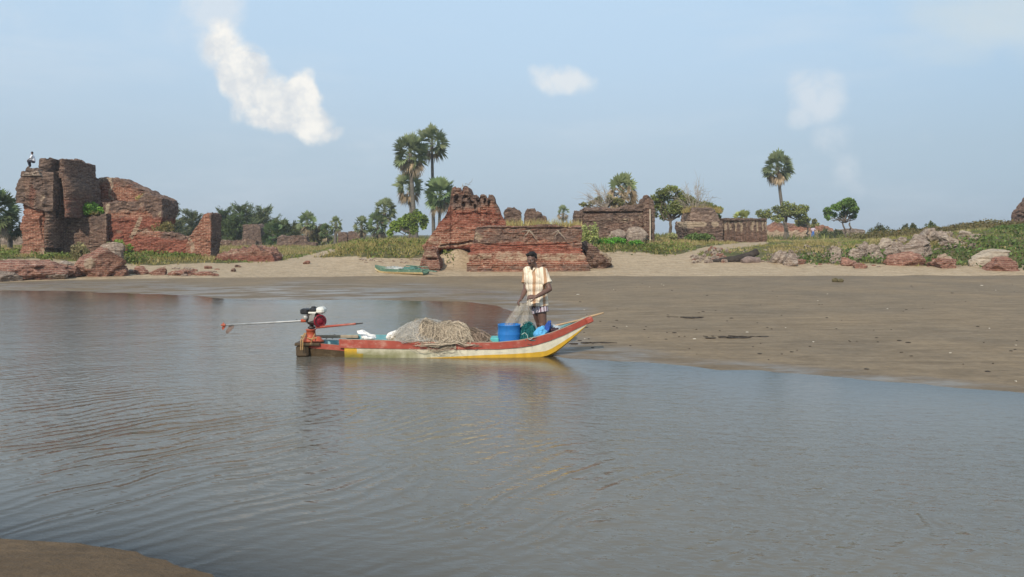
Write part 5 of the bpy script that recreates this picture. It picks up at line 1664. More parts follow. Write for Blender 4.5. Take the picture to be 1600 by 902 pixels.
def build_boat():
    t = thing('fishing_boat', (float(x_at(690, 0, DC)), DC, 0), 'red, cream and yellow wooden fishing boat with an upswept bow, nets heaped inside', 'boat')
    half = ([530, 560, 600, 700, 780, 830, 860, 890, 905, 919], [.30, .33, .36, .38, .36, .31, .25, .155, .10, .055])
    yg = ([530, 538, 600, 700, 780, 812, 835, 860, 880, 900, 918], [530, 530.5, 532, 535.5, 535, 532, 527.5, 520.5, 513, 504, 495])
    yr = ([530, 538, 600, 700, 780, 812, 835, 860, 880, 900, 919], [542, 542.5, 543.5, 545, 544.5, 542, 538.5, 531, 523, 513, 504])
    yc = ([530, 600, 680, 720, 760, 800, 830, 852, 862, 880, 900, 919], [561, 561, 559, 557, 555, 553.5, 551.5, 549, 545, 534, 520.5, 506.5])
    yk = ([530, 700, 800, 840, 855, 868, 880, 895, 908, 919], [565, 566, 563, 559, 556, 550, 541, 529, 517, 506.5])
    pxs = np.concatenate([np.linspace(538, 820, 30), np.linspace(826, 919, 26)])
    S = hull_stations(pxs, half, yg, yr, yc, yk, DC)
    V, n = [], 0
    ring = []
    for x, b_, zg, zr, zc, zk in S:
        bb = b_ * .955
        ring.append([(x, DC - b_, zr), (x, DC - b_ * .985, zr * .45 + zc * .55), (x, DC - b_ * .97, zc), (x, DC - bb, zc * .25 + (zk + .012) * .75), (x, DC - bb * .80, zk + .004), (x, DC, zk),
                     (x, DC + bb * .80, zk + .004), (x, DC + bb, zc * .25 + (zk + .012) * .75), (x, DC + b_ * .97, zc), (x, DC + b_ * .985, zr * .45 + zc * .55), (x, DC + b_, zr)])
    R_ = np.array(ring)
    ns, m_ = R_.shape[:2]
    V = R_.reshape(-1, 3)
    Fc, mi = [], []
    for i in range(ns - 1):
        for j in range(m_ - 1):
            Fc.append([i * m_ + j, i * m_ + j + 1, (i + 1) * m_ + j + 1, (i + 1) * m_ + j])
            yel = j in (2, 3, 4, 5, 6, 7)
            if j in (0, 1, 8, 9) and pxs[i] < 561 - (6 if j in (0, 9) else 0):
                yel = True
            mi.append(1 if yel else 0)
    Fc.append(list(range(m_))[::-1]); mi.append(1)
    Fc.append([(ns - 1) * m_ + j for j in range(m_)]); mi.append(0)
    mesh('hull', V, Fc, [B_WHITE, B_YELLOW], t, False, None, mi)
    # red sheer planks, proud of the hull, one each side
    for s, nm in ((-1, 'sheer_plank'), (1, 'sheer_plank')):
        W = []
        S2 = hull_stations(np.concatenate([np.linspace(530, 820, 30), np.linspace(826, 919, 26)]), half, yg, yr, yc, yk, DC)
        for k, (x, b_, zg, zr, zc, zk) in enumerate(S2):
            o = b_ + .014
            W.append([(x, DC + s * o, zr - .012), (x, DC + s * (o + .004), zg), (x, DC + s * (o - .05), zg + .004), (x, DC + s * (b_ - .035), zr + .03)])
        W = np.array(W)
        k = len(W)
        Fq, mi = [], []
        for i in range(k - 1):
            for j in range(4):
                jj = (j + 1) % 4
                Fq.append([i * 4 + j, i * 4 + jj, (i + 1) * 4 + jj, (i + 1) * 4 + j])
                mi.append(1 if j == 1 else (2 if j == 2 else 0))
        Fq += [[3, 2, 1, 0], [(k - 1) * 4 + j for j in range(4)]]; mi += [0, 0]
        mesh(nm, W.reshape(-1, 3), Fq, [B_RED, B_EDGE, B_TEAL], t, False, None, mi)
    # inside: floor boards and linings
    W = []
    for x, b_, zg, zr, zc, zk in S[:-3]:
        W.append([(x, DC - b_ + .03, zr + .02), (x, DC - b_ * .72, zk + .09), (x, DC + b_ * .72, zk + .09), (x, DC + b_ - .03, zr + .02)])
    W = np.array(W); k = len(W)
    Fq = []
    for i in range(k - 1):
        for j in range(3):
            Fq.append([i * 4 + j, (i + 1) * 4 + j, (i + 1) * 4 + j + 1, i * 4 + j + 1])
    mesh('lining', W.reshape(-1, 3), Fq, B_TEAL, t)
    for px in (596, 768):
        x = float(x_at(px, .2, DC))
        mesh('thwart', *box((x, DC, .20), (.16, .66, .03), bev=.006), B_TEAL, t)
    # bow block
    x, b_, zg, zr, zc, zk = S[-1]
    V, Fc = box((x + .02, DC, (zg + zr) / 2 - .01), (.11, .22, .085), rot('Y', -.42), .012)
    mesh('stem_head', V, Fc, B_RED, t)
    # lower, older stern section of dark wood with red sheer
    pst = np.linspace(476, 562, 14)
    hf = ([476, 490, 520, 562], [.17, .22, .27, .27])
    W = []
    for px in pst:
        b_ = float(np.interp(px, *hf)); D = DC - b_
        zg = float(z_at(np.interp(px, [476, 500, 545, 562], [535.5, 537, 541, 542]), D))
        x = float(x_at(px, .15, D))
        zb = -.10 + .10 * sm(500, 476, px)
        W.append([(x, DC - b_, zg), (x, DC - b_ * .98, zg - .085), (x, DC - b_ * .8, zb), (x, DC, zb - .03), (x, DC + b_ * .8, zb), (x, DC + b_ * .98, zg - .085), (x, DC + b_, zg),
                  (x, DC + b_ - .03, zg), (x, DC + b_ * .7, zb + .12), (x, DC - b_ * .7, zb + .12), (x, DC - b_ + .03, zg)])
    W = np.array(W); k, q = W.shape[:2]
    Fq, mi = [], []
    for i in range(k - 1):
        for j in range(q):
            jj = (j + 1) % q
            Fq.append([i * q + j, i * q + jj, (i + 1) * q + jj, (i + 1) * q + j])
            mi.append(1 if j in (0, 5) else (2 if j in (7, 8, 9) else (3 if j in (6, 10) else 0)))
    Fq += [list(range(q))[::-1], [(k - 1) * q + j for j in range(q)]]; mi += [0, 0]
    mesh('stern', W.reshape(-1, 3), Fq, [B_WOOD, B_RED, B_TEAL, B_EDGE], t, False, None, mi)
    V, Fc = box((float(x_at(472, .1, 12.7)), DC - .02, .085), (.20, .50, .20), None, .03)
    V[:, 2] += .012 * vnoise(V * 9, 3)
    mesh('transom_block', V, Fc, B_WOOD, t)
    # far-side top board of the stern that shows behind
    x0, x1 = float(x_at(470, .3, 13.2)), float(x_at(560, .3, 13.2))
    mesh('side_board', *box(((x0 + x1) / 2, DC + .25, .262), (x1 - x0, .035, .05), None, .006), B_EDGE, t)
    return t


def q3(px, py, D):
    return P(px, py, D)


def build_motor():
    D = 12.85
    t = thing('longtail_motor', (float(x_at(490, .2, D)), D, .2), 'longtail boat motor with a long steel shaft, lashed to the stern block', 'boat motor')

    def bx(name, px0, px1, py0, py1, dy, mat, parent, dd=0.0, bev=.02, R=None):
        a, b_ = P(px0, py0, D), P(px1, py1, D)
        c = (a + b_) / 2 + np.array([0, dd, 0])
        return mesh(name, *box(c, (abs(b_[0] - a[0]), dy, abs(a[2] - b_[2])), R, bev), mat, parent)
    eng = mesh('engine', *box(P(490, 498, D), (.20, .24, .17), rot('Y', .1), .03), M_IRON, t)
    # cooling fins, part of the cylinder
    cyl = Acc()
    for k in range(6):
        c = P(486.5 + k * 1.4, 496 - k * .4, D)
        cyl.add(*box(c, (.008, .25, .12), rot('Y', .25), 0))
    cyl.build('cylinder', M_ALLOY, eng)
    bx('air_filter', 471.5, 483.5, 482, 490.5, .20, M_BLACKP, t, -.02, .018)
    bx('tank_cover', 484, 496.5, 481, 486.5, .24, M_BLACKP, t, 0, .02)
    c = P(490, 480.6, D)
    mesh('fuel_cap', *lathe(c, [(.032, -.02), (.036, -.015), (.036, .01), (.028, .018)], 18), M_BLACKP, t, True)
    bx('trim_band', 484.5, 496.5, 486.6, 489.3, .245, M_WHITEP, t, -.005, .006)
    bx('fuel_tank', 494.5, 508, 480.2, 490.2, .26, M_WHITEP, t, .02, .03)
    c = P(480.5, 495.2, D) + np.array([0, -.10, 0])
    mesh('muffler', *lathe(c - np.array([0, .06, 0]), [(.03, 0), (.038, .012), (.038, .11), (.03, .12)], 18, 'Y'), M_ALLOY, t, True)
    # recoil starter housing
    c = P(499.5, 501, D) + np.array([.01, -.05, 0])
    V, Fc = lathe(np.zeros(3), [(.098, -.06), (.104, -.045), (.104, .035), (.094, .048), (.088, .05), (.084, .042), (.05, .044), (.045, .05), (.02, .052)], 32, 'X')
    V = V @ rot('Z', -1.05).T + c
    sh = mesh('starter_housing', V, Fc, M_CRIMSON, t, True)
    ring = Acc()
    d = rot('Z', -1.05) @ np.array([1., 0, 0]); s = rot('Z', -1.05) @ np.array([0, 1., 0])
    for k in range(14):
        a = k * 2 * math.pi / 14
        q = c + d * .05 + (s * math.cos(a) + np.array([0, 0, 1]) * math.sin(a)) * .074
        ring.add(*box(q, (.012, .012, .012), None, 0))
    ring.build('vents', M_BLACKP, sh)
    mesh('pull_handle', *tube([c + d * .07 + [0, 0, .06], c + d * .10 + [0, -.01, .07], c + d * .12 + [0, -.03, .07]], .012, 8), M_BLACKP, sh)
    # lower engine and swivel
    bx('gearbox', 482, 494, 500, 507, .18, M_IRON, t, 0, .02)
    c0 = P(487, 513.5, D)
    mesh('swivel', *lathe(c0, [(.05, 0), (.062, .01), (.062, .03), (.035, .035), (.032, .09), (.055, .095), (.05, .12)], 20), M_IRON, t, True)
    # pedestal
    pz = float(z_at(533.5, D))
    pz1 = float(z_at(514.5, D))
    c0 = P(486, 533.5, D)
    mesh('pedestal', *lathe(c0, [(.14, 0), (.145, .012), (.14, .035), (.105, .06), (.078, .085), (.070, (pz1 - pz) - .02), (.082, (pz1 - pz) - .015), (.082, pz1 - pz)], 28, 'Z', (1, 1)), M_ORANGE, t, True)
    V, Fc = lathe(P(497, 532.5, D) - np.array([0, .05, 0]), [(.10, -.012), (.105, 0), (.105, .012), (.07, .03), (.06, .065), (.03, .075)], 22)
    mesh('flange', V, Fc, M_ORANGE, t, True)
    mesh('base_board', *box(P(484, 536.2, D), (.40, .36, .045), None, .008), B_WOOD, t)
    # shaft to the propeller
    a, b_ = P(471, 501.6, D), P(350.5, 508.2, D - .25)
    e = a + (P(482, 500.8, D) - a) * 1.2
    mesh('shaft', *tube([e, a, b_], [.02, .0175, .015], 12), M_STEEL, t, True)
    mesh('collar', *tube([P(484, 500.5, D), P(478, 500.8, D), P(470.5, 501.4, D)], [.034, .032, .026], 14), M_ORANGE, t, True)
    mesh('grease_nipple', *tube([P(464, 501, D), P(463.5, 498.8, D)], .008, 6), M_IRON, t)
    pc = b_ + (b_ - a) / np.linalg.norm(b_ - a) * .01
    pr = Acc()
    pr.add(*tube([pc + [.03, 0, 0], pc, pc - [.04, 0, 0]], [.02, .022, .012], 10))
    for k in range(2):
        s_ = 1 if k == 0 else -1
        tip = pc + np.array([-.012, -.015 * s_, -.075 if k == 0 else .04])
        mid = (pc + tip) / 2
        pr.add(np.array([pc, mid + [.022, .012 * s_, 0], tip, mid - [.022, .012 * s_, 0], pc + [.006, .006, 0], mid + [.026, .02 * s_, 0], tip + [.006, 0, 0], mid - [.016, .004 * s_, 0]]),
               [[0, 1, 2, 3], [7, 6, 5, 4], [0, 4, 5, 1], [1, 5, 6, 2], [2, 6, 7, 3], [3, 7, 4, 0]])
    pr.build('propeller', M_ORANGE, t)
    # curved guard fin under the shaft
    sk = []
    for px, py in ((366.5, 508.2), (365, 512), (361, 517), (356, 521.5), (353.5, 521), (352.5, 518), (355, 514), (358, 509)):
        sk.append(P(px, py, D - .22))
    sk = np.array(sk)
    V = np.concatenate([sk - [0, .004, 0], sk + [0, .004, 0]])
    m_ = len(sk)
    Fc = [list(range(m_)), list(range(m_, 2 * m_))[::-1]] + [[j, (j + 1) % m_ + 0, (j + 1) % m_ + m_, j + m_] for j in range(m_)]
    mesh('guard_fin', V, Fc, M_DRIFT, t)
    # tiller
    a, b_ = P(494, 512, D - .06), P(556, 506.2, D - .25)
    mesh('tiller', *tube([a, (a + b_) / 2, b_], [.02, .018, .017], 10), B_RED, t, True)
    c = b_ + (b_ - a) / np.linalg.norm(b_ - a) * .12
    mesh('grip', *tube([b_, c], [.011, .009], 8), M_IRON, t)
    for (p0, p1, p2) in (((476, 521), (470, 532), (470, 547)), ((478, 521), (473, 532), (473, 547)), ((492, 522), (488, 530), (485, 538)), ((480, 528), (486, 530), (495, 528))):
        pts = [P(*p0, D - .07), P(*p1, D - .23), P(*p2, D - .24)]
        mesh('lashing', *tube(pts, .010, 6), M_ROPE, t)
    return t


def net_heap(name, label, px0, px1, ytop, ybase, D, dep, seed, col, n, strand=.006, film=None, hang=None, loop=.22, cat='fishing net', flat=1.0, jit=.25, ridge=None):
    """A heaped net: a soft mound wrapped in many slack strands."""
    rng = np.random.default_rng(seed)
    a, b_ = P(px0, ybase, D), P(px1, ybase, D)
    c = (a + b_) / 2
    w = b_[0] - a[0]
    hh = float(z_at(ytop, D)) - c[2]
    V, Fc = ico(4)
    V = V.copy()

    def skin(x, y):
        """Height of the heap over its base."""
        u, v = x / (w / 2), y / (dep / 2)
        q = np.stack([x * 3.0 + seed, y * 3.0, x * 0], -1)
        rr = np.sqrt(u * u + v * v) * (1 + .22 * fbm(q * .8, 3, seed + 3))
        if ridge is not None:
            px_ = 800 + (x + c[0]) / D * F
            top = z_at(np.interp(px_, *ridge), D) - c[2]
            av = np.abs(v) * (1 + .3 * fbm(q * .8, 3, seed + 3))
            return np.maximum(top, 0) * np.clip(1 - av ** 2.4, 0, 1) * np.clip(1.12 - np.abs(u) ** 6, 0, 1) * (1 + .16 * fbm(q * 1.6, 3, seed)) + .02 * fbm(q * 5, 3, seed + 1)
        return hh * np.clip(1 - rr ** 2.8, 0, 1) * (1 + .38 * fbm(q, 3, seed)) + .02 * fbm(q * 5, 3, seed + 1)
    V[:, 0] *= w / 2 * 1.02
    V[:, 1] *= dep / 2 * 1.02
    V[:, 2] = np.where(V[:, 2] > 0, skin(V[:, 0], V[:, 1]), -.06)

    def sag(y):
        return hang * sm(-.22 * dep, -.55 * dep, y) if hang else 0 * y
    acc = Acc()
    base = np.asarray(col) * .42  # mound colour darkened to paint shade into the gaps between strands
    acc.add(V * [.97, .97, .95] + c, Fc, col=np.tile(base, (len(V), 1)) * (1 + .5 * fbm(V * 14, 3, seed)[:, None]))
    for k in range(n):
        a0, r0 = rng.uniform(0, 2 * np.pi), rng.uniform(0, 1) ** .5
        p = np.array([math.cos(a0) * w / 2 * r0, math.sin(a0) * dep / 2 * r0])
        r = loop * rng.uniform(.3, 1.2)
        th = rng.uniform(0, 2 * np.pi) + np.linspace(0, rng.uniform(1.2, 4.5), 14)
        el = rng.uniform(.7, 1.5)
        q = np.zeros((14, 3))
        q[:, 0] = p[0] + np.cos(th) * r * el + rng.normal() * .03 + .012 * np.cumsum(rng.normal(size=14))
        q[:, 1] = p[1] + np.sin(th) * r + .010 * np.cumsum(rng.normal(size=14))
        if hang:
            q[:, 1] = np.maximum(q[:, 1], -.62 * dep)
        q[:, 2] = skin(q[:, 0], np.clip(q[:, 1], -dep / 2, dep / 2)) + .012 * np.cumsum(rng.normal(size=14)) * jit + (rng.uniform(-.015, .02) if k % 9 else rng.uniform(.02, .06))
        if hang:
            q[:, 2] -= sag(q[:, 1]) * (rng.uniform(.4, 1.4) if rng.random() < .16 else .05)
            q[:, 1] = np.maximum(q[:, 1], -.5 * dep - .02 + .02 * rng.normal())
        else:
            q[:, 2] = np.maximum(q[:, 2], -.02)
        acc.add(*tube(q + c, strand * (rng.uniform(.55, 1.2) if k % 4 else rng.uniform(.9, 1.3)), 4, False), col=np.asarray(col) * rng.uniform(.35, 1.6))
    o = acc.build(name, M_STRAND, None)
    return props(o, label, cat)


RIDGE = ([604, 614, 626, 640, 652, 664, 680, 700, 716, 728, 744, 758, 770], [534, 528, 517, 508, 502, 504, 507, 506, 509, 514, 520, 524, 533])


def build_boat_load():
    net_heap('fishing_net', 'tangled tan fishing net heaped amidships, spilling loops over the red plank', 650, 742, 505, 535, 12.83, .60, 801, (.46, .385, .29), 1100, .0034, hang=.13, loop=.16, ridge=RIDGE)
    net_heap('fishing_net', 'brown cord net tapering towards the blue tub', 716, 772, 518, 535.5, 12.90, .55, 802, (.27, .205, .155), 420, .004, loop=.11, ridge=RIDGE)
    net_heap('fishing_net', 'tan and grey net mound at the left of the big heap', 608, 690, 503, 534.5, 12.95, .5, 803, (.42, .37, .29), 620, .0034, loop=.14, ridge=RIDGE)
    # fine grey monofilament veil lying over the left mound
    rng = np.random.default_rng(9)
    nu, nv = 46, 22
    V = []
    for j in range(nv):
        for i in range(nu):
            f, g = i / (nu - 1), j / (nv - 1)
            px = 618 + 84 * f
            top = np.interp(px, [606, 622, 640, 654, 668, 690, 712], [530, 517, 505, 498, 501, 506, 514])
            py = 534 - (534 - top) * math.sin(math.pi * min(.5, g * .62)) + 1.5 * math.sin(9 * f + 5 * g)
            d = 12.55 + .50 * g
            q = P(px, py, d)
            V.append(q)
    V = np.array(V)
    V += (.035 * fbm(V * 6, 4, 31))[:, None] * np.array([.6, 1, 1.0])
    Fc = [[j * nu + i, j * nu + i + 1, (j + 1) * nu + i + 1, (j + 1) * nu + i] for j in range(nv - 1) for i in range(nu - 1)]
    o = thing('fishing_net', tuple(P(655, 534, 12.9)), 'fine whitish-grey net thrown like a veil over the left of the heap', 'fishing net')
    mesh('film', V, Fc, M_NETGREY, o, True)
    th, G = Acc(), V.reshape(nv, nu, 3)
    for _ in range(170):
        i0, j0 = rng.integers(0, nu), rng.integers(0, nv)
        a0 = rng.uniform(0, 2 * np.pi); L = rng.uniform(4, 14)
        tt = np.linspace(0, 1, 8)
        ii = np.clip(i0 + L * tt * math.cos(a0) + 1.2 * np.sin(6 * tt + a0), 0, nu - 1).astype(int)
        jj = np.clip(j0 + L * .6 * tt * math.sin(a0), 0, nv - 1).astype(int)
        p = G[jj, ii] + [0, -.006, .006] + rng.normal(size=(8, 3)) * .008
        th.add(*tube(p, .0018, 3, False), col=np.array([.46, .45, .42]) * rng.uniform(.6, 1.3))
    th.build('threads', M_STRAND, o)
    for i, (a, b_, t, y, D, lb, rt) in enumerate([(556, 588, 515, 533, 12.95, 'white foam float sack in the stern, the left of two', .45), (603, 626, 515, 532, 13.05, 'white foam float sack leaning on the net heap, the right of two', -.5)]):
        c = P((a + b_) / 2, (t + y) / 2, D)
        w = (b_ - a) / F * D; hh = (y - t) / F * D
        V, Fc = rock_shape((w, .26, hh * .72), 820 + i, 4, 10, .10)
        V = V @ rot('Y', rt * .7).T
        V += (.012 * vnoise(V * 16, 5))[:, None]
        o = mesh('foam_sack', V + c, Fc, M_FOAM, None, True)
        props(o, lb, 'float')
    # blue drum cut down to a tub
    D = 12.86
    zt, zb = float(z_at(508.5, D - .17)), .10
    c = P(795.5, 520, D)
    r = 17.6 / F * D
    prof = [(r * .96, zb), (r, zb + .02)]
    for f in (.3, .62):
        z = zb + (zt - zb) * f
        prof += [(r, z - .02), (r * 1.018, z - .006), (r * 1.018, z + .006), (r, z + .02)]
    prof += [(r, zt - .02), (r * 1.02, zt - .016), (r * 1.02, zt), (r * .97, zt), (r * .96, zt - .10), (r * .93, zb + .03)]
    V, Fc = lathe((c[0], D, 0), prof, 40)
    o = mesh('tub', V, Fc, M_BLUEDRUM, None, True)
    props(o, 'blue plastic drum cut down to a tub, receiving the net', 'tub')
    net_heap('fishing_net', 'teal green net bundled between the blue tub and the cloths', 808, 842, 511, 534, 12.92, .32, 804, (.018, .13, .135), 340, .0045, loop=.13)
    rp = [P(815, 523, 12.60), P(820, 520, 12.6), P(824, 524, 12.6), P(825, 530, 12.6), P(829, 531, 12.6), P(833, 527, 12.6), P(838, 527, 12.62)]
    rp = np.array([[np.interp(u, np.arange(7), np.array(rp)[:, k]) for k in range(3)] for u in np.linspace(0, 6, 30)])
    o = mesh('cord', *tube(rp, .006, 6), M_TEALROPE, None, True)
    props(o, 'pale cord looped over the teal green net', 'cord')
    V, Fc = box(P(773, 530, 12.9), (.14, .30, .07), None, .012)
    o = mesh('bait_box', V, Fc, B_TEALBOX, None)
    props(o, 'small turquoise box beside the blue tub', 'box')
    # heaped clothes near the bow: four folded pieces in one bundle each
    for i, (px, py, w, hh, rt, mt, lb) in enumerate([(846, 522, .26, .22, .5, M_CLOTHSKY, 'sky blue cloth draped at the left of the bow bundle'), (854, 516, .10, .30, .35, M_CLOTHBLUE, 'royal blue cloth standing in a peak on the bow bundle'),
                                                     (852, 524, .26, .12, -.25, M_CLOTHNAVY, 'dark navy cloth under the blue cloths'), (866, 516, .17, .09, .1, M_CLOTHBLACK, 'black cloth with a pale fold at the right of the bundle'), (868, 513, .20, .10, .2, M_CLOTHGREY, 'pale grey cloth behind the black one')]):
        c = P(px, py, 12.86 + .05 * (i % 2) + .16 * (i == 4))
        V, Fc = ico(4)
        fold = .22 * np.sin(V[:, 0] * 7 + 4 * fbm(V * 2, 2, i)) * .4 + .25 * fbm(V * 2.4, 3, 840 + i)
        V = V * (1 + fold)[:, None] * np.array([w / 2, .15, hh / 2])
        V = V @ rot('Y', rt).T
        V[:, 0] += .25 * w * np.clip(V[:, 2] / hh, -.5, .5) * (1 if i != 1 else .6)
        o = mesh('cloth', V + c, Fc, mt, None, True)
        props(o, lb, 'cloth')
    # pole lashed at the bow
    a, m_, b_ = P(834, 516.5, 13.0), P(905, 500.5, 13.0), P(943, 489, 13.0)
    pts = np.array([a, a + (m_ - a) * .35, a + (m_ - a) * .7, m_, (m_ + b_) / 2 + [0, 0, .004], b_])
    o = mesh('pole', *tube(pts, [.013, .014, .015, .017, .018, .013], 10), M_POLE, None, True)
    props(o, 'thin wooden pole lying over the bow and sticking out beyond it', 'pole')
    lp = Acc()
    for k in range(5):
        c = P(914.5 + k * 1.1, 497.4 - k * .35, 13.0)
        a = np.linspace(0, 2 * np.pi, 14)
        lp.add(*tube(np.stack([c[0] + .006 * np.sin(a * 2), c[1] + .05 * np.cos(a), c[2] + .034 * np.sin(a) - .012], -1), .007, 5, False))
    o = lp.build('rope', M_ROPE)
    props(o, 'turns of tan rope tying the pole to the bow', 'rope')
    # thin stakes behind the stern
    for i, (x0, y0, x1, y1, lb) in enumerate([(519, 527, 523, 522, 'short dark twig standing on the far side of the stern, nearer the tiller end'), (509, 528, 512, 526.5, 'stubby dark twig on the far side of the stern, nearer the pedestal')]):
        o = mesh('twig', *tube([P(x0, y0 + 3, 13.2), P(x1, y1, 13.2)], .006, 5), M_IRON)
        props(o, lb, 'twig')


M_TEALROPE = simple("pale_teal_cord", (.35, .45, .40), .8, .2, 20)
B_TEALBOX = simple("turquoise_plastic", (.10, .42, .40), .5, .15, 9)
M_CLOTHSKY = simple("sky_blue_cloth", (.10, .36, .62), .85, .3, 9, .02)
M_CLOTHBLUE = simple("royal_blue_cloth", (.025, .075, .30), .85, .4, 9, .02)
M_CLOTHNAVY = simple("navy_cloth", (.025, .04, .15), .85, .5, 9, .02)
M_CLOTHBLACK = simple("black_pink_cloth", (.05, .03, .04), .85, .6, 12, .02)
M_CLOTHGREY = simple("pale_grey_cloth", (.38, .45, .50), .85, .2, 9, .02)


def build_green_boat():
    # beached, its bow swung towards the left and the water
    g = ground_hit(628, 428.5)
    t = thing('rowing_boat', g, 'green and cream rowing boat beached on the sand before the ruins', 'boat')
    yaw = math.radians(-28)
    R = rot('Z', yaw)
    L = 2.75
    us = np.linspace(-1, 1, 30)
    ring, top = [], []

    def sec(u):
        b_ = .36 * (1 - max(0, -u) ** 3.0 * .92) * (1 - .22 * max(0, u) ** 2)
        zg = .235 + .22 * max(0, -u - .25) ** 1.6 + .02 * u * u
        zk = .0 + .34 * max(0, -u - .62) ** 1.3 * 1.6
        return u * L / 2, b_, zg, zk
    W, Fq, mi = [], [], []
    for u in us:
        x, b_, zg, zk = sec(u)
        zm = zk + (zg - zk) * .36
        W.append([(x, -b_, zg), (x, -b_ * .97, zm + .03), (x, -b_ * .9, zm), (x, -b_ * .72, zk + .03), (x, 0, zk), (x, b_ * .72, zk + .03), (x, b_ * .9, zm), (x, b_ * .97, zm + .03), (x, b_, zg), (x, b_ - .03, zg), (x, b_ * .6, zk + .08), (x, -b_ * .6, zk + .08), (x, -b_ + .03, zg)])
    W = np.array(W); k, q = W.shape[:2]
    for i in range(k - 1):
        for j in range(q):
            jj = (j + 1) % q
            Fq.append([i * q + j, i * q + jj, (i + 1) * q + jj, (i + 1) * q + j])
            mi.append(0 if j in (0, 7, 8, 9, 10, 11, 12) else (1 if j in (1, 2, 5, 6) else 2))
    Fq += [list(range(q))[::-1], [(k - 1) * q + j for j in range(q)]]; mi += [0, 0]
    V = W.reshape(-1, 3) @ R.T + g + np.array([-.12, .30, -.02])
    mesh('hull', V, Fq, [B_GREEN, B_CREAM2, B_WOOD], t, False, None, mi)

    def loc(v):
        return np.asarray(v) @ R.T + g + np.array([-.12, .30, -.02])
    for u in (-.35, .25, .7):
        x = u * L / 2
        V, Fc = box((x, 0, .20), (.12, .60, .03), None, .005)
        mesh('thwart', loc(V), Fc, B_GREEN, t)
    V, Fc = box((L / 2 + .25, .05, .17), (.55, .16, .05), rot('Y', .05), .01)
    mesh('stern_board', loc(V), Fc, B_GREEN, t)
    rng = np.random.default_rng(4)
    for nm, x0, wd, hh, cl, lb in (('fishing_net', -.30, .95, .11, (.42, .44, .42), 'pale grey net lying in the green boat'), ('fishing_net', .62, .85, .13, (.09, .19, .16), 'grey-green net heaped at the stern of the green boat')):
        V, Fc = ico(4)
        V = V * (1 + .3 * fbm(V * 2.5, 3, int(x0 * 10) + 60))[:, None] * np.array([wd / 2, .27, hh])
        acc = Acc()
        acc.add(loc(V + [x0, 0, .22]), Fc, col=np.tile(np.array(cl), (len(V), 1)) * (1 + .5 * fbm(V * 14, 3, 7)[:, None]))
        for _ in range(50):
            i = rng.integers(len(V)); p = V[i] * 1.03
            if p[2] < 0: continue
            pts = np.array([p + rng.normal(size=3) * [.08, .05, .02] for _ in range(4)])
            acc.add(*tube(loc(pts + [x0, 0, .22]), .008, 4, False), col=np.array(cl) * rng.uniform(.6, 1.3))
        o = acc.build(nm, M_STRAND)
        props(o, lb, 'fishing net')
    pts = [(.35, -.05, .40), (.9, .0, .37), (1.45, .04, .34)]
    o = mesh('oar', *tube(loc(pts), .022, 8), B_GREEN)
    props(o, 'green oar lying on the stern of the green boat', 'oar')
# ------------------------------------------------------------------ people
def capsule(p0, r0, p1, r1, flat=None, n=18):
    """Closed tapered capsule; flat=(axis vector, factor) squashes it along that direction."""
    p0, p1 = np.asarray(p0, float), np.asarray(p1, float)
    ax = p1 - p0
    L = np.linalg.norm(ax) + 1e-9
    ax = ax / L
    h = np.array([1.0, 0, 0]) if abs(ax[0]) < .8 else np.array([0, 1.0, 0])
    s = np.cross(ax, h); s /= np.linalg.norm(s)
    w = np.cross(ax, s)
    rings = []
    for a in np.radians([-82, -60, -35, -10]):
        rings.append((p0 + ax * r0 * math.sin(a), r0 * math.cos(a)))
    for f in (.25, .5, .75):
        rings.append((p0 + ax * L * f, r0 + (r1 - r0) * f))
    for a in np.radians([10, 35, 60, 82]):
        rings.append((p1 + ax * r1 * math.sin(a), r1 * math.cos(a)))
    a = np.linspace(0, 2 * np.pi, n, endpoint=False)
    V = np.concatenate([c + r * (np.cos(a)[:, None] * s + np.sin(a)[:, None] * w) for c, r in rings])
    if flat is not None:
        d, k = np.asarray(flat[0], float), flat[1]
        d = d / np.linalg.norm(d)
        m = (p0 + p1) / 2
        V = V + np.outer((V - m) @ d, d) * (k - 1)
    Fc = []
    for i in range(len(rings) - 1):
        for j in range(n):
            k = (j + 1) % n
            Fc.append([i * n + j, i * n + k, (i + 1) * n + k, (i + 1) * n + j])
    Fc.append(list(range(n))[::-1])
    Fc.append([(len(rings) - 1) * n + j for j in range(n)])
    return V, Fc


def ellipsoid(c, r, R=None, sub=3):
    V, Fc = ico(sub)
    V = V * np.asarray(r, float)
    if R is not None:
        V = V @ np.asarray(R).T
    return V + np.asarray(c, float), Fc.tolist()


def fuse(name, pieces, voxel, mat, parent, smooth_it=6, post=None):
    """Overlapping closed pieces grown together into one continuous skin."""
    a = Acc()
    for V, Fc in pieces:
        a.add(V, Fc)
    V = np.concatenate(a.V)
    me = bpy.data.meshes.new(name)
    me.from_pydata(V.tolist(), [], a.F)
    tmp = bpy.data.objects.new("tmp", me)
    COL.objects.link(tmp)
    m1 = tmp.modifiers.new("r", 'REMESH')
    m1.mode = 'VOXEL'
    m1.voxel_size = voxel
    m2 = tmp.modifiers.new("s", 'SMOOTH')
    m2.factor = .5
    m2.iterations = smooth_it
    dg = bpy.context.evaluated_depsgraph_get()
    ev = tmp.evaluated_get(dg)
    mm = ev.to_mesh()
    n = len(mm.vertices)
    co = np.zeros(n * 3)
    mm.vertices.foreach_get('co', co)
    Fq = [list(p.vertices) for p in mm.polygons]
    ev.to_mesh_clear()
    bpy.data.objects.remove(tmp)
    bpy.data.meshes.remove(me)
    co = co.reshape(-1, 3)
    if post is not None:
        co = post(co)
    return mesh(name, co, Fq, mat, parent, True)


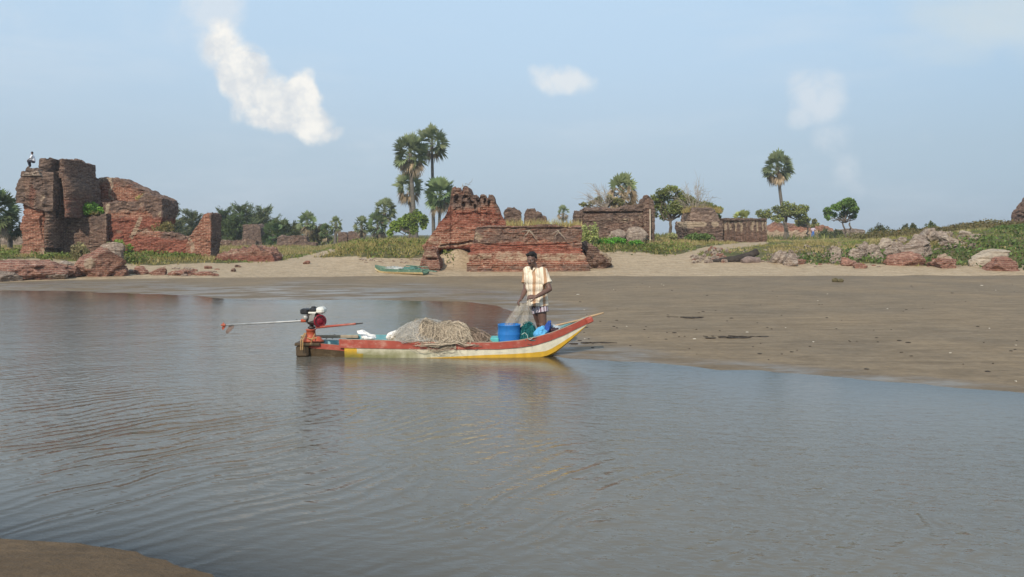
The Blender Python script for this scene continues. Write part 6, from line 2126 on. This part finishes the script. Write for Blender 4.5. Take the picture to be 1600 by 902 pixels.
def skin_mat(name, col):
    m, b = new_mat(name)
    n = b.noise(b.pos(), 18.0, 4, .6)
    c = b.ramp(n, [(.3, tuple(v * .85 for v in col)), (.7, tuple(v * 1.15 for v in col))])
    b.out(b.pbr(c, .48, None, **{'Specular IOR Level': .4}))
    return m


def stripe_mat(name, base, stripes, fx, fy, period, soft=.06, twist=0.0):
    """Vertical stripes that run round the garment: stripes = [(from, to, colour)] within one period of an in-plane coordinate."""
    m, b = new_mat(name)
    p = b.pos()
    x, y, z = b.n('SeparateXYZ', {0: p}).outputs
    wob = b.m('MULTIPLY', b.m('SUBTRACT', b.noise(p, 5.0, 3, .5), .5), .03)
    u = b.m('ADD', b.m('ADD', b.m('MULTIPLY', x, fx), b.m('MULTIPLY', y, fy)), b.m('MULTIPLY_ADD', z, twist, wob))
    u = b.m('FRACT', b.m('DIVIDE', u, period))
    c = (base[0], base[1], base[2], 1)
    for a, e, colr in stripes:
        f = b.m('MULTIPLY', b.ss(u, a - soft / 2, a + soft / 2), b.ss(u, e + soft / 2, e - soft / 2))
        c = b.mix(f, c, colr)
    n = b.noise(b.scale(p, (1, 1, .6)), 11.0, 4, .6)
    c = b.mul(c, b.ramp(n, [(.3, (.86, .86, .86)), (.7, (1.06, 1.06, 1.06))]))
    b.out(b.pbr(c, .85, b.bump(n, .03, 1.0), **{'Specular IOR Level': .15}))
    return m


M_SKIN = skin_mat("dark_brown_skin", (.135, .076, .058))
M_HAIR = simple("black_hair", (.012, .010, .010), .7, .4, 40, .01)
M_EYE = simple("eye_white", (.5, .46, .42), .3, .05, 5)
M_SHIRT = stripe_mat("cream_and_tan_striped_cotton", (.80, .71, .57), [(.04, .34, (.46, .28, .165)), (.42, .47, (.60, .44, .29)), (.66, .71, (.62, .48, .33))], 1.0, .12, .165)
M_SHORTS = stripe_mat("white_and_plum_striped_cotton", (.62, .56, .60), [(.05, .42, (.12, .06, .085)), (.62, .70, (.30, .2, .25))], .9, .5, .052, .1)
M_TEE = simple("white_tee_shirt", (.75, .76, .80), .85, .1, 9)
M_TROUSER = simple("dark_navy_trousers", (.022, .024, .038), .85, .3, 9)
M_BLOUSE = simple("pale_mauve_blouse", (.55, .45, .52), .85, .2, 9)
M_WRAP = simple("blue_patterned_wrap", (.045, .14, .42), .85, .7, 9)


def hand(wrist, d, n, size, side, curl=.5):
    """Palm, five unequal fingers and a thumb from the palm's side. d: pointing, n: back-of-hand normal, side: towards the thumb."""
    d = np.asarray(d, float) / np.linalg.norm(d)
    n = np.asarray(n, float) - d * np.dot(n, d); n /= np.linalg.norm(n)
    s = np.cross(n, d) * side
    k = size
    out = [capsule(wrist, .026 * k, wrist + d * .06 * k, .034 * k, (n, .62)), capsule(wrist + d * .05 * k - s * .015 * k, .026 * k, wrist + d * .085 * k - s * .012 * k, .026 * k, (n, .62)),
           capsule(wrist + d * .05 * k + s * .015 * k, .026 * k, wrist + d * .085 * k + s * .014 * k, .026 * k, (n, .62))]
    for i, (off, L) in enumerate([(.030, .070), (.010, .080), (-.010, .074), (-.029, .058)]):
        b0 = wrist + d * .085 * k + s * off * k
        d1 = d * math.cos(curl * .7) - n * math.sin(curl * .7) + s * off * 1.2
        b1 = b0 + d1 * L * .5 * k
        d2 = d * math.cos(curl * 2.0) - n * math.sin(curl * 2.0)
        b2 = b1 + d2 * L * .32 * k
        d3 = d * math.cos(curl * 2.9) - n * math.sin(curl * 2.9)
        b3 = b2 + d3 * L * .24 * k
        out += [capsule(b0 - d * .02 * k, .0098 * k, b1, .009 * k), capsule(b1, .009 * k, b2, .0082 * k), capsule(b2, .0082 * k, b3, .0072 * k)]
    t0 = wrist + d * .025 * k + s * .026 * k
    t1 = t0 + (d * .6 + s * .75 - n * .25) * .042 * k
    t2 = t1 + (d * .9 + s * .25 - n * .45) * .036 * k
    out += [capsule(t0, .0145 * k, t1, .0115 * k), capsule(t1, .0112 * k, t2, .009 * k)]
    return out


def build_fisherman():
    D0 = 13.36
    gx = float(x_at(845, .2, D0))
    gz = hz(gx, D0)
    t = thing('person', (gx, D0, gz), 'person in a cream and tan striped shirt and short striped shorts, hauling a net', 'person')
    k = D0 / F

    def X(px):
        return float(x_at(px, 1.0, D0))

    def Z(py):
        return float(z_at(py, D0))
    f = np.array([-.74, -.67, 0])            # facing
    f /= np.linalg.norm(f)
    l = np.array([-f[1], f[0], 0])           # his left
    l = np.array([.67, -.74, 0]); l /= np.linalg.norm(l)
    up = np.array([0, 0, 1.0])
    C = np.array([X(840.5), D0, 0])
    at_ = lambda z, fw=0.0, lf=0.0: C + np.array([0, 0, z]) + f * fw + l * lf + np.array([-.055 * float(sm(Z(473), Z(427), z)), 0, 0])
    zsh, zhip, zch = Z(424.5), Z(473), Z(416)
    shL, shR = at_(zsh, -.01, .175), at_(zsh, -.005, -.175)
    # --- head: turned a little further to the left of the picture, chin down
    hd = np.array([X(830.5), D0 - .07, Z(405.5)])
    fh = np.array([-.42, -.88, -.18]); fh /= np.linalg.norm(fh)
    lh = np.cross(up, fh); lh /= np.linalg.norm(lh)      # head's own left
    uh = np.cross(fh, lh)
    Rh = np.stack([lh, fh, uh], 1)                        # columns: left, forward, up
    hp = lambda a, b_, c: hd + lh * a + fh * b_ + uh * c
    pieces = [ellipsoid(hp(0, -.012, .028), (.074, .092, .088), Rh), ellipsoid(hp(0, .022, -.035), (.056, .066, .070), Rh), capsule(hp(0, .035, -.078), .034, hp(0, .052, -.088), .026),
              capsule(hp(-.03, .02, -.07), .03, hp(.03, .02, -.07), .03), ellipsoid(hp(0, .078, .018), (.052, .016, .014), Rh),
              capsule(hp(0, .084, .005), .009, hp(0, .103, -.030), .0135), capsule(hp(-.013, .088, -.034), .010, hp(.013, .088, -.034), .010),
              capsule(hp(-.024, .080, -.060), .008, hp(.024, .080, -.060), .008), capsule(hp(-.020, .079, -.071), .008, hp(.020, .079, -.071), .008),
              ellipsoid(hp(.043, .056, -.022), (.022, .02, .018), Rh), ellipsoid(hp(-.043, .056, -.022), (.022, .02, .018), Rh),
              ellipsoid(hp(.076, -.012, -.010), (.010, .020, .032), Rh), ellipsoid(hp(-.076, -.012, -.010), (.010, .020, .032), Rh)]
    neck0 = at_(zsh + .03, .0, 0)
    pieces += [capsule(neck0, .058, hp(0, -.025, -.05), .053)]
    # --- trunk
    pieces += [capsule(at_(zsh - .06, 0, -.11), .085, at_(zsh - .06, 0, .11), .085), capsule(at_(zsh - .02, 0, -.09), .05, at_(zsh - .02, 0, .09), .05),
               capsule(at_(zsh - .18), .13, at_(zhip + .10), .125, (f, .85)), capsule(at_(zhip, 0, -.06), .115, at_(zhip, 0, .06), .115)]
    # --- legs (standing, the near one a little forward)
    zk, za = gz + .44, gz + .075
    for s, fw, tx in ((1, -.03, X(845.5)), (-1, .035, X(843))):
        hip = at_(zhip - .04, 0, .075 * s)
        knee = np.array([tx + .02 + .012 * s, D0 - .07 * s, zk])
        ank = np.array([X(848) + .01 * s, D0 - .085 * s + .02, za])
        pieces += [capsule(hip, .092, knee, .059), capsule(knee + [0, 0, .0], .058, knee + (ank - knee) * .32 + [.018, 0, 0], .056), capsule(knee + (ank - knee) * .3 + [.015, 0, 0], .055, ank, .037)]
        pieces += [ellipsoid(knee + f * .025, (.046, .046, .05))]
        toe = ank + np.array([-.13, -.10, -.045])
        heel = ank + np.array([.03, .02, -.042])
        pieces += [capsule(heel, .034, toe, .026, (up, .8)), capsule(ank, .036, (heel + toe) / 2, .032)]
        for q in range(5):
            b0 = toe + l * (.030 - .015 * q) + f * (.008 - .004 * abs(q - 1))
            pieces.append(capsule(b0, .011, b0 + f * (.032 - .004 * q), .009))
    # --- arms
    elL = np.array([X(858), D0 - .22, Z(450.5)])
    wrL = np.array([X(836.5), D0 - .36, Z(461.5)])
    elR = np.array([X(821.5), D0 + .06, Z(452)])
    wrR = np.array([X(815.0), D0 - .11, Z(465)])
    dL = np.array([-1, -.12, .02]); dR = np.array([-.55, -.5, -.62])
    for sh, el, wr in ((shL, elL, wrL), (shR, elR, wrR)):
        mid = el + (wr - el) * .3
        pieces += [capsule(sh, .060, sh + (el - sh) * .5, .053), capsule(sh + (el - sh) * .45, .053, el, .042), capsule(el, .042, mid, .044), capsule(mid, .044, wr, .029)]
    pieces += hand(wrL, dL, np.array([.1, -.75, .65]), 1.08, 1, .62)
    pieces += hand(wrR, dR, np.array([-.7, .1, .65]), 1.08, 1, .5)
    fuse('body', pieces, .0075, M_SKIN, t, 3)
    # --- hair: a close cap with a wavy front
    hp_ = [ellipsoid(hp(0, -.026, .052), (.082, .092, .082), Rh), ellipsoid(hp(0, .035, .098), (.062, .046, .028), Rh), ellipsoid(hp(.0, -.06, .01), (.072, .055, .07), Rh), ellipsoid(hp(-.04, .05, .088), (.034, .034, .022), Rh), ellipsoid(hp(.066, -.02, .03), (.018, .03, .04), Rh), ellipsoid(hp(-.066, -.02, .03), (.018, .03, .04), Rh)]

    def tousle(v):
        d = v - hd
        return v + d / (np.linalg.norm(d, axis=1, keepdims=True) + 1e-6) * (.010 * fbm(v * 38, 3, 4))[:, None]
    fuse('hair', hp_, .007, M_HAIR, t, 2, tousle)
    for s in (-1, 1):
        mesh('eye', *ellipsoid(hp(.030 * s, .0735, .004), (.012, .007, .006), Rh, 2), M_EYE, t, True)
    mst = [capsule(hp(-.022, .089, -.050), .0055, hp(0, .094, -.047), .006), capsule(hp(0, .094, -.047), .006, hp(.022, .089, -.050), .0055)]
    fuse('moustache', mst, .003, M_HAIR, t, 1)
    # --- shirt: boxy, hanging to the top of the thighs, short wide sleeves
    zhem = Z(478.5)
    sp = [capsule(at_(zsh - .045, 0, -.135), .094, at_(zsh - .045, 0, .135), .094), capsule(at_(zsh - .0, -.01, -.08), .066, at_(zsh - .0, -.01, .08), .066)]
    for z, a_, b_ in ((zsh - .14, .205, .135), (zsh - .26, .195, .14), (zsh - .38, .192, .143), (zhem + .13, .198, .152), (zhem + .05, .200, .158), (zhem + .025, .204, .162)):
        sp.append(ellipsoid(at_(z, .012, 0), (a_, b_, .13 if z > zhem + .14 else (.10 if z > zhem + .06 else .06)), np.stack([l, f, up], 1)))
    for sh, el, wr in ((shL, elL, 0), (shR, elR, 0)):
        e = sh + (el - sh) * .68
        dd = (el - sh) / np.linalg.norm(el - sh)
        sp += [capsule(sh, .086, e - dd * .04, .077)]
        sp += [lathe_dir(e - dd * .08, dd, .078, .086, .085)]

    def drape(v):
        z = v[:, 2]
        d = v - C; d[:, 2] = 0
        r = np.linalg.norm(d, axis=1, keepdims=True) + 1e-6
        ang = np.arctan2(d[:, 1], d[:, 0])
        w = sm(zsh - .1, zhem, z)
        fold = (.010 * np.sin(ang * 7 + 2.5 * fbm(v * 3, 2, 5)) + .012 * fbm(v * np.array([9, 9, 3.5]), 3, 6)) * (.35 + .65 * w)
        v = v + d / r * fold[:, None]
        lo = v[:, 2] < zhem + .012
        v[lo, 2] = zhem + .012 + (v[lo, 2] - zhem - .012) * .12
        return v
    fuse('shirt', sp, .0085, M_SHIRT, t, 14, drape)
    nb = neck0 + [0, 0, .0]
    cl = Acc()
    for s in (-1, 1):
        a0 = nb + f * .085 + l * s * .014 + up * .005
        pts = [a0 + l * s * .030 + f * .012 - up * .035, a0 + l * s * .052 + f * .0, a0 + l * s * .05 - f * .075 + up * .040, a0 + l * s * .0 - f * .13 + up * .055, a0 + up * .028 + l * s * .032 - f * .005]
        pts = [np.asarray(q) for q in pts]
        Vq = pts + [q + f * .006 + l * s * .008 for q in pts]
        cl.add(np.array(Vq), [[0, 1, 2, 3, 4][::-1], [5, 6, 7, 8, 9]] + [[i, (i + 1) % 5, (i + 1) % 5 + 5, i + 5] for i in range(5)])
    cl.build('collar', M_COLLAR, t)
    pl = [at_(zsh - .10 - q * .08, .152 - (.0 if q else .012), .0) for q in range(5)]
    for q in pl:
        mesh('button', *ellipsoid(q, (.006, .006, .006), None, 1), M_COLLAR, t, True)
    # --- shorts
    zl = Z(487.5)
    hpz = [capsule(at_(zhip + .0, 0, -.05), .108, at_(zhip, 0, .05), .108)]
    for s, tx in ((1, X(846)), (-1, X(842.0))):
        hip = at_(zhip - .03, 0, .075 * s)
        e = np.array([tx + .012 * s, D0 - .072 * s, zl])
        dd = (e - hip) / np.linalg.norm(e - hip)
        hpz += [capsule(hip, .098, e - dd * .10, .098), lathe_dir(e - dd * .14, dd, .10, .112, .14)]
    fuse('shorts', hpz, .008, M_SHORTS, t, 3)
    # shirt tail / waist cord hanging at the front
    mesh('waist_cord', *tube([at_(zhem + .03, .155, -.05), at_(zhem - .04, .162, -.05), at_(zhem - .12, .150, -.048)], [.012, .010, .008], 8), M_CORD, t, True)
    # --- the net he hauls: fine film and threads from the hands into the tub
    h1, h0 = wrR + dR * .09 + np.array([0, -.01, -.02]), wrL + dL * .085 + np.array([0, -.02, -.02])
    nu, nv = 26, 24
    V = []
    for j in range(nv):
        g = j / (nv - 1)
        for i in range(nu):
            q = i / (nu - 1)
            topp = h1 + (h0 - h1) * q + np.array([0, 0, -.05 * math.sin(math.pi * q)])
            botp = P(787 + 47 * q, 509 + 12 * q, 12.95 + .15 * q)
            p = topp + (botp - topp) * g
            p = p + np.array([0, .05 * math.sin(q * 13 + g * 2) * (.3 + g), .06 * g * (1 - g)]) + np.array([-.05 * math.sin(math.pi * g) * (q < .0), 0, 0])
            V.append(p)
    V = np.array(V) + (.02 * fbm(np.array(V) * 5, 3, 12))[:, None]
    Fc = [[j * nu + i, j * nu + i + 1, (j + 1) * nu + i + 1, (j + 1) * nu + i] for j in range(nv - 1) for i in range(nu - 1)]
    nt_ = thing('hauled_net', tuple(P(800, 509, 12.95)), 'sheer pale net stretched from the hands of the standing person down into the blue tub', 'fishing net')
    mesh('film', V, Fc, M_NETFILM, nt_, True)
    th = Acc()
    G = V.reshape(nv, nu, 3)
    rng = np.random.default_rng(55)
    for i in list(range(0, nu, 2)) + [0, nu - 1]:
        th.add(*tube(G[::2, i], .0022, 4, False), col=np.array([.42, .38, .31]) * rng.uniform(.7, 1.2))
    for _ in range(16):
        i0, i1 = rng.integers(0, nu, 2)
        idx = np.linspace(i0, i1, nv).astype(int)
        th.add(*tube(G[np.arange(0, nv, 2), idx[::2]] + [0, -.01, 0], .002, 4, False), col=np.array([.42, .38, .31]) * rng.uniform(.7, 1.2))
    th.build('threads', M_STRAND, nt_)


def lathe_dir(p, d, r0, r1, L, n=24):
    d = np.asarray(d, float) / np.linalg.norm(d)
    h = np.array([1.0, 0, 0]) if abs(d[0]) < .8 else np.array([0, 1.0, 0])
    s = np.cross(d, h); s /= np.linalg.norm(s)
    w = np.cross(d, s)
    a = np.linspace(0, 2 * np.pi, n, endpoint=False)
    V = np.concatenate([p + d * L * f + (r0 + (r1 - r0) * f) * (np.cos(a)[:, None] * s + np.sin(a)[:, None] * w) for f in (0, .5, 1)])
    Fc = [[i * n + j, i * n + (j + 1) % n, (i + 1) * n + (j + 1) % n, (i + 1) * n + j] for i in range(2) for j in range(n)]
    Fc += [list(range(n))[::-1], [2 * n + j for j in range(n)]]
    return V, Fc


M_COLLAR = simple("cream_cotton", (.80, .70, .55), .85, .1, 9)
M_CORD = simple("brown_waist_cord", (.16, .09, .06), .9, .3, 20)


def small_person(t, o, scale, pose, mats, voxel=.022):
    """Distant figure: joints in metres relative to o (X right, Y away, Z up) for a 1.65 m body."""
    J = {k: o + np.asarray(v, float) * scale for k, v in pose.items()}
    r = lambda v: v * scale
    body = [ellipsoid(J['head'], (r(.078), r(.092), r(.115)), None, 2), capsule(J['neck'], r(.05), J['head'], r(.05)), capsule(J['shl'], r(.06), J['shr'], r(.06)), capsule(J['chest'], r(.125), J['hip'], r(.12)),
            ellipsoid(J['head'] + np.array(pose['face']) * .085 * scale, (r(.016), r(.016), r(.022)), None, 1)]
    for s in 'lr':
        body += [capsule(J['sh' + s], r(.052), J['el' + s], r(.042)), capsule(J['el' + s], r(.042), J['wr' + s], r(.03)), capsule(J['hi' + s], r(.09), J['kn' + s], r(.062)), capsule(J['kn' + s], r(.06), J['an' + s], r(.038)),
                 capsule(J['an' + s], r(.04), J['an' + s] + np.array(pose['toe']) * scale, r(.03))]
        d = (J['wr' + s] - J['el' + s]); d /= np.linalg.norm(d)
        body.append(capsule(J['wr' + s], r(.034), J['wr' + s] + d * r(.09), r(.026)))
    fuse('body', body, voxel * scale, mats[0], t, 2)
    fuse('hair', [ellipsoid(J['head'] + [0, r(.012), r(.035)], (r(.088), r(.098), r(.10)), None, 2)], voxel * scale, M_HAIR, t, 1)
    top = [capsule(J['shl'], r(.078), J['shr'], r(.078)), capsule(J['chest'], r(.15), J['hip'] + [0, 0, r(.05)], r(.145))]
    for s in 'lr':
        top.append(capsule(J['sh' + s], r(.072), J['sh' + s] + (J['el' + s] - J['sh' + s]) * .7, r(.066)))
    fuse('shirt', top, voxel * scale, mats[1], t, 2)
    if len(mats) > 3:                                     # wrapped skirt
        sk = [capsule(J['hip'] + [0, 0, r(.04)], r(.15), (J['anl'] + J['anr']) / 2 + [0, 0, r(.30)], r(.19)), lathe_dir(J['hip'], (J['anl'] + J['anr']) / 2 - J['hip'], r(.16), r(.21), r(.70))]
        fuse('wrap', sk, voxel * scale, mats[2], t, 2)
    else:
        tr = [capsule(J['hil'], r(.115), J['hir'], r(.115)), capsule(J['hip'], r(.13), J['hip'] + [0, 0, r(.03)], r(.13))]
        for s in 'lr':
            tr += [capsule(J['hi' + s], r(.105), J['kn' + s], r(.078)), capsule(J['kn' + s], r(.076), J['an' + s] + [0, 0, r(.04)], r(.06))]
        fuse('trousers', tr, voxel * scale, mats[2], t, 2)


def build_far_people():
    # sitting on the ledge of the turret, back against it, feet on the bastion's cap
    foot = P(48.5, 262.5, 45.6)
    t = thing('person', foot, 'small person in white shirt and dark trousers perched high on the left fort', 'person')
    pose = dict(head=(.13, 0, 1.14), face=(-.8, -.5, 0), neck=(.14, .01, .98), chest=(.16, .02, .82), hip=(.20, .02, .50), shl=(.20, -.16, .93), shr=(.12, .18, .93), ell=(.10, -.24, .70), elr=(.02, .20, .70), wrl=(-.10, -.16, .62), wrr=(-.12, .12, .60),
                hil=(.19, -.08, .48), hir=(.19, .08, .48), knl=(-.16, -.10, .52), knr=(-.14, .10, .56), anl=(-.06, -.10, .10), anr=(-.10, .10, .12), toe=(-.16, -.03, -.05))
    small_person(t, foot, .72, pose, [M_SKIN, M_TEE, M_TROUSER])
    D = 104
    g = at(1270, D)
    t = thing('person', g, 'small person in a pale top and blue wrap standing in the grass', 'person')
    pose = dict(head=(0, 0, 1.55), face=(-.3, -.9, 0), neck=(0, .01, 1.40), chest=(0, .02, 1.22), hip=(0, .02, .90), shl=(.19, 0, 1.34), shr=(-.19, 0, 1.34), ell=(.30, -.04, 1.10), elr=(-.26, .0, 1.06), wrl=(.16, -.20, .98), wrr=(-.24, -.04, .82),
                hil=(.09, 0, .88), hir=(-.09, 0, .88), knl=(.10, -.01, .46), knr=(-.10, 0, .46), anl=(.11, .02, .08), anr=(-.11, .02, .08), toe=(0, -.15, -.05))
    small_person(t, g, 1.0, pose, [M_SKIN, M_BLOUSE, M_WRAP, None])
# ------------------------------------------------------------------ humid air
def build_haze():
    m, b = new_mat("humid_air")
    v = b.n('VolumePrincipled', {'Color': (.80, .86, .92), 'Density': HAZE, 'Anisotropy': .1})
    o_ = b.n('OutputMaterial')
    b.nt.links.new(v.outputs[0], o_.inputs['Volume'])
    V, Fc = box((0, 435, 8.5), (2000, 1000, 23.0))
    o = mesh('haze', V, Fc, m)
    props(o, 'thin humid haze in the air over the river and ruins', 'haze', kind='stuff')


HAZE = .0008
build_left_ruin()
build_middle_ruin()
build_other_ruins()
build_ground_cover()
build_trees()
build_rocks()
build_boat()
build_motor()
build_boat_load()
build_green_boat()
build_fisherman()
build_far_people()
build_haze()
